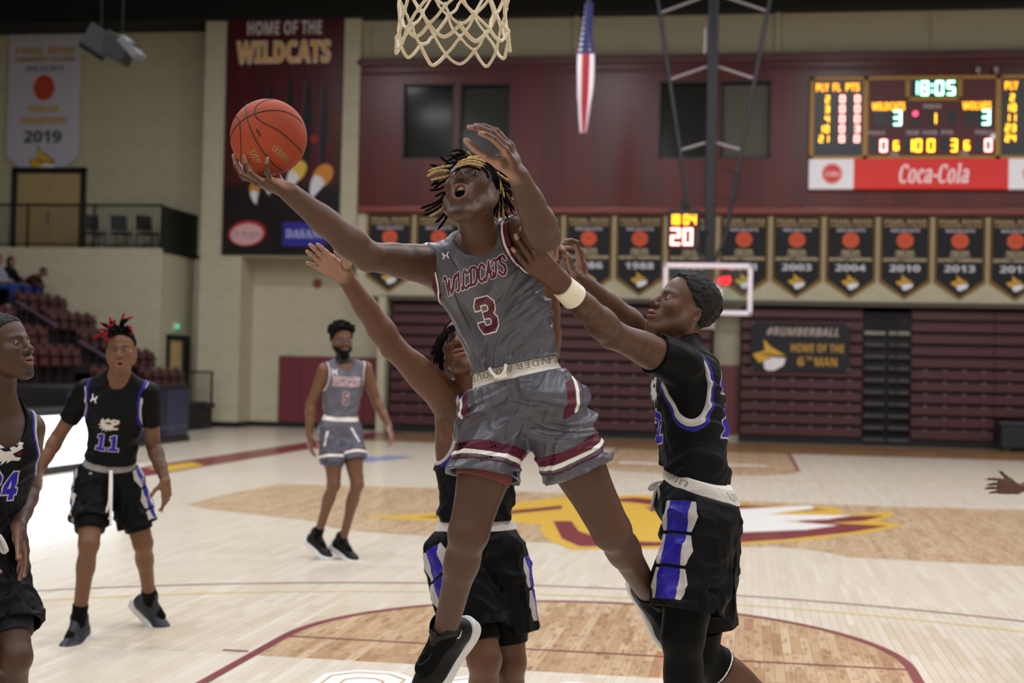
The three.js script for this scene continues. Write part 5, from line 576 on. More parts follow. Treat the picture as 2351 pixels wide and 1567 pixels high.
// ---- garments
function garment(P, name, f, bounds, h, mat, uv, label, lip) { let g = nets(f, bounds[0], bounds[1], h, { lip: lip || 1.6 }); if (!g.index.count) return null; if (uv) g = projUV(g, ...uv); return part(P, name, g, mat, label); }
function dress(P, q, c) {
  const { j, pf, cf, s = 1 } = q, Tf = q.T.fn(), h = c.res || 0.007;
  const waist = q.waist = add(j.pelvis, pf.Y, (c.waist || 0.1) * s, pf.Z, 0), wUp = c.wUp || pf.Y, wPl = planeF(waist, wUp);
  const nk = c.neck || {}, N = ellF(add(j.neck, cf.Y, (nk.y ?? 0.06) * s, cf.Z, (nk.z ?? 0.045) * s, cf.X, nk.x || 0), [(nk.r?.[0] ?? 0.082) * s, (nk.r?.[1] ?? 0.13) * s, (nk.r?.[2] ?? 0.1) * s], cf.X, cf.Y, cf.Z);
  const Ah = ['R', 'L'].map((k, i) => { const a = (c.arm && c.arm[k]) || c.arm || {}; return ellF(add(j['sh' + k], cf.X, (i ? 1 : -1) * (a.x ?? 0.085) * s, cf.Y, (a.y ?? -0.035) * s), [(a.r?.[0] ?? 0.115) * s, (a.r?.[1] ?? 0.135) * s, (a.r?.[2] ?? 0.135) * s], cf.X, cf.Y, cf.Z); });
  const fo = folds(cf, j.pelvis, c.fold ?? 0.008, c.seed || 0, c.dirs), Yp = pf.Y, wk = waist.dot(Yp);
  const J = (x, y, z) => { const a = x * Yp.x + y * Yp.y + z * Yp.z - wk; return Tf(x, y, z) - 0.011 - (c.blouse ?? 0.012) * sst(0.22, 0.03, a) * sst(-0.03, 0.02, a) - fo(x, y, z) * (0.35 + 0.65 * sst(0.42, 0.15, a)); };
  const jb = boundsOf([j.neck, j.shR, j.shL, waist, add(waist, pf.X, 0.2), add(waist, pf.X, -0.2)], 0.17);
  const cuts = (x, y, z) => Math.max(-N(x, y, z), (c.jl ?? 0.012) - wPl(x, y, z));
  let jersey = null;
  if (c.jersey) {
    const f = (x, y, z) => { const d = J(x, y, z); return smax(smax(smax(d, cuts(x, y, z), 0.006), -Ah[0](x, y, z), 0.006), -Ah[1](x, y, z), 0.006); };
    jersey = garment(P, 'jersey', f, jb, h, c.jersey, c.uv ? [add(j.pelvis, pf.X, 0), cf, c.uv[0], c.uv[1]] : null, c.jerseyLabel);
    for (const [d0, d1, m, nm] of c.trims || []) Ah.forEach((A) => { const t = (x, y, z) => { const a = A(x, y, z); return Math.max(J(x, y, z) - 0.0022, d0 - a, a - d1, cuts(x, y, z) + 0.001); }; const b = boundsOf([A === Ah[0] ? j.shR : j.shL], 0.27); garment(jersey, nm || 'armhole_trim', t, b, h * 0.72, m); });
    for (const [d0, d1, m] of c.neckTrims || []) { const t = (x, y, z) => { const a = N(x, y, z); return Math.max(J(x, y, z) - 0.002, d0 - a, a - d1, -Ah[0](x, y, z), -Ah[1](x, y, z)); }; garment(jersey, 'neck_trim', t, boundsOf([j.neck], 0.24), h * 0.72, m); }
  }
  if (c.tee) { const al = ['R', 'L'].filter((k) => q.arms[k]).map((k) => { const a = q.arms[k], f = a.A.fn(), cut = planeF(mix(a.sh, a.el, c.teeLen?.[k] ?? 0.72), a.ua); return (x, y, z) => Math.max(f(x, y, z) - 0.012, cut(x, y, z)); }); const fo2 = folds(cf, j.pelvis, 0.006, 3.3); const N2 = ellF(add(j.neck, cf.Y, 0.085 * s, cf.Z, 0.03 * s), [0.07 * s, 0.105 * s, 0.085 * s], cf.X, cf.Y, cf.Z);
    const f = (x, y, z) => { let d = Tf(x, y, z) - 0.004; for (const a of al) d = smin(d, a(x, y, z), 0.02); return smax(Math.max(d - fo2(x, y, z) * 0.6, -wPl(x, y, z)), -N2(x, y, z), 0.006); }; const pts = [j.neck, j.shR, j.shL, waist]; for (const k of ['R', 'L']) if (q.arms[k]) pts.push(mix(q.arms[k].sh, q.arms[k].el, 0.8)); garment(P, 'undershirt', f, boundsOf(pts, 0.17), h, c.tee); }
  if (c.band) { const fb = folds(pf, j.pelvis, 0.0015, 1.1, [[40, 4, 40, 1]]), f = (x, y, z) => { const a = wPl(x, y, z); return smax(smax(Tf(x, y, z) - 0.02 - fb(x, y, z), a - 0.024, 0.004), -a - (c.bl ?? 0.026), 0.004); }; const b = garment(P, 'waistband', f, boundsOf([waist], 0.22), 0.005, c.band, c.bandUV ? [add(waist, wUp, -0.024), { X: pf.X, Y: wUp, Z: pf.Z }, 0.36, 0.048] : null); q.bandMesh = b; }
  if (c.shorts) {
    const S = c.shorts, fs = folds(pf, j.pelvis, S.fold ?? 0.011, 5 + (c.seed || 0), S.dirs || [[7, 11, 7, 1], [13, 6, 13, 0.45]]);
    const legs = ['R', 'L'].map((k) => { const g = q.legs[k], e = mix(g.hip, g.kn, S.hem[k]), ax = g.th, f = coneF(add(g.hip, g.th, -0.01), add(e, ax, 0.1), (S.r0 || 0.112) * s, (S.r1 || 0.128) * s), cut = planeF(e, (S.tilt?.[k] ? ax.clone().add(S.tilt[k]).normalize() : ax)), inn = coneF(mix(g.hip, g.kn, S.hem[k] - 0.28), add(e, ax, 0.15), (S.r1 || 0.128) * s - 0.02, (S.r1 || 0.128) * s - 0.006); return { k, g, f, cut, inn, e }; });
    const pel = ellF(add(j.pelvis, pf.Y, 0.02 * s), [0.17 * s, 0.13 * s, 0.128 * s], pf.X, pf.Y, pf.Z), ft = q.T.fn();
    const raw = (x, y, z) => { let d = smin(ft(x, y, z) - 0.02, pel(x, y, z), 0.03); for (const l of legs) d = smin(d, Math.max(l.f(x, y, z), l.cut(x, y, z) - 0.06), 0.035); const a = wPl(x, y, z); return d - fs(x, y, z) * sst(0.01, -0.09, a) + 0.012 * sst(-0.09, 0.0, a); };
    const near = (x, y, z) => (legs[0].f(x, y, z) < legs[1].f(x, y, z) ? legs[0] : legs[1]);
    const cutF = (x, y, z) => near(x, y, z).cut(x, y, z);
    const f = (x, y, z) => { const l = near(x, y, z); return Math.max(smax(smax(raw(x, y, z), l.cut(x, y, z), 0.005), wPl(x, y, z) + (c.sl ?? 0.018), 0.008), -Math.max(l.inn(x, y, z), -(l.cut(x, y, z) + 0.09))); };
    const pts = [waist]; for (const l of legs) pts.push(l.e, l.g.hip); const sb = boundsOf(pts, 0.2);
    const sh = garment(P, 'shorts', f, sb, h, S.mat, null, S.label);
    for (const [d0, d1, m, nm] of S.bands || []) { const t = (x, y, z) => { const a = -cutF(x, y, z); const l = near(x, y, z); return Math.max(raw(x, y, z) - 0.0034, d0 - a, a - d1, -Math.max(l.inn(x, y, z), -(a < 0.09 ? 1 : -1))); }; const bb = boundsOf(legs.map((l) => l.e), 0.24); garment(sh, nm || 'hem_band', t, bb, h * 0.75, m); }
    for (const pn of S.panels || []) { const l = legs.find((q2) => q2.k === pn.k), g = l.g, side = pn.dir.clone().addScaledVector(g.th, -pn.dir.dot(g.th)).normalize(), tan = side.clone().cross(g.th).normalize(), org = pn.o || mix(g.hip, l.e, 0); const t = (x, y, z) => { const px = x - org.x, py = y - org.y, pz = z - org.z, a = px * g.th.x + py * g.th.y + pz * g.th.z, b = px * tan.x + py * tan.y + pz * tan.z, e = px * side.x + py * side.y + pz * side.z; return Math.max(raw(x, y, z) - pn.up, pn.f(b, a), -e, -l.cut(x, y, z) < 0.004 ? 1 : -1, wPl(x, y, z) + 0.024); }; garment(sh, pn.name, t, boundsOf([org, l.e, add(org, side, 0.15)], 0.16), pn.h || h * 0.72, pn.m); }
    q.shorts = sh; q.shortRaw = raw;
  }
  if (c.under) for (const k of Object.keys(c.under)) { const [a, b, m, nm, grow] = c.under[k], g = q.legs[k[0]], A = g.A.fn(), c0 = planeF(mix(g.hip, g.kn, a), g.th), end = b <= 1 ? [mix(g.hip, g.kn, b), g.th] : [mix(g.kn, g.an, b - 1), g.sk], c1 = planeF(...end); const f = (x, y, z) => Math.max(A(x, y, z) - (grow || 0.007), -c0(x, y, z), c1(x, y, z)); garment(P, nm, f, boundsOf([g.hip, end[0], g.kn], 0.13), 0.007, m); }
  if (c.socks) for (const k of ['R', 'L']) { const [a, m] = c.socks[k], g = q.legs[k], A = g.A.fn(), c0 = planeF(mix(g.kn, g.an, a), g.sk), rib = (x, y, z) => 0.006; const f = (x, y, z) => Math.max(A(x, y, z) - 0.006, -c0(x, y, z)); garment(P, 'sock', f, boundsOf([mix(g.kn, g.an, a), add(g.an, q.toes[k], 0.12)], 0.09), 0.006, m); }
  return q;
}
function wristBand(P, a, t0, t1, m, name = 'wristband', grow = 0.006) { const f0 = a.A.fn(), c0 = planeF(mix(a.el, a.wr, t0), a.fa), c1 = planeF(mix(a.el, a.wr, t1), a.fa); return garment(P, name, (x, y, z) => smax(smax(f0(x, y, z) - grow, -c0(x, y, z), 0.004), c1(x, y, z), 0.004), boundsOf([mix(a.el, a.wr, t0), mix(a.el, a.wr, t1)], 0.08), 0.004, m); }
// ---- hair
function hairCap(P, q, mat, thick, bump, freq, line, name = 'hair', h = 0.005) { // cranium grown by 'thick' above the hairline line(u, w)
  const { o, fr, s } = q.head, e1 = ellF(add(o, fr.Y, 0.05 * s, fr.Z, -0.014 * s), [0.075 * s, 0.083 * s, 0.095 * s], fr.X, fr.Y, fr.Z), e2 = ellF(add(o, fr.Y, 0.048 * s, fr.Z, 0.03 * s), [0.066 * s, 0.06 * s, 0.056 * s], fr.X, fr.Y, fr.Z);
  const f = (x, y, z) => { const dx = x - o.x, dy = y - o.y, dz = z - o.z, u = (dx * fr.X.x + dy * fr.X.y + dz * fr.X.z) / s, v = (dx * fr.Y.x + dy * fr.Y.y + dz * fr.Y.z) / s, w = (dx * fr.Z.x + dy * fr.Z.y + dz * fr.Z.z) / s; const t = typeof thick === 'function' ? thick(u, v, w) : thick; return smax(smin(e1(x, y, z), e2(x, y, z), 0.02) - t - bump * (noise3(u * freq, v * freq, w * freq) + 0.5 * noise3(u * freq * 2.1 + 9, v * freq * 2.1, w * freq * 2.1)), (line(u, w) - v) * s * 0.8, 0.006); };
  const g = nets(f, ...around(add(o, fr.Y, 0.04), 0.2 * s), h, { lip: 2 }); return part(P, name, g, mat);
}
function dread(parent, pts, r, m, name = 'dreadlock') { const c = new THREE.CatmullRomCurve3(pts), n = 14, rad = 6, g = new THREE.TubeGeometry(c, n, r, rad), p = g.attributes.position; const ph = rnd() * 6; for (let i = 0; i <= n; i++) { const ctr = c.getPointAt(i / n), k = (0.86 + 0.22 * Math.sin(i * 2.3 + ph)) * (i === n ? 0.15 : i === n - 1 ? 0.7 : 1); for (let a = 0; a <= rad; a++) { const ix = i * (rad + 1) + a; p.setXYZ(ix, ctr.x + (p.getX(ix) - ctr.x) * k, ctr.y + (p.getY(ix) - ctr.y) * k, ctr.z + (p.getZ(ix) - ctr.z) * k); } } g.computeVertexNormals(); return part(parent, name, g, m); }
// ---------------------------------------------------------------- the ball
{ const c = at(617, 315, 4.46), r = 0.1195; const ball = base('basketball', 'orange basketball balanced on the raised right hand of the leaping player', 'basketball', null, c);
  const t = canvasTex(1024, 512, (k, w, h) => { k.fillStyle = '#9c4024'; k.fillRect(0, 0, w, h); for (let i = 0; i < 9000; i++) { k.fillStyle = `rgba(${rnd() < 0.5 ? '110,36,18' : '180,84,52'},.22)`; k.fillRect(rnd() * w, rnd() * h, 2, 2); } });
  const lbl = canvasTex(1024, 512, (k, w, h) => { k.fillStyle = '#000'; k.fillRect(0, 0, w, h); for (let i = 0; i < 60000; i++) { k.fillStyle = `rgba(255,255,255,${rnd() * 0.3})`; k.fillRect(rnd() * w, rnd() * h, 2, 2); } }, false);
  const up = camDir(-0.37, 0.85, 0.37), f = frameUX(up, camDir(0.9, 0.3, 0.2));
  const q = new THREE.Quaternion().setFromRotationMatrix(new THREE.Matrix4().makeBasis(f.X, f.Y, f.Z)); 
  part(ball, 'skin', new THREE.SphereGeometry(r, 64, 48), M(0xffffff, 0.66, { map: t, bumpMap: lbl, bumpScale: 0.0008, specularIntensity: 0.6 }));
  const seam = M(0x1a1210, 0.6), S = (fn, n = 90, closed = true) => { const p = []; for (let i = 0; i < (closed ? n : n + 1); i++) p.push(fn(i / n * 2 * PI).normalize().multiplyScalar(r * 0.9985)); return tube(p, 0.0021, n, 5, closed); };
  // traced on the ball: the near face in view coordinates (pixels of the ball's disc to its surface)
  const on = (px, py) => { const x = (px - 617) / 87, y = -(py - 315) / 87, rr2 = Math.min(0.98, x * x + y * y); return camDir(x, y, Math.sqrt(1 - rr2)); };
  const path = (l) => { const cv = new THREE.CatmullRomCurve3(l.map(([a, b]) => on(a, b))), p = []; for (let i = 0; i <= 40; i++) p.push(cv.getPointAt(i / 40).normalize().multiplyScalar(r * 0.9985)); return tube(p, 0.0021, 60, 5); };
  part(ball, 'seam', path([[572, 241], [575, 262], [582, 285], [597, 322], [615, 355], [634, 380], [655, 398]]), seam);
  part(ball, 'seam', path([[533, 333], [540, 314], [560, 294], [580, 281], [602, 272], [630, 265], [660, 265], [683, 273], [696, 285]]), seam);
  part(ball, 'seam', path([[634, 232], [613, 240], [600, 253], [597, 268], [602, 280], [620, 295], [650, 310], [680, 334], [698, 352]]), seam);
  part(ball, 'seam', path([[542, 276], [553, 276], [561, 285], [565, 305], [566, 335], [563, 360], [556, 378]]), seam);
  const back = (a) => { const p = []; for (let i = 0; i <= 40; i++) { const u = i / 40 * PI, v = camDir(Math.cos(u) * Math.cos(a), Math.cos(u) * Math.sin(a), -Math.sin(u)); p.push(v.multiplyScalar(r * 0.9985)); } return tube(p, 0.0021, 50, 5); }; part(ball, 'seam', back(0.6), seam); part(ball, 'seam', back(-1.0), seam);
  // gold-edged lettering and a dark valve plate printed on the leather
  const patch = (px, py, w, h, ang, mat) => { const ctr = on(px, py), a = on(px + 8 * Math.cos(ang), py + 8 * Math.sin(ang)).sub(ctr), X = a.addScaledVector(ctr, -a.dot(ctr)).normalize(), Y = ctr.clone().cross(X), g = new THREE.PlaneGeometry(w, h, 12, 6), p = g.attributes.position; for (let i = 0; i < p.count; i++) { const v = ctr.clone().multiplyScalar(r).addScaledVector(X, p.getX(i)).addScaledVector(Y, p.getY(i)).normalize().multiplyScalar(r + 0.0004); p.setXYZ(i, v.x, v.y, v.z); } g.computeVertexNormals(); return part(ball, 'lettering', g, mat); };
  const txt = (s, st) => canvasTex(512, 160, (k, w, h) => { k.clearRect(0, 0, w, h); fitText(k, s, w / 2, h / 2, w * 0.94, 'bold 140px sans-serif', 'rgba(120,44,22,1)', ['#a8884a', 16]); });
  const tm = (s) => new THREE.MeshPhysicalMaterial({ map: txt(s), transparent: true, roughness: 0.4, metalness: 0.2 });
  patch(655, 362, 0.082, 0.028, 0.72, tm('1000')); patch(597, 367, 0.05, 0.03, 1.15, tm('TF')); patch(609, 317, 0.024, 0.0075, 1.1, M(0x4a1c10, 0.6)); patch(672, 344, 0.03, 0.004, 0.75, M(0x8a3a20, 0.6)); }

// ---------------------------------------------------------------- shared cloth
const maroon = clothMat(0x55152c, 0.5), whiteCloth = clothMat(0xe8e4e2, 0.6), blackCloth = darkCloth(0x0c0c0f, 0.6), blackTight = darkCloth(0x070709, 0.55), purple = clothMat(0x20168e, 0.5), silver = clothMat(0xb9b4b4, 0.55), bandWhite = clothMat(0xcfcac6, 0.7), blackSock = darkCloth(0x0a0a0c, 0.8);
const shoeBlack = M(0x0b0b0d, 0.5, { specularIntensity: 0.5 }), shoeNavy = M(0x1c1f2c, 0.5), soleWhite = M(0xdcdcde, 0.5), soleBlack = M(0x1a1a1c, 0.6), laceBlack = M(0x0a0a0a, 0.8);
const UA = (c, x, y, s, col) => { c.strokeStyle = col; c.lineCap = 'butt'; c.lineWidth = s * 0.42; for (const q of [-1, 1]) { c.beginPath(); c.arc(x + q * s * 1.5, y, s * 1.0, q > 0 ? PI * 0.68 : -PI * 0.32, q > 0 ? PI * 1.32 : PI * 0.32); c.stroke(); } c.lineWidth = s * 0.3; c.beginPath(); c.moveTo(x - s * 0.6, y - s * 0.12); c.quadraticCurveTo(x, y + s * 0.1, x + s * 0.6, y - s * 0.12); c.stroke(); c.beginPath(); c.moveTo(x - s * 0.6, y + s * 0.12); c.quadraticCurveTo(x, y - s * 0.1, x + s * 0.6, y + s * 0.12); c.stroke(); };
const bandTex = canvasTex(1024, 64, (c, w, h) => { c.fillStyle = '#cdc8c2'; c.fillRect(0, 0, w, h); for (let i = 0; i < 400; i++) { c.fillStyle = `rgba(120,110,100,${rnd() * 0.12})`; c.fillRect(rnd() * w, 0, 1.5, h); } c.fillStyle = '#e2dedb'; c.fillRect(0, 0, w, 6); c.fillRect(0, h - 6, w, 6); c.save(); c.translate(w / 4, h / 2); c.rotate(PI); fitText(c, 'UNDER ARMOUR', -20, 2, 440, 'bold 40px sans-serif', '#8e8880'); c.restore(); fitText(c, 'UNDER ARMOUR', w * 0.75, h / 2, 440, 'bold 40px sans-serif', '#8e8880'); });
const bandPrint = clothMat(0xffffff, 0.7, { map: bandTex });
function blockNum(c, s, x, y, w, h, fill, edge, lw) { // athletic block numerals
  const D = { 3: [[0, .2], [.18, 0], [.8, 0], [1, .16], [1, .38], [.86, .5], [1, .62], [1, .84], [.8, 1], [.18, 1], [0, .8], [0, .68], [.3, .68], [.3, .76], [.36, .8], [.62, .8], [.68, .76], [.68, .64], [.6, .59], [.36, .59], [.36, .41], [.6, .41], [.68, .36], [.68, .25], [.62, .2], [.36, .2], [.3, .24], [.3, .32], [0, .32]], 1: [[.2, .12], [.5, 0], [.72, 0], [.72, .82], [.95, .82], [.95, 1], [.12, 1], [.12, .82], [.38, .82], [.38, .26], [.2, .3]], 2: [[0, .2], [.2, 0], [.8, 0], [1, .18], [1, .42], [.44, .8], [1, .8], [1, 1], [0, 1], [0, .76], [.66, .36], [.66, .25], [.6, .2], [.4, .2], [.34, .25], [.34, .34], [0, .34]], 4: [[.55, 0], [.86, 0], [.86, .6], [1, .6], [1, .8], [.86, .8], [.86, 1], [.52, 1], [.52, .8], [0, .8], [0, .6]] };
  [...s].forEach((ch, i) => { const n = s.length, ww = w / n * (n > 1 ? 0.9 : 1), x0 = x - w / 2 + i * w / n, y0 = y - h / 2; c.beginPath(); D[ch].forEach(([a, b], k) => (k ? c.lineTo(x0 + a * ww, y0 + b * h) : c.moveTo(x0 + a * ww, y0 + b * h))); c.closePath(); if (ch === '4') { c.moveTo(x0 + .52 * ww, y0 + .3 * h); c.lineTo(x0 + .3 * ww, y0 + .6 * h); c.lineTo(x0 + .52 * ww, y0 + .6 * h); c.closePath(); } c.lineJoin = 'miter'; c.lineWidth = lw; c.strokeStyle = edge; c.stroke(); c.fillStyle = fill; c.fill('evenodd'); }); }
function wolf(c, x, y, s) { // the wolf-head emblem: ragged white profile to the right, dark eye, open red mouth
  c.save(); c.translate(x, y); c.scale(s, s); c.fillStyle = '#cfcac4'; c.beginPath(); [[-.5, -.1], [-.36, -.36], [-.28, -.22], [-.06, -.42], [-.02, -.28], [.2, -.4], [.5, -.34], [.44, -.2], [.5, -.16], [.3, -.02], [.16, .06], [.26, .16], [.46, .18], [.4, .3], [.16, .3], [.0, .42], [.02, .3], [-.2, .5], [-.16, .32], [-.4, .52], [-.32, .3], [-.56, .4], [-.42, .18], [-.62, .16], [-.46, .04]].forEach(([a, b], i) => (i ? c.lineTo(a, b) : c.moveTo(a, b))); c.closePath(); c.fill(); c.fillStyle = '#15131a'; c.beginPath(); c.moveTo(-.3, -.1); c.lineTo(.04, -.16); c.lineTo(.1, -.04); c.lineTo(-.1, .0); c.fill(); c.beginPath(); c.moveTo(.14, -.22); c.lineTo(.34, -.28); c.lineTo(.26, -.16); c.fill(); c.fillStyle = '#6a141c'; c.beginPath(); c.moveTo(.48, -.06); c.lineTo(.26, .05); c.lineTo(.32, .12); c.lineTo(.44, .1); c.fill(); c.restore(); }
const blackJersey = (num) => darkCloth(0xffffff, 0.62, { map: canvasTex(1024, 512, (c, w, h) => { c.fillStyle = '#0e0e12'; c.fillRect(0, 0, w, h); UA(c, 162, 86, 17, '#d8d4d4'); c.save(); c.translate(258, 196); c.scale(1, 0.84); wolf(c, 0, 0, 98); c.restore(); blockNum(c, num, 256, 296, num.length > 1 ? 124 : 66, 84, '#2c25a4', '#b8b2b4', 9); blockNum(c, num, 768, 250, 170, 170, '#2c25a4', '#b8b2b4', 10); }) });
// ---------------------------------------------------------------- number 3 in grey, leaping
const P3 = base('person', 'player in a grey 3 jersey leaping with the ball, dreadlocks flying and mouth wide open', 'person');
{ const A = at, q = { s: 1, skin: 0x523526, lip: 0x9c6a62, goatee: 0.6, res: { body: 0.0075, head: 0.003, hand: 0.003 }, arm: 1.2, leg: 1.17, thin: 0.94 };
  q.j = { pelvis: A(1198, 916, 4.74), neck: A(1112, 560, 4.74), shR: A(984, 607, 4.76), shL: A(1212, 526, 4.68), elR: A(845, 588, 4.5), wrR: A(666, 443, 4.38), elL: A(1250, 541, 4.37), wrL: A(1190, 404, 4.2), hipR: A(1152, 932, 4.75), hipL: A(1246, 908, 4.71), knR: A(1076, 1222, 4.64), anR: A(1020, 1458, 4.86), knL: A(1404, 1218, 4.76), anL: A(1497, 1372, 5.16) };
  q.head = { o: A(1082, 448, 4.57), fr: faceFrame(-16, 40, 4), s: 1.03, mouth: 1, nose: 1.0 };
  q.toes = { R: camDir(-0.6, -0.78, 0.2), L: camDir(0.5, -0.82, 0.1) };
  const n1 = camDir(0.15, 0.95, 0.1);
  q.hands = [
    traceHand(q.j.wrR, n1, true, 1.05, [[A(590, 412, 4.47), A(552, 372, 4.555), camVec(-0.016, -0.02, 0.008)], [A(592, 419, 4.435), A(537, 357, 4.47), camVec(-0.015, -0.014, 0.004)], [A(602, 418, 4.405), A(562, 357, 4.385), camVec(-0.013, -0.008, 0.012)], [A(620, 414, 4.385), A(614, 364, 4.348), camVec(-0.004, -0.004, 0.012)]], [A(650, 428, 4.43), A(628, 392, 4.55), camVec(0.01, -0.012, 0)]),
    traceHand(q.j.wrL, camDir(-0.8, -0.42, 0.4), false, 1.06, [[A(1160, 347, 4.12), A(1102, 306, 4.07), camVec(-0.002, 0.012, 0)], [A(1165, 337, 4.15), A(1077, 292, 4.1), camVec(0.004, 0.016, 0)], [A(1169, 333, 4.18), A(1091, 288, 4.15), camVec(0.006, 0.016, 0)], [A(1172, 336, 4.21), A(1108, 296, 4.2), camVec(0.006, 0.014, 0)]], [A(1146, 373, 4.13), A(1070, 323, 4.08), camVec(0.0, -0.008, 0)])];
  buildBody(P3, q);
  const jt = canvasTex(2048, 1024, (c, w, h) => { c.fillStyle = '#53525d'; c.fillRect(0, 0, w, h); for (let i = 0; i < 6000; i++) { c.fillStyle = `rgba(${rnd() < 0.5 ? '40,40,50' : '170,170,180'},.035)`; c.fillRect(rnd() * w, rnd() * h, 3, 3); }
    const cx = 512; // script lettering drawn as strokes, maroon over white
    const G = { W: [[0, .1, .1, -.08, .2, .1, .22, .9], [.22, .95, .36, .5, .44, .2], [.44, .2, .4, .7, .52, .95], [.52, .95, .72, .6, .82, .05, .98, .02]], I: [[.1, .18, .3, 0, .6, .14], [.62, .0, .6, .5, .4, .95, .1, .92]], L: [[.78, .2, .6, -.06, .42, .1, .4, .5, .3, .9], [.3, .9, .1, 1.02, .04, .84, .4, .84, .6, 1.02, .94, .84]], D: [[.32, .1, .34, .6, .22, .94], [.06, .2, .4, -.08, .96, .1, .9, .6, .6, .98, .1, .9]], C: [[.9, .24, .7, -.06, .3, .1, .14, .6, .36, 1.04, .86, .78]], A: [[.06, .96, .3, .7, .52, .0], [.52, .0, .6, .5, .72, .98, .94, .9], [.2, .62, .5, .52, .78, .56]], T: [[.02, .24, .3, -.02, .6, .14, 1.06, -.04], [.56, .1, .6, .6, .4, .98, .12, .88, .22, .72]], S: [[.9, .2, .7, -.08, .26, .06, .3, .36, .84, .52, .86, .9, .46, 1.06, .1, .8]] };
    const word = [['W', -188, 92], ['I', -104, 46], ['L', -66, 58], ['D', -12, 66], ['C', 50, 56], ['A', 100, 62], ['T', 152, 56], ['S', 200, 54]]; c.lineCap = c.lineJoin = 'round';
    for (const [lw, st] of [[20, '#ded6d8'], [12.5, '#561230']]) word.forEach(([ch, x, w0], i) => { const x0 = cx - 80 + x * 0.86, y0 = 366 - i * 4.6, h2 = 88, w2 = w0 * 0.88; c.lineWidth = lw; c.strokeStyle = st; for (const st2 of G[ch]) { c.beginPath(); const pt = []; for (let k = 0; k < st2.length; k += 2) pt.push([x0 + st2[k] * w2 + (0.5 - st2[k + 1]) * 10, y0 + st2[k + 1] * h2]); c.moveTo(...pt[0]); for (let k = 1; k < pt.length - 1; k++) { const m = k === pt.length - 2 ? pt[k + 1] : [(pt[k][0] + pt[k + 1][0]) / 2, (pt[k][1] + pt[k + 1][1]) / 2]; c.quadraticCurveTo(...pt[k], ...m); } if (pt.length === 2) c.lineTo(...pt[1]); c.stroke(); } });
    blockNum(c, '3', cx - 42, 588, 116, 170, '#55122b', '#ddd2d4', 13); UA(c, 312, 262, 18, '#e4e0e2'); blockNum(c, '3', 1536, 480, 250, 330, '#55122b', '#ddd2d4', 14); });
  const grey = clothMat(0x4f4e59, 0.4, { specularIntensity: 1 }), greyPrint = clothMat(0xffffff, 0.4, { map: jt, specularIntensity: 1 });
  const Lx = q.cf.X, stripe = (b, a, c0, hw, a0, a1) => Math.max(Math.abs(b + 0.55 * a - c0) - hw, a0 - a, a - a1);
  dress(P3, q, { res: 0.0055, waist: 0.098, wUp: camDir(-0.22, 0.97, -0.1), blouse: 0.014, fold: 0.028, seed: 2.3, dirs: [[36, 3.5, 19, 1, (u) => sst(-0.1, 0.05, u)], [4, 3.5, 21, 0.7, (u) => sst(-0.02, 0.12, u)], [104, 3, 24, 0.6, (u) => sst(0.02, -0.1, u)], [72, 3, 26, 0.6, (u, v) => sst(0.24, 0.13, v)]], jersey: greyPrint, uv: [0.6, 0.7], neck: { x: -0.012, y: 0.075, z: 0.055, r: [0.078, 0.115, 0.098] }, arm: { R: { x: 0.08, y: -0.03, r: [0.105, 0.14, 0.14] }, L: { x: 0.06, y: -0.025, r: [0.13, 0.145, 0.15] } },
    trims: [[-0.002, 0.013, maroon], [0.013, 0.021, whiteCloth, 'armhole_piping'], [0.021, 0.0255, maroon]], jl: 0.014, sl: 0.03, bl: 0.036, band: bandPrint, bandUV: true,
    shorts: { mat: grey, hem: { R: 0.56, L: 0.53 }, r0: 0.112, r1: 0.124, fold: 0.028, dirs: [[-14, 3, 17, 1, (u) => sst(-0.03, 0.05, u)], [22, 3, 17, 1, (u) => sst(0.03, -0.05, u)], [88, 2.5, 30, 0.55, (u, v) => sst(-0.02, 0.1, v)], [60, 3, 14, 0.6]], tilt: { R: camVec(0.1, 0.0, 0.0), L: camVec(-0.06, 0.0, 0) }, bands: [[0.035, 0.0415, maroon], [0.05, 0.066, whiteCloth], [0.066, 0.098, maroon]],
      panels: [...['L', 'R'].flatMap((k) => { const e = k === 'L' ? 1 : -1, dir = q.pf.Z.clone().addScaledVector(q.pf.X, e * 0.75); return [[0.0, 0.02, maroon, 'hip_stripe'], [0.03, 0.0085, whiteCloth, 'hip_stripe'], [0.055, 0.003, maroon, 'hip_stripe']].map(([c0, hw, m, name]) => ({ k, dir, up: 0.0022, name, m, f: (b, a) => stripe(e * b, a, 0.05 + c0, hw, -0.02, 0.085) })); })] },
    under: { R1: [0.5, 0.6, clothMat(0x6e3a36, 0.7), 'compression_short', 0.006] }, socks: { R: [0.93, blackSock], L: [0.88, blackSock] } });
  // drawstring knot at the front of the waistband
  { const c = add(q.waist, q.pf.Z, 0.128, q.pf.X, -0.01), t = (l) => tube(l.map(([x, y, z]) => add(c, q.pf.X, x, q.pf.Y, y, q.pf.Z, z)), 0.006, 16, 6); part(P3, 'drawstring', merge([t([[-0.034, 0.03, 0.004], [-0.02, 0.004, 0.012], [0.0, -0.008, 0.016], [0.022, -0.004, 0.014]]), t([[0.024, 0.03, 0.006], [0.016, 0.008, 0.014], [0.0, -0.004, 0.018], [-0.02, -0.002, 0.014]])]), whiteCloth); }
  putShoe(P3, q.j.anR, q.toes.R, camDir(-0.55, 0.3, 0.75), 1.08, [shoeBlack, soleWhite, laceBlack], (g) => { part(g, 'lace_loop', shoeParts.loop, laceBlack); const s = part(g, 'tick', shoeParts.swoosh, soleWhite); s.position.set(0.047, 0.0, -0.03); s.rotation.y = PI / 2; });
  putShoe(P3, q.j.anL, q.toes.L, camDir(0.1, 0.2, 0.97), 1.08, [shoeBlack, soleWhite, laceBlack]);
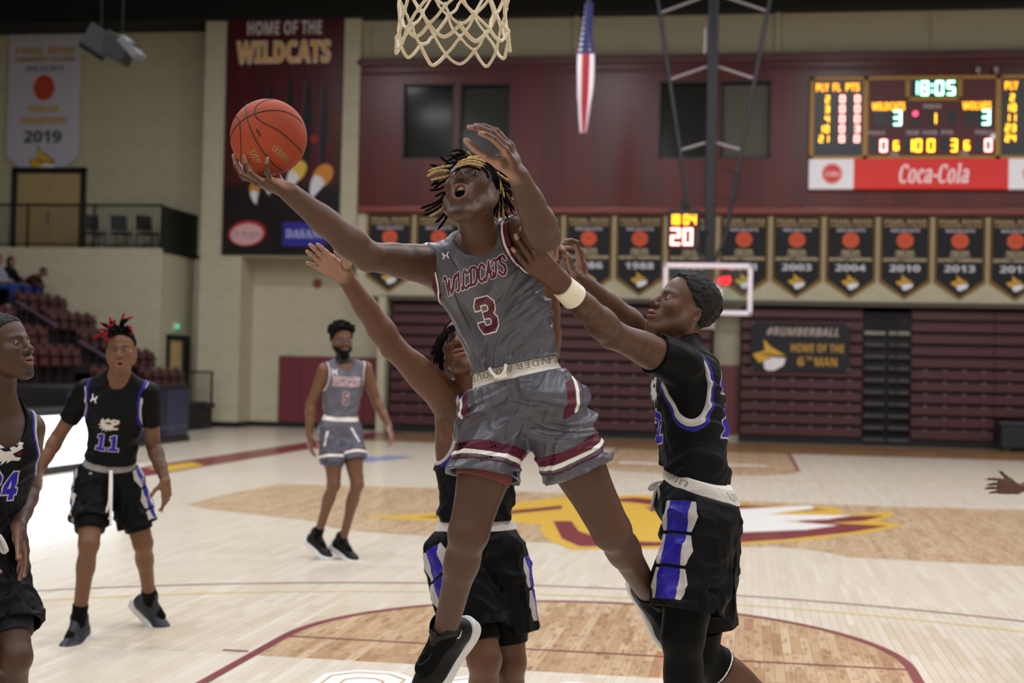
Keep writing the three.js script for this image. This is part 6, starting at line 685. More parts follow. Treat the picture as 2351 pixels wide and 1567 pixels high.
  // mouth: teeth and tongue
  { const hp = q.hp, s = q.head.s, fr = q.head.fr, tooth = M(0xb5a68c, 0.45); const th = new THREE.Group(); th.name = 'teeth'; P3.add(th); for (let i = -4; i <= 4; i++) { const a = i * 0.2, g = rbox(-0.0036, 0.0036, -0.0062, 0.004, -0.003, 0.003, 0.0018); const m = part(th, 'tooth', g, tooth); m.position.copy(hp(0.019 * Math.sin(a * 1.0), -0.0525 - 0.002 * Math.cos(a), 0.068 + 0.018 * Math.cos(a))); m.quaternion.setFromRotationMatrix(new THREE.Matrix4().makeBasis(fr.X, fr.Y, fr.Z)).multiply(new THREE.Quaternion().setFromAxisAngle(V(0, 1, 0), a)); m.scale.setScalar(s * (Math.abs(i) < 2 ? 1.12 : 0.95)); }
    const F2 = new Field(); F2.ell(hp(0, -0.088, 0.054), [0.016 * s, 0.008 * s, 0.022 * s], fr, 0.01); part(P3, 'tongue', nets(F2, ...around(hp(0, -0.088, 0.054), 0.04), 0.003), M(0x7a3a3a, 0.4)); }
  // hair: a dark cap, then every dreadlock
  const hairM = hairMat(0x0a0807), goldM = hairMat(0xb4986a); const cap = hairCap(P3, q, hairM, 0.012, 0.004, 60, (u, w) => (w > 0 ? 0.03 + 0.72 * w + (Math.abs(u) < 0.05 ? 0.012 : 0) : 0.03 + 0.75 * w));
  const D = (l, g, r = 0.0062) => dread(cap, l.map((p) => at(...p)), r, g ? goldM : hairM);
  [[[1030, 385, 4.56], [1008, 382, 4.54], [986, 378, 4.52], 0], [[1038, 380, 4.52], [1010, 384, 4.5], [982, 393, 4.48], 1], [[1030, 392, 4.54], [1004, 393, 4.52], [979, 405, 4.5], 1], [[1032, 402, 4.54], [1012, 408, 4.52], [988, 413, 4.5], 1], [[1028, 412, 4.56], [1010, 420, 4.54], [990, 423, 4.53], 0], [[1024, 425, 4.58], [1008, 434, 4.57], [985, 437, 4.56], 0], [[1024, 440, 4.6], [1012, 444, 4.6], [998, 451, 4.6], 0], [[1022, 450, 4.62], [1000, 465, 4.62], [964, 479, 4.62], 0], [[1024, 456, 4.62], [1004, 470, 4.62], [973, 486, 4.6], 0], [[1026, 462, 4.64], [1006, 478, 4.64], [970, 496, 4.64], 0], [[1022, 470, 4.63], [1006, 486, 4.62], [985, 497, 4.6], 1], [[1028, 478, 4.66], [1016, 496, 4.66], [999, 512, 4.66], 0], [[1030, 484, 4.67], [1022, 504, 4.66], [1004, 528, 4.65], 0], [[1034, 376, 4.54], [1018, 366, 4.52], [1012, 359, 4.5], 0], [[1052, 370, 4.54], [1042, 358, 4.52], [1034, 356, 4.5], 0], [[1076, 366, 4.56], [1066, 356, 4.55], [1060, 350, 4.54], 0], [[1086, 366, 4.54], [1078, 354, 4.53], [1072, 348, 4.52], 1],
    [[1048, 384, 4.47], [1078, 376, 4.46], [1112, 384, 4.5], 1], [[1050, 378, 4.48], [1080, 370, 4.47], [1112, 378, 4.51], 1], [[1052, 372, 4.5], [1082, 364, 4.49], [1116, 372, 4.53], 1], [[1046, 390, 4.47], [1074, 382, 4.455], [1106, 391, 4.49], 0], [[1060, 366, 4.52], [1090, 360, 4.52], [1120, 368, 4.56], 1], [[1036, 386, 4.5], [1054, 366, 4.5], [1082, 358, 4.53], 0], [[1040, 380, 4.52], [1062, 362, 4.52], [1096, 356, 4.56], 0],
    [[1112, 380, 4.52], [1128, 396, 4.5], [1134, 420, 4.49], 0], [[1118, 378, 4.54], [1134, 396, 4.53], [1138, 416, 4.53], 0], [[1106, 384, 4.49], [1118, 396, 4.47], [1122, 410, 4.46], 0], [[1122, 380, 4.58], [1146, 400, 4.58], [1170, 416, 4.57], 1], [[1124, 384, 4.6], [1150, 408, 4.6], [1172, 432, 4.6], 0], [[1126, 386, 4.62], [1156, 414, 4.63], [1184, 440, 4.64], 0], [[1130, 392, 4.6], [1150, 424, 4.6], [1158, 455, 4.6], 1], [[1130, 392, 4.64], [1160, 428, 4.66], [1186, 452, 4.68], 0], [[1132, 396, 4.65], [1164, 444, 4.68], [1199, 478, 4.7], 1], [[1134, 402, 4.62], [1156, 446, 4.62], [1166, 486, 4.62], 0], [[1134, 406, 4.6], [1150, 450, 4.59], [1150, 496, 4.6], 0], [[1134, 412, 4.58], [1144, 456, 4.57], [1140, 502, 4.58], 0], [[1132, 410, 4.6], [1140, 460, 4.6], [1130, 508, 4.62], 0], [[1138, 410, 4.64], [1162, 456, 4.66], [1178, 492, 4.68], 0], [[1140, 414, 4.66], [1168, 462, 4.68], [1184, 486, 4.7], 0], [[1136, 420, 4.62], [1152, 470, 4.63], [1158, 510, 4.66], 1], [[1138, 424, 4.6], [1146, 470, 4.6], [1142, 512, 4.63], 1], [[1130, 430, 4.63], [1134, 476, 4.66], [1124, 512, 4.68], 0], [[1140, 430, 4.64], [1156, 474, 4.66], [1168, 508, 4.68], 0], [[1128, 440, 4.66], [1128, 480, 4.7], [1118, 506, 4.72], 0], [[1120, 376, 4.62], [1146, 388, 4.66], [1166, 404, 4.68], 0], [[1110, 368, 4.62], [1134, 376, 4.66], [1152, 392, 4.68], 0], [[1138, 396, 4.58], [1148, 420, 4.58], [1147, 446, 4.58], 1], [[1142, 400, 4.6], [1156, 432, 4.61], [1158, 470, 4.62], 0]].forEach((d) => { const pts = d.slice(0, 3), g = d[3]; D(pts, g, 0.0044 + rnd() * 0.0012); });
  // fill around the crown
  for (let i = 0; i < 70; i++) { const a = rr(0, 2 * PI), e = rr(0.15, 1.35), n = V(Math.cos(a) * Math.cos(e), Math.sin(e), Math.sin(a) * Math.cos(e) - 0.25).normalize(), hp = q.hp, R0 = 0.082, p0 = hp(n.x * 0.074, 0.05 + n.y * 0.08, -0.014 + n.z * 0.092); if (n.z > 0.42 && n.y < 0.75) continue; const out = V(n.x, n.y * 0.4 - 0.35, n.z - 0.3).normalize(), l = rr(0.03, 0.075), P = (k, d) => hp(n.x * 0.084 + out.x * l * k, 0.05 + n.y * 0.09 + (out.y + d) * l * k, -0.014 + n.z * 0.102 + out.z * l * k); dread(cap, [p0, P(0.25, 0.35), P(0.6, 0.1), P(1, -0.3)], rr(0.0046, 0.0058), rnd() < 0.16 ? goldM : hairM); }
  const dist = (a, b) => +a.distanceTo(b).toFixed(3); const J = q.j; console.log('P3', 'torso', dist(J.pelvis, J.neck), 'sh', dist(J.shR, J.shL), 'UA', dist(J.shR, J.elR), dist(J.shL, J.elL), 'FA', dist(J.elR, J.wrR), dist(J.elL, J.wrL), 'TH', dist(J.hipR, J.knR), dist(J.hipL, J.knL), 'SH', dist(J.knR, J.anR), dist(J.knL, J.anL)); }
// ---------------------------------------------------------------- the other players
const J2 = (o) => o;
function hexPanel(q, k, dir, b0, a0, w0, period, len) { // purple side panel in a white hexagon outline with dark joints
  const wd = (a) => w0 + 0.02 * (1 - 2 * Math.abs(((a / period) % 1 + 1) % 1 - 0.5)), gap = (a) => 0.0045 - Math.abs(((a / period + 0.5) % 1 + 1) % 1 - 0.5) * period;
  return [{ k, dir, up: 0.0014, m: silver, name: 'side_piping', f: (b, a) => { b -= b0; a -= a0; return Math.max(Math.abs(b) - wd(a) - 0.012, -a, a - len, gap(a)); } }, { k, dir, up: 0.0028, m: purple, name: 'side_panel', f: (b, a) => { b -= b0; a -= a0; return Math.max(Math.abs(b) - w0 + 0.004, -a - 0.0, a - len + 0.004, gap(a)); } }];
}
const shinySkin = {};
// the defender on the right, in profile, both arms up against the leaping player
{ const A = at, P = base('person', 'defender in black on the right in profile, white wristband on his stretched tattooed arm', 'person'); const q = { s: 1.06, skin: 0x583826, lip: 0x9a625a, fade: 0.0, arm: 1.16, leg: 1.12, res: { body: 0.008, head: 0.003, hand: 0.0032 } };
  q.j = { pelvis: A(1600, 1168, 5.12), neck: A(1574, 804, 5.2), shL: A(1562, 838, 5.03), shR: A(1552, 812, 5.4), elL: A(1408, 768, 4.84), wrL: A(1287, 652, 4.64), elR: A(1472, 764, 5.36), wrR: A(1342, 650, 5.16), hipL: A(1608, 1180, 5.02), hipR: A(1618, 1172, 5.22), knL: A(1568, 1462, 4.92), anL: A(1568, 1770, 5.02), knR: A(1600, 1502, 5.24), anR: A(1822, 1648, 5.42) };
  q.turn = 0.16; q.head = { o: A(1566, 719, 5.2), fr: faceFrame(-70, 31, 0), s: 1.12, mouth: 0.12 }; q.toes = { L: camDir(-0.95, -0.2, 0.1), R: camDir(0.2, -0.95, 0.05) };
  const aL = q.j.wrL.clone().sub(q.j.elL).normalize();
  q.hands = [traceHand(q.j.wrL, camDir(0.25, -0.15, -1), false, 1.12, [[A(1250, 586, 4.55), A(1212, 526, 4.5)], [A(1236, 592, 4.55), A(1197, 526, 4.49)], [A(1222, 602, 4.55), A(1184, 541, 4.49)], [A(1214, 616, 4.555), A(1177, 571, 4.5)]], [A(1284, 614, 4.64), A(1289, 568, 4.66), camVec(0.008, 0, 0)]),
    traceHand(q.j.wrR, camDir(-0.9, 0.1, 0.3), true, 1.05, [[A(1329, 579, 5.14), A(1298, 552, 5.1), camVec(0.014, 0.016, 0)], [A(1331, 578, 5.17), A(1294, 557, 5.16), camVec(0.014, 0.018, 0)], [A(1333, 582, 5.2), A(1291, 560, 5.2), camVec(0.012, 0.016, 0)], [A(1335, 590, 5.23), A(1300, 568, 5.24), camVec(0.012, 0.012, 0)]], [A(1322, 632, 5.1), A(1303, 584, 5.08), camVec(-0.004, -0.004, 0)])];
  const ar = [q.j.elL, q.j.wrL]; q.ink = (x, y, z) => { const p = V(x, y, z), d = ar[1].clone().sub(ar[0]), t = p.clone().sub(ar[0]).dot(d) / d.lengthSq(); if (t < -0.5 || t > 0.85) return 0; if (p.distanceTo(mix(ar[0], ar[1], cl(t))) > 0.12 && t > 0) return 0; if (t < 0 && p.distanceTo(ar[0]) > 0.2) return 0; const n = noise3(x * 34, y * 34, z * 34) + 0.7 * noise3(x * 80 + 5, y * 80, z * 80); return 0.42 * sst(0.3, 0.0, Math.abs(n) - 0.02) * sst(0.85, 0.7, t); };
  buildBody(P, q);
  dress(P, q, { res: 0.0065, waist: 0.1, wUp: camDir(0.28, 0.95, 0.1), blouse: 0.012, fold: 0.012, seed: 8.2, jersey: blackJersey('2'), uv: [0.62, 0.72], neck: { r: [0.085, 0.12, 0.1] }, arm: { x: 0.09, y: -0.07, r: [0.12, 0.17, 0.13] }, trims: [[-0.002, 0.012, silver, 'armhole_piping'], [0.012, 0.026, purple]], tee: blackTight, teeLen: { L: 0.4, R: 0.45 }, band: bandPrint, bandUV: true,
    shorts: { mat: blackCloth, hem: { L: 0.8, R: 0.78 }, r0: 0.118, r1: 0.128, fold: 0.014, panels: hexPanel(q, 'L', camDir(-0.5, 0, 0.86), -0.035, -0.03, 0.05, 0.118, 0.354) },
    under: { L1: [0.6, 1.99, blackTight, 'leg_sleeve', 0.008], R1: [0.6, 0.93, blackTight, 'tights', 0.007], R2: [0.82, 1.22, blackTight, 'knee_pad', 0.014] } });
  { const g = q.legs.R, f0 = g.A.fn(), c0 = planeF(mix(g.kn, g.an, 0.19), g.sk), c1 = planeF(mix(g.kn, g.an, 0.205), g.sk); garment(P, 'knee_pad_edge', (x, y, z) => Math.max(f0(x, y, z) - 0.016, -c0(x, y, z), c1(x, y, z)), boundsOf([mix(g.kn, g.an, 0.2)], 0.12), 0.005, whiteCloth); }
  wristBand(P, q.arms.L, 0.74, 0.97, clothMat(0xe9dfcb, 0.8), 'wristband', 0.007);
  { const c = add(q.waist, camDir(-1, 0, 0), 0.14, q.pf.X, 0.01), t = (l) => tube(l.map(([x, y, z]) => add(c, camDir(1, 0, 0), x, camDir(0, 1, 0), y, camDir(0, 0, 1), z)), 0.006, 16, 6); part(P, 'drawstring', merge([t([[0.02, -0.005, 0.03], [-0.012, -0.012, 0.03], [-0.03, -0.03, 0.03], [-0.022, -0.034, 0.03], [-0.004, -0.018, 0.03]]), t([[0.0, -0.014, 0.03], [-0.01, -0.05, 0.034], [-0.022, -0.11, 0.03]]), t([[0.0, -0.014, 0.03], [0.006, -0.04, 0.034], [0.01, -0.075, 0.03]])]), silver); }
  hairCap(P, q, M(0x0b0908, 0.85), (u, v, w) => 0.002 + 0.011 * sst(0.0, 0.11, v), 0.005, 85, (u, w) => (w > 0.0 ? 0.022 + 0.9 * w + (Math.abs(u) > 0.055 ? 0 : 0.01) : 0.022 + 0.85 * w), 'hair', 0.0042);
  for (const k of ['L', 'R']) putShoe(P, q.j['an' + k], q.toes[k], k === 'L' ? camDir(-0.1, 1, 0) : camDir(-0.9, -0.1, 0), 1.1, [shoeBlack, soleWhite, laceBlack]);
  const dist = (a, b) => +a.distanceTo(b).toFixed(3), J = q.j; console.log('RD torso', dist(J.pelvis, J.neck), 'sh', dist(J.shR, J.shL), 'UA', dist(J.shR, J.elR), dist(J.shL, J.elL), 'FA', dist(J.elR, J.wrR), dist(J.elL, J.wrL), 'TH', dist(J.hipR, J.knR), dist(J.hipL, J.knL), 'SH', dist(J.knR, J.anR), dist(J.knL, J.anL)); }
// the defender behind, one palm held up to the left
{ const A = at, P = base('person', 'defender in black half hidden behind the leaping player, open palm raised at left', 'person'); const q = { s: 1.03, skin: 0x64402c, lip: 0xa0685e, goatee: 0.5, arm: 1.18, leg: 1.12, res: { body: 0.009, head: 0.0033, hand: 0.003 } };
  q.j = { pelvis: A(1094, 1262, 5.62), neck: A(1088, 900, 5.66), shR: A(1022, 912, 5.6), shL: A(1182, 896, 5.66), elR: A(902, 796, 5.46), wrR: A(790, 632, 5.3), elL: A(1256, 806, 5.5), wrL: A(1262, 650, 5.42), hipR: A(1048, 1282, 5.58), hipL: A(1140, 1282, 5.62), knR: A(1112, 1512, 5.4), anR: A(1110, 1790, 5.62), knL: A(1170, 1520, 5.58), anL: A(1178, 1800, 5.8) };
  q.head = { o: A(1073, 806, 5.6), fr: faceFrame(-14, 34, 14), s: 1.12, mouth: 0.14 }; q.toes = { R: camDir(-0.1, -0.2, 0.95), L: camDir(0.15, -0.2, 0.95) };
  const nP = camDir(0.05, 0.25, 0.95), bw = camVec(0, 0, -0.006);
  q.hands = [traceHand(q.j.wrR, nP, true, 1.08, [[A(763, 592, 5.24), A(729, 561, 5.2), bw], [A(749, 598, 5.24), A(712, 562, 5.19), bw], [A(739, 606, 5.245), A(705, 577, 5.2), bw], [A(737, 617, 5.26), A(705, 603, 5.22), bw]], [A(796, 606, 5.24), A(771, 577, 5.2), camVec(0.006, 0.004, 0.006)]), poseHand(q.j.wrL, camDir(0.05, 1, 0.1), camDir(-0.4, 0, 0.9), false, 1.05, [[12, 12, 8], [12, 14, 8], [14, 14, 8], [16, 16, 8]], [6, 2, -3, -8])];
  q.ink = (x, y, z) => { const c = add(q.j.shR, camDir(0.25, -0.5, 0.75), 0.085), d = Math.hypot(x - c.x, (y - c.y) * 0.6, z - c.z); return 0.6 * sst(0.06, 0.02, d) * (0.5 + 0.5 * noise3(x * 90, y * 60, z * 90)); };
  buildBody(P, q);
  dress(P, q, { res: 0.0075, waist: 0.1, blouse: 0.012, fold: 0.012, seed: 4.1, jersey: blackJersey('1'), uv: [0.62, 0.72], neck: { r: [0.085, 0.12, 0.1] }, arm: { x: 0.055, y: -0.075, r: [0.105, 0.175, 0.14] }, trims: [[-0.002, 0.014, silver, 'armhole_piping'], [0.014, 0.034, purple]], band: bandWhite,
    shorts: { mat: blackCloth, hem: { R: 0.76, L: 0.72 }, r0: 0.116, r1: 0.126, fold: 0.014, panels: [...hexPanel(q, 'R', camDir(-0.62, 0, 0.78), -0.01, -0.05, 0.042, 0.13, 0.39), ...hexPanel(q, 'L', camDir(0.97, 0, 0.1), 0.0, 0.0, 0.04, 0.13, 0.26)] }, under: { R1: [0.5, 0.86, blackTight, 'compression_short', 0.009], L1: [0.5, 0.82, blackTight, 'compression_short', 0.009] } });
  const hm = hairMat(0x0d0a09), cap = hairCap(P, q, hm, 0.008, 0.003, 50, (u, w) => (w > 0 ? 0.03 + 0.85 * w : 0.03 + 0.85 * w)); [[[1052, 752, 5.5], [1024, 765, 5.44], [1006, 792, 5.44], [988, 812, 5.46]], [[1040, 752, 5.52], [1016, 768, 5.48], [1000, 792, 5.48], [992, 818, 5.5]], [[1034, 756, 5.54], [1012, 776, 5.5], [1006, 800, 5.5], [996, 836, 5.52]], [[1030, 762, 5.56], [1014, 790, 5.53], [1008, 815, 5.53], [1002, 838, 5.54]], [[1028, 768, 5.58], [1016, 800, 5.57], [1012, 830, 5.57], [1010, 846, 5.58]], [[1060, 746, 5.52], [1034, 752, 5.46], [1012, 776, 5.46], [998, 806, 5.48]], [[1030, 774, 5.6], [1018, 806, 5.6], [1014, 838, 5.6], [1016, 850, 5.6]], [[1110, 752, 5.54], [1130, 780, 5.54], [1134, 812, 5.56], [1136, 840, 5.58]], [[1100, 750, 5.56], [1124, 770, 5.56], [1134, 800, 5.58], [1140, 826, 5.6]]].forEach((l) => dread(cap, l.map((p) => A(...p)), rr(0.0085, 0.0105), hm));
  for (const k of ['L', 'R']) putShoe(P, q.j['an' + k], q.toes[k], camDir(0, 1, 0.1), 1.08, [shoeBlack, soleWhite, laceBlack]);
  const dist = (a, b) => +a.distanceTo(b).toFixed(3), J = q.j; console.log('LD torso', dist(J.pelvis, J.neck), 'sh', dist(J.shR, J.shL), 'UA', dist(J.shR, J.elR), dist(J.shL, J.elL), 'FA', dist(J.elR, J.wrR), dist(J.elL, J.wrL), 'TH', dist(J.hipR, J.knR), dist(J.hipL, J.knL), 'SH', dist(J.knR, J.anR), dist(J.knL, J.anL)); }
// number 11 in black, with red-tipped hair tied up
{ const A = at, P = base('person', 'player in a black 11 jersey with red-tipped hair tied up, crouching at left', 'person'); const q = { s: 0.98, skin: 0x6e4a32, lip: 0xa8706a, arm: 1.1, leg: 1.08, res: { body: 0.01, head: 0.0042, hand: 0.0042 }, goatee: 0.25 };
  q.j = { pelvis: A(248, 1092, 8.55), neck: A(273, 872, 8.36), shR: A(199, 898, 8.42), shL: A(340, 903, 8.42), elR: A(133, 1002, 8.50), wrR: A(90, 1080, 8.40), elL: A(352, 1022, 8.52), wrL: A(380, 1104, 8.40), hipR: A(214, 1098, 8.52), hipL: A(286, 1098, 8.58), knR: A(204, 1248, 8.30), anR: A(179, 1434, 8.4), knL: A(328, 1246, 8.6), anL: A(344, 1380, 8.93) };
  q.head = { o: A(279, 806, 8.30), fr: faceFrame(8, 0, 2), s: 1.0, mouth: 0.5 }; q.toes = { R: camDir(-0.14, -0.22, 0.96), L: camDir(0.72, -0.64, 0.25) };
  q.hands = [poseHand(q.j.wrR, camDir(-0.35, -0.93, 0.1), camDir(0.8, -0.3, -0.3), true, 1.0, [[14, 14, 8], [14, 16, 8], [18, 16, 8], [20, 18, 8]], [6, 2, -3, -8]), poseHand(q.j.wrL, camDir(0.1, -0.99, 0.1), camDir(-0.8, -0.1, -0.5), false, 1.0, [[4, 8, 5], [24, 22, 14], [30, 24, 14], [32, 24, 14]], [5, 2, -3, -8])];
  const ar = [q.j.elL, q.j.wrL]; q.ink = (x, y, z) => { const p = V(x, y, z), d = ar[1].clone().sub(ar[0]), t = p.clone().sub(ar[0]).dot(d) / d.lengthSq(); if (t < -0.05 || t > 0.95 || p.distanceTo(mix(ar[0], ar[1], cl(t))) > 0.09) return 0; return 0.55 * (0.6 + 0.4 * noise3(x * 60, y * 60, z * 60)); };
  buildBody(P, q);
  dress(P, q, { res: 0.0085, waist: 0.1, blouse: 0.014, fold: 0.01, seed: 6.6, jersey: blackJersey('11'), uv: [0.6, 0.62], neck: { r: [0.07, 0.1, 0.09] }, arm: { x: 0.07, y: -0.06, r: [0.105, 0.16, 0.13] }, trims: [[-0.002, 0.016, silver, 'armhole_piping'], [0.016, 0.034, purple]], tee: blackTight, teeLen: { R: 0.62, L: 0.6 }, band: clothMat(0x8a8684, 0.7),
    shorts: { mat: blackCloth, hem: { R: 0.66, L: 0.72 }, r0: 0.11, r1: 0.125, fold: 0.012, panels: [...hexPanel(q, 'R', camDir(-0.95, 0, 0.35), 0.0, -0.05, 0.03, 0.13, 0.325), ...hexPanel(q, 'L', camDir(0.97, 0, 0.2), 0.0, -0.05, 0.03, 0.13, 0.325)] }, under: { R1: [0.4, 0.8, blackTight, 'compression_short', 0.02], L1: [0.4, 0.8, blackTight, 'compression_short', 0.014] }, socks: { R: [0.74, blackSock], L: [0.78, blackSock] } });
  { const c = add(q.waist, q.pf.Z, 0.13, q.pf.X, 0.0), t = (l, r) => tube(l.map(([x, y, z]) => add(c, camDir(1, 0, 0), x, camDir(0, 1, 0), y, camDir(0, 0, 1), z)), r, 16, 6); part(P, 'drawstring', merge([t([[0.0, 0, 0], [0.006, -0.1, 0.03], [0.0, -0.2, 0.04], [-0.03, -0.26, 0.05]], 0.011), t([[0.004, 0, 0], [0.012, -0.1, 0.03], [0.014, -0.24, 0.05], [0.018, -0.32, 0.06]], 0.009)]), whiteCloth); }
  { const uaT = new THREE.MeshPhysicalMaterial({ transparent: true, roughness: 0.6, map: canvasTex(128, 96, (c) => { c.clearRect(0, 0, 128, 96); UA(c, 64, 48, 22, '#d8d4d4'); }) }); const g = new THREE.PlaneGeometry(0.05, 0.036); const m = part(q.shorts, 'logo', g, uaT); m.position.copy(add(at(208, 1086, 8.36), q.pf.Z, 0.0)); m.quaternion.setFromRotationMatrix(new THREE.Matrix4().makeBasis(q.pf.X, q.pf.Y, q.pf.Z)); }
  const hm = hairMat(0x0d0a09), rm = hairMat(0x8c1016), cap = hairCap(P, q, hm, 0.008, 0.004, 50, (u, w) => (w > 0 ? 0.03 + 0.85 * w : 0.03 + 0.8 * w), 'hair', 0.006);
  [[[268, 774, 8.30], [256, 760, 8.28], [236, 766, 8.26], [214, 776, 8.24]], [[270, 768, 8.28], [252, 752, 8.25], [234, 742, 8.22], [230, 738, 8.21]], [[272, 766, 8.30], [258, 748, 8.28], [254, 735, 8.26], [252, 728, 8.26]], [[276, 766, 8.30], [278, 746, 8.28], [282, 730, 8.26], [284, 718, 8.26]], [[278, 766, 8.32], [282, 742, 8.30], [296, 730, 8.28], [306, 727, 8.28]], [[268, 768, 8.26], [254, 758, 8.22], [244, 764, 8.19], [238, 772, 8.17]], [[270, 770, 8.26], [258, 768, 8.22], [246, 778, 8.18], [240, 784, 8.17]], [[280, 768, 8.30], [292, 758, 8.26], [302, 760, 8.24], [304, 766, 8.23]], [[274, 766, 8.34], [266, 750, 8.34], [262, 742, 8.34], [264, 732, 8.34]], [[282, 768, 8.26], [288, 752, 8.24], [298, 750, 8.23], [304, 754, 8.22]], [[266, 770, 8.32], [250, 764, 8.32], [238, 756, 8.32], [228, 754, 8.32]], [[276, 764, 8.26], [268, 750, 8.23], [256, 746, 8.20], [246, 748, 8.19]]].forEach((l) => { const p = l.map((k) => A(...k)); dread(cap, p.slice(0, 3), 0.014, hm); dread(cap, [mix(p[1], p[2], 0.25), p[2], mix(p[2], p[3], 0.6), p[3]], 0.0085, rm, 'red_dreadlock'); });
  putShoe(P, q.j.anR, q.toes.R, camDir(0, 1, 0.2), 1.16, [shoeNavy, soleWhite, laceBlack]); putShoe(P, q.j.anL, q.toes.L, camDir(0.55, 0.7, 0.4), 1.14, [shoeNavy, soleWhite, laceBlack]);
  const dist = (a, b) => +a.distanceTo(b).toFixed(3), J = q.j; console.log('11 torso', dist(J.pelvis, J.neck), 'sh', dist(J.shR, J.shL), 'UA', dist(J.shR, J.elR), dist(J.shL, J.elL), 'FA', dist(J.elR, J.wrR), dist(J.elL, J.wrL), 'TH', dist(J.hipR, J.knR), dist(J.hipL, J.knL), 'SH', dist(J.knR, J.anR), dist(J.knL, J.anL), 'foot y', J.anR.y, J.anL.y); }
// number 24 in black at the left edge
{ const A = at, P = base('person', 'player in a black 24 jersey at the left edge, looking up in profile', 'person'); const q = { s: 1.0, skin: 0x472d1f, lip: 0x94605a, goatee: 0.7, arm: 1.12, leg: 1.14, res: { body: 0.009, head: 0.0034, hand: 0.0034 } };
  q.j = { pelvis: A(-46, 1268, 5.52), neck: A(0, 946, 5.5), shL: A(64, 984, 5.58), shR: A(-92, 972, 5.4), elL: A(64, 1124, 5.74), wrL: A(42, 1206, 5.5), elR: A(-150, 1120, 5.3), wrR: A(-80, 1220, 5.1), hipL: A(-8, 1284, 5.58), hipR: A(-86, 1284, 5.44), knL: A(34, 1508, 5.38), anL: A(10, 1760, 5.72), knR: A(-60, 1512, 5.3), anR: A(-100, 1772, 5.5) };
  q.head = { o: A(8, 806, 5.46), fr: faceFrame(72, 16, 0), s: 1.1, mouth: 0.1 }; q.toes = { L: camDir(0.8, -0.2, 0.5), R: camDir(0.8, -0.2, 0.5) };
  q.hands = [poseHand(q.j.wrL, camDir(0.2, -0.97, 0.1), camDir(-0.55, -0.2, 0.6), false, 1.12, [[10, 12, 6], [12, 14, 8], [14, 14, 8], [18, 14, 8]], [4, 1, -3, -9], [0.75, 0.5, 0.45, 0.5]), poseHand(q.j.wrR, camDir(0.5, -0.8, 0.2), camDir(0.6, 0.4, -0.5), true, 1.05, [[14, 14, 8], [14, 16, 8], [18, 16, 8], [20, 18, 8]], [6, 2, -3, -8])];
  buildBody(P, q);
  dress(P, q, { res: 0.0075, waist: 0.08, blouse: 0.014, fold: 0.01, seed: 9.4, jersey: blackJersey('24'), uv: [0.62, 0.68], neck: { y: 0.04, z: 0.075, r: [0.085, 0.17, 0.1] }, arm: { x: 0.085, y: -0.035, r: [0.11, 0.15, 0.13] }, trims: [[-0.002, 0.009, silver, 'armhole_piping'], [0.009, 0.019, purple]], band: blackCloth,
    shorts: { mat: blackCloth, hem: { R: 0.74, L: 0.72 }, r0: 0.118, r1: 0.13, fold: 0.014 }, under: { L1: [0.5, 0.8, clothMat(0x0c0e1c, 0.6), 'compression_short', 0.012] } });
  { const c = A(4, 1246, 5.33), t = (l) => tube(l.map(([x, y, z]) => add(c, camDir(1, 0, 0), x, camDir(0, 1, 0), y, camDir(0, 0, 1), z)), 0.009, 20, 6); part(P, 'drawstring', merge([t([[-0.03, 0.02, 0], [-0.01, 0.03, 0.01], [0.012, 0.0, 0.012], [0.02, -0.03, 0.01], [0.006, -0.03, 0.008], [-0.006, 0.0, 0.006]])]), silver); }
  hairCap(P, q, M(0x0b0908, 0.85), 0.007, 0.004, 80, (u, w) => (w > 0 ? 0.03 + 0.72 * w : 0.03 + 0.85 * w), 'hair', 0.005);
  for (const k of ['L', 'R']) putShoe(P, q.j['an' + k], q.toes[k], camDir(0, 1, 0), 1.08, [shoeBlack, soleWhite, laceBlack]);
  const dist = (a, b) => +a.distanceTo(b).toFixed(3), J = q.j; console.log('24 torso', dist(J.pelvis, J.neck), 'sh', dist(J.shR, J.shL), 'UA', dist(J.shR, J.elR), dist(J.shL, J.elL), 'FA', dist(J.elR, J.wrR), dist(J.elL, J.wrL), 'TH', dist(J.hipR, J.knR), dist(J.hipL, J.knL), 'SH', dist(J.knR, J.anR), dist(J.knL, J.anL)); }
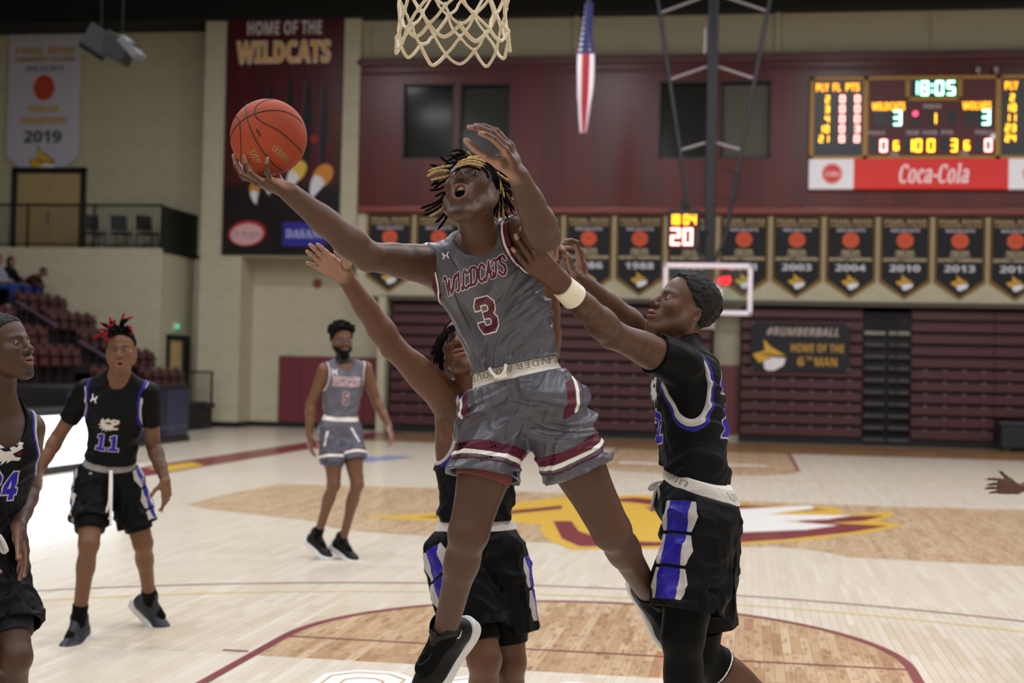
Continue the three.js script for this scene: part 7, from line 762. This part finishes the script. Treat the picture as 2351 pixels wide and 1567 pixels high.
// the far team mate in grey
{ const A = at, D = 12.2, P = base('person', 'bearded player in grey uniform with curly black hair, far off in mid hop', 'person'); const q = { s: 1.0, skin: 0x6c4832, lip: 0x8a5a52, beard: 0.92, arm: 1.08, leg: 1.0, res: { body: 0.011, head: 0.005, hand: 0.005 } };
  q.j = { pelvis: A(780, 985, D), neck: A(789, 836, D), shR: A(746, 850, D - 0.08), shL: A(838, 846, D + 0.05), elR: A(714, 926, D - 0.05), wrR: A(711, 1000, D - 0.1), elL: A(864, 918, D + 0.1), wrL: A(893, 978, D), hipR: A(764, 992, D - 0.03), hipL: A(802, 988, D + 0.02), knR: A(766, 1112, D - 0.12), anR: A(728, 1232, D + 0.05), knL: A(820, 1112, D - 0.1), anL: A(786, 1242, D + 0.05) };
  q.head = { o: A(785, 784, D - 0.03), fr: faceFrame(24, 2, 0), s: 1.04, mouth: 0 }; q.toes = { R: camDir(0.72, -0.5, 0.48), L: camDir(0.74, -0.42, 0.5) };
  q.hands = [poseHand(q.j.wrR, camDir(0.05, -1, 0.15), camDir(0.8, 0, -0.4), true, 1.0, [[14, 16, 8], [16, 16, 8], [18, 16, 8], [22, 18, 8]], [6, 2, -3, -8]), poseHand(q.j.wrL, camDir(0.3, -0.9, 0.2), camDir(-0.6, -0.2, 0.3), false, 1.0, [[20, 20, 10], [22, 24, 10], [24, 24, 10], [28, 24, 10]], [6, 2, -3, -8])];
  buildBody(P, q);
  const t = canvasTex(1024, 512, (c, w, h) => { c.fillStyle = '#5c5b68'; c.fillRect(0, 0, w, h); fitText(c, 'WILDCATS', 256, 190, 210, 'italic bold 74px serif', '#8a5a68', ['#d8c8ca', 10]); fitText(c, '5', 262, 300, 52, 'bold 110px sans-serif', '#5c1c34', ['#d8c8ca', 8]); UA(c, 170, 130, 20, '#e6e0e4'); }); const grey = clothMat(0x575664, 0.5);
  dress(P, q, { res: 0.009, waist: 0.1, blouse: 0.012, fold: 0.01, seed: 1.1, jersey: clothMat(0xffffff, 0.5, { map: t }), uv: [0.6, 0.66], arm: { x: 0.08, y: -0.04, r: [0.105, 0.15, 0.135] }, trims: [[-0.002, 0.01, maroon], [0.01, 0.02, whiteCloth, 'armhole_piping']], band: whiteCloth, shorts: { mat: grey, hem: { R: 0.6, L: 0.55 }, r0: 0.105, r1: 0.115, fold: 0.012, bands: [[0.045, 0.07, whiteCloth], [0.07, 0.08, maroon]], panels: ['R', 'L'].map((k) => ({ k, dir: k === 'R' ? camDir(-0.4, 0, 0.9) : camDir(0.5, 0, 0.86), up: 0.002, name: 'hip_stripe', m: whiteCloth, f: (b, a) => Math.max(Math.abs(b + (k === 'R' ? 0.35 : -0.5) * (a - 0.06)) - 0.012, 0.0 - a, a - 0.13) })) }, under: { R1: [0.5, 0.66, grey, 'compression_short', 0.012] }, socks: { R: [0.82, blackSock], L: [0.93, blackSock] } });
  hairCap(P, q, hairMat(0x0b0a0a), (u, v, w) => 0.012 + 0.035 * sst(0.04, 0.12, v), 0.016, 38, (u, w) => (w > 0 ? 0.03 + 0.8 * w : 0.0 + 0.5 * w), 'hair', 0.007);
  { const F = new Field(), hp = q.hp; F.cone(hp(-0.05, -0.06, 0.03), hp(0, -0.1, 0.075), 0.028, 0.03, 0.02); F.cone(hp(0.05, -0.06, 0.03), hp(0, -0.1, 0.075), 0.028, 0.03, 0.02); F.ell(hp(0, -0.115, 0.07), [0.035, 0.035, 0.03], q.head.fr, 0.02); const f = F.fn(); part(P, 'beard', nets((x, y, z) => f(x, y, z) + 0.004 * noise3(x * 90, y * 90, z * 90), ...around(hp(0, -0.09, 0.05), 0.14), 0.006), hairMat(0x0c0a0a)); part(P, 'face_guard', merge([tube([hp(-0.078, 0.012, 0.02), hp(-0.05, 0.014, 0.085), hp(-0.015, 0.006, 0.108), hp(0.015, 0.006, 0.108), hp(0.05, 0.014, 0.085), hp(0.078, 0.012, 0.02)], 0.004, 24, 5), tube([hp(-0.055, -0.01, 0.08), hp(-0.032, -0.016, 0.095), hp(-0.014, -0.004, 0.106)], 0.003, 12, 5), tube([hp(0.055, -0.01, 0.08), hp(0.032, -0.016, 0.095), hp(0.014, -0.004, 0.106)], 0.003, 12, 5)]), M(0x5a5068, 0.3)); }
  putShoe(P, q.j.anR, q.toes.R, camDir(0.4, 0.85, 0.3), 1.1, [shoeBlack, soleWhite, laceBlack]); putShoe(P, q.j.anL, q.toes.L, camDir(0.4, 0.85, 0.3), 1.1, [shoeBlack, soleWhite, laceBlack]);
  const dist = (a, b) => +a.distanceTo(b).toFixed(3), J = q.j; console.log('5 torso', dist(J.pelvis, J.neck), 'sh', dist(J.shR, J.shL), 'UA', dist(J.shR, J.elR), dist(J.shL, J.elL), 'FA', dist(J.elR, J.wrR), dist(J.elL, J.wrL), 'TH', dist(J.hipR, J.knR), dist(J.hipL, J.knL), 'SH', dist(J.knR, J.anR), dist(J.knL, J.anL), 'foot y', J.anR.y, J.anL.y); }
// ---------------------------------------------------------------- people off the court
function seated(label, x0, y0, z, o) { // facing the court (+x) on a seat whose tread is at y0
  const P = base('person', label, 'person'), q = { s: o.s || 0.94, skin: o.skin, arm: 1, leg: 1, res: { body: 0.014, head: 0.008, hand: 0.008 } }, lean = o.lean || 0, p = (x, y, dz) => V(x0 + x, y0 + y, z + dz);
  q.j = { pelvis: p(-0.06, 0.5, 0), neck: p(-0.12 + lean * 0.55, 1.0 - lean * 0.2, 0), shR: p(-0.1 + lean * 0.5, 0.95 - lean * 0.2, 0.17), shL: p(-0.1 + lean * 0.5, 0.95 - lean * 0.2, -0.17), elR: p(0.06 + lean * 0.4, 0.68 - lean * 0.1, 0.22), elL: p(0.06 + lean * 0.4, 0.68 - lean * 0.1, -0.22), wrR: p(0.28 + lean * 0.2, 0.62, 0.1), wrL: p(0.28 + lean * 0.2, 0.62, -0.08), hipR: p(-0.04, 0.49, 0.09), hipL: p(-0.04, 0.49, -0.09), knR: p(0.38, 0.52, 0.1), knL: p(0.38, 0.52, -0.1), anR: p(0.36, 0.1, 0.1), anL: p(0.36, 0.1, -0.1) };
  const fr = { X: V(0, 0, -1), Y: V(0, 1, 0), Z: V(1, 0, 0) }; q.head = { o: p(-0.06 + lean * 0.75, 1.16 - lean * 0.3, 0), fr: o.fr || fr, s: 0.96, mouth: 0 }; q.toes = { R: V(1, -0.25, 0), L: V(1, -0.25, 0) };
  q.hands = [poseHand(q.j.wrR, V(1, -0.2, -0.5), V(0, -1, 0.1), true, 0.95, [[15, 15, 8], [15, 15, 8], [18, 16, 8], [20, 18, 8]], [5, 2, -3, -8]), poseHand(q.j.wrL, V(1, -0.2, 0.5), V(0, -1, 0.1), false, 0.95, [[15, 15, 8], [15, 15, 8], [18, 16, 8], [20, 18, 8]], [5, 2, -3, -8])];
  buildBody(P, q); const top = darkCloth(o.top, 0.7), leg = darkCloth(o.leg, 0.8);
  dress(P, q, { res: 0.012, waist: 0.04, jersey: null, tee: top, teeLen: { R: 1.6, L: 1.6 }, shorts: { mat: leg, hem: { R: 0.9, L: 0.9 }, r0: 0.1, r1: 0.085, fold: 0.004 }, under: { R1: [0.6, 1.88, leg, 'trouser_leg', 0.02], L1: [0.6, 1.88, leg, 'trouser_leg', 0.02] } });
  for (const k of ['R', 'L']) { const a = q.arms[k], f = a.A.fn(), c = planeF(mix(a.el, a.wr, 0.86), a.fa); garment(P, 'sleeve', (x, y, z2) => Math.max(f(x, y, z2) - 0.016, c(x, y, z2)), boundsOf([a.sh, a.el, a.wr], 0.12), 0.012, top); putShoe(P, q.j['an' + k], q.toes[k], V(0, 1, 0), 0.92, [shoeBlack, soleWhite, laceBlack]); }
  if (o.hair) { const hm = M(o.hair, 0.8); const cap = hairCap(P, q, hm, 0.012, 0.004, 40, (u, w) => (w > 0 ? 0.03 + 0.8 * w : 0.03 + 0.9 * w), 'hair', 0.008); if (o.long) { const F2 = new Field(); for (const e of [-1, 1]) F2.cone(q.hp(e * 0.06, 0.06, -0.03), q.hp(e * 0.075, -0.2, -0.01), 0.04, 0.035, 0.03); F2.cone(q.hp(0, 0.05, -0.08), q.hp(0, -0.22, -0.08), 0.06, 0.05, 0.03); part(cap, 'long_hair', nets(F2, ...boundsOf([q.hp(0, 0.1, 0), q.hp(0, -0.25, -0.05)], 0.16), 0.01), hm); } }
  return P;
}
const tr = (k) => [-13.12 - 0.815 * k, 0.7 + 0.447 * k];
seated('woman with long dark hair in a black jacket and jeans on the top visible row', tr(5)[0], tr(5)[1], -30.35, { skin: 0x7a5642, top: 0x0c0b0d, leg: 0x23306a, hair: 0x120e0c, long: true });
seated('spectator in a pale grey top and blue jeans at the left edge of the stand', tr(5)[0], tr(5)[1], -29.72, { skin: 0x7a5642, top: 0x8a8c9c, leg: 0x2a3c78, hair: 0x141010 });
seated('spectator in blue jeans bending forward beside the woman in the black jacket', tr(5)[0], tr(5)[1], -30.95, { skin: 0x6a4434, top: 0x2a1c1c, leg: 0x22285e, hair: 0x1a1210, lean: 0.75, s: 0.86 });
seated('table official with a bare head sitting behind the glowing screen table', -10.6, 0.02, -17.95, { skin: 0xd8a08c, top: 0x15151c, leg: 0x14141c });
{ const c = base('chair', 'black chair of the official behind the screen table', 'chair', null, V(-10.66, 0, -17.95)); c.rotation.y = PI / 2; part(c, 'seat', rbox(-0.22, 0.22, 0.37, 0.41, -0.22, 0.22, 0.02), chairMat); part(c, 'backrest', rbox(-0.22, 0.22, 0.5, 0.9, -0.26, -0.22, 0.02), chairMat); for (const [a, b] of [[-1, -1], [1, -1], [-1, 1], [1, 1]]) part(c, 'leg', bar(V(a * 0.2, 0.38, b * 0.2), V(a * 0.21, 0, b * 0.21), 0.012, 6), blackMetal); }
// a player beyond the right edge: only the hand reaches into the picture
{ const A = at, D = 8.5, P = base('person', 'player beyond the right edge, only an outstretched hand and wrist in view', 'person'), q = { s: 0.98, skin: 0x573a2d, res: { body: 0.012, head: 0.007, hand: 0.0036 } };
  q.j = { pelvis: A(2570, 1180, D + 0.1), neck: A(2570, 985, D + 0.05), shL: A(2500, 1008, D), shR: A(2640, 1010, D + 0.1), elL: A(2430, 1092, D - 0.08), wrL: A(2337, 1122, D), elR: A(2690, 1110, D), wrR: A(2720, 1200, D - 0.1), hipL: A(2538, 1190, D + 0.1), hipR: A(2604, 1190, D + 0.1), knL: A(2530, 1352, D - 0.02), anL: A(2540, 1528, D + 0.1), knR: A(2620, 1352, D), anR: A(2630, 1528, D + 0.15) };
  q.head = { o: A(2560, 935, D), fr: faceFrame(160, 0, 0), s: 1.0, mouth: 0 }; q.toes = { L: camDir(-0.2, -0.15, -0.95), R: camDir(0.2, -0.15, -0.95) }; const bw = camVec(0, 0.003, 0.006);
  q.hands = [traceHand(q.j.wrL, camDir(0, -0.25, -1), false, 1.0, [[A(2296, 1101, D - 0.03), A(2263, 1099, D - 0.04), bw], [A(2293, 1110, D - 0.02), A(2266, 1113, D - 0.03), bw], [A(2292, 1120, D - 0.01), A(2260, 1121, D - 0.02), bw], [A(2294, 1129, D), A(2270, 1131, D - 0.01), bw]], [A(2320, 1104, D - 0.02), A(2293, 1079, D - 0.02)]), poseHand(q.j.wrR, camDir(0.2, -1, 0), camDir(-1, 0, 0), true, 1, [[14, 16, 8], [16, 16, 8], [18, 16, 8], [22, 18, 8]], [6, 2, -3, -8])];
  buildBody(P, q); dress(P, q, { res: 0.011, waist: 0.1, fold: 0.01, jersey: blackCloth, band: bandWhite, shorts: { mat: blackCloth, hem: { R: 0.7, L: 0.7 } }, socks: { R: [0.85, blackSock], L: [0.85, blackSock] } }); hairCap(P, q, M(0x0b0908, 0.85), 0.01, 0.004, 60, (u, w) => (w > 0 ? 0.03 + 0.8 * w : 0.03 + 0.9 * w), 'hair', 0.007);
  for (const k of ['L', 'R']) putShoe(P, q.j['an' + k], q.toes[k], camDir(0, 1, 0), 1.05, [shoeBlack, soleWhite, laceBlack]); }
scene.traverse((o) => { if (o.isMesh) o.castShadow = o.receiveShadow = true; });
renderer.render(scene, camera);
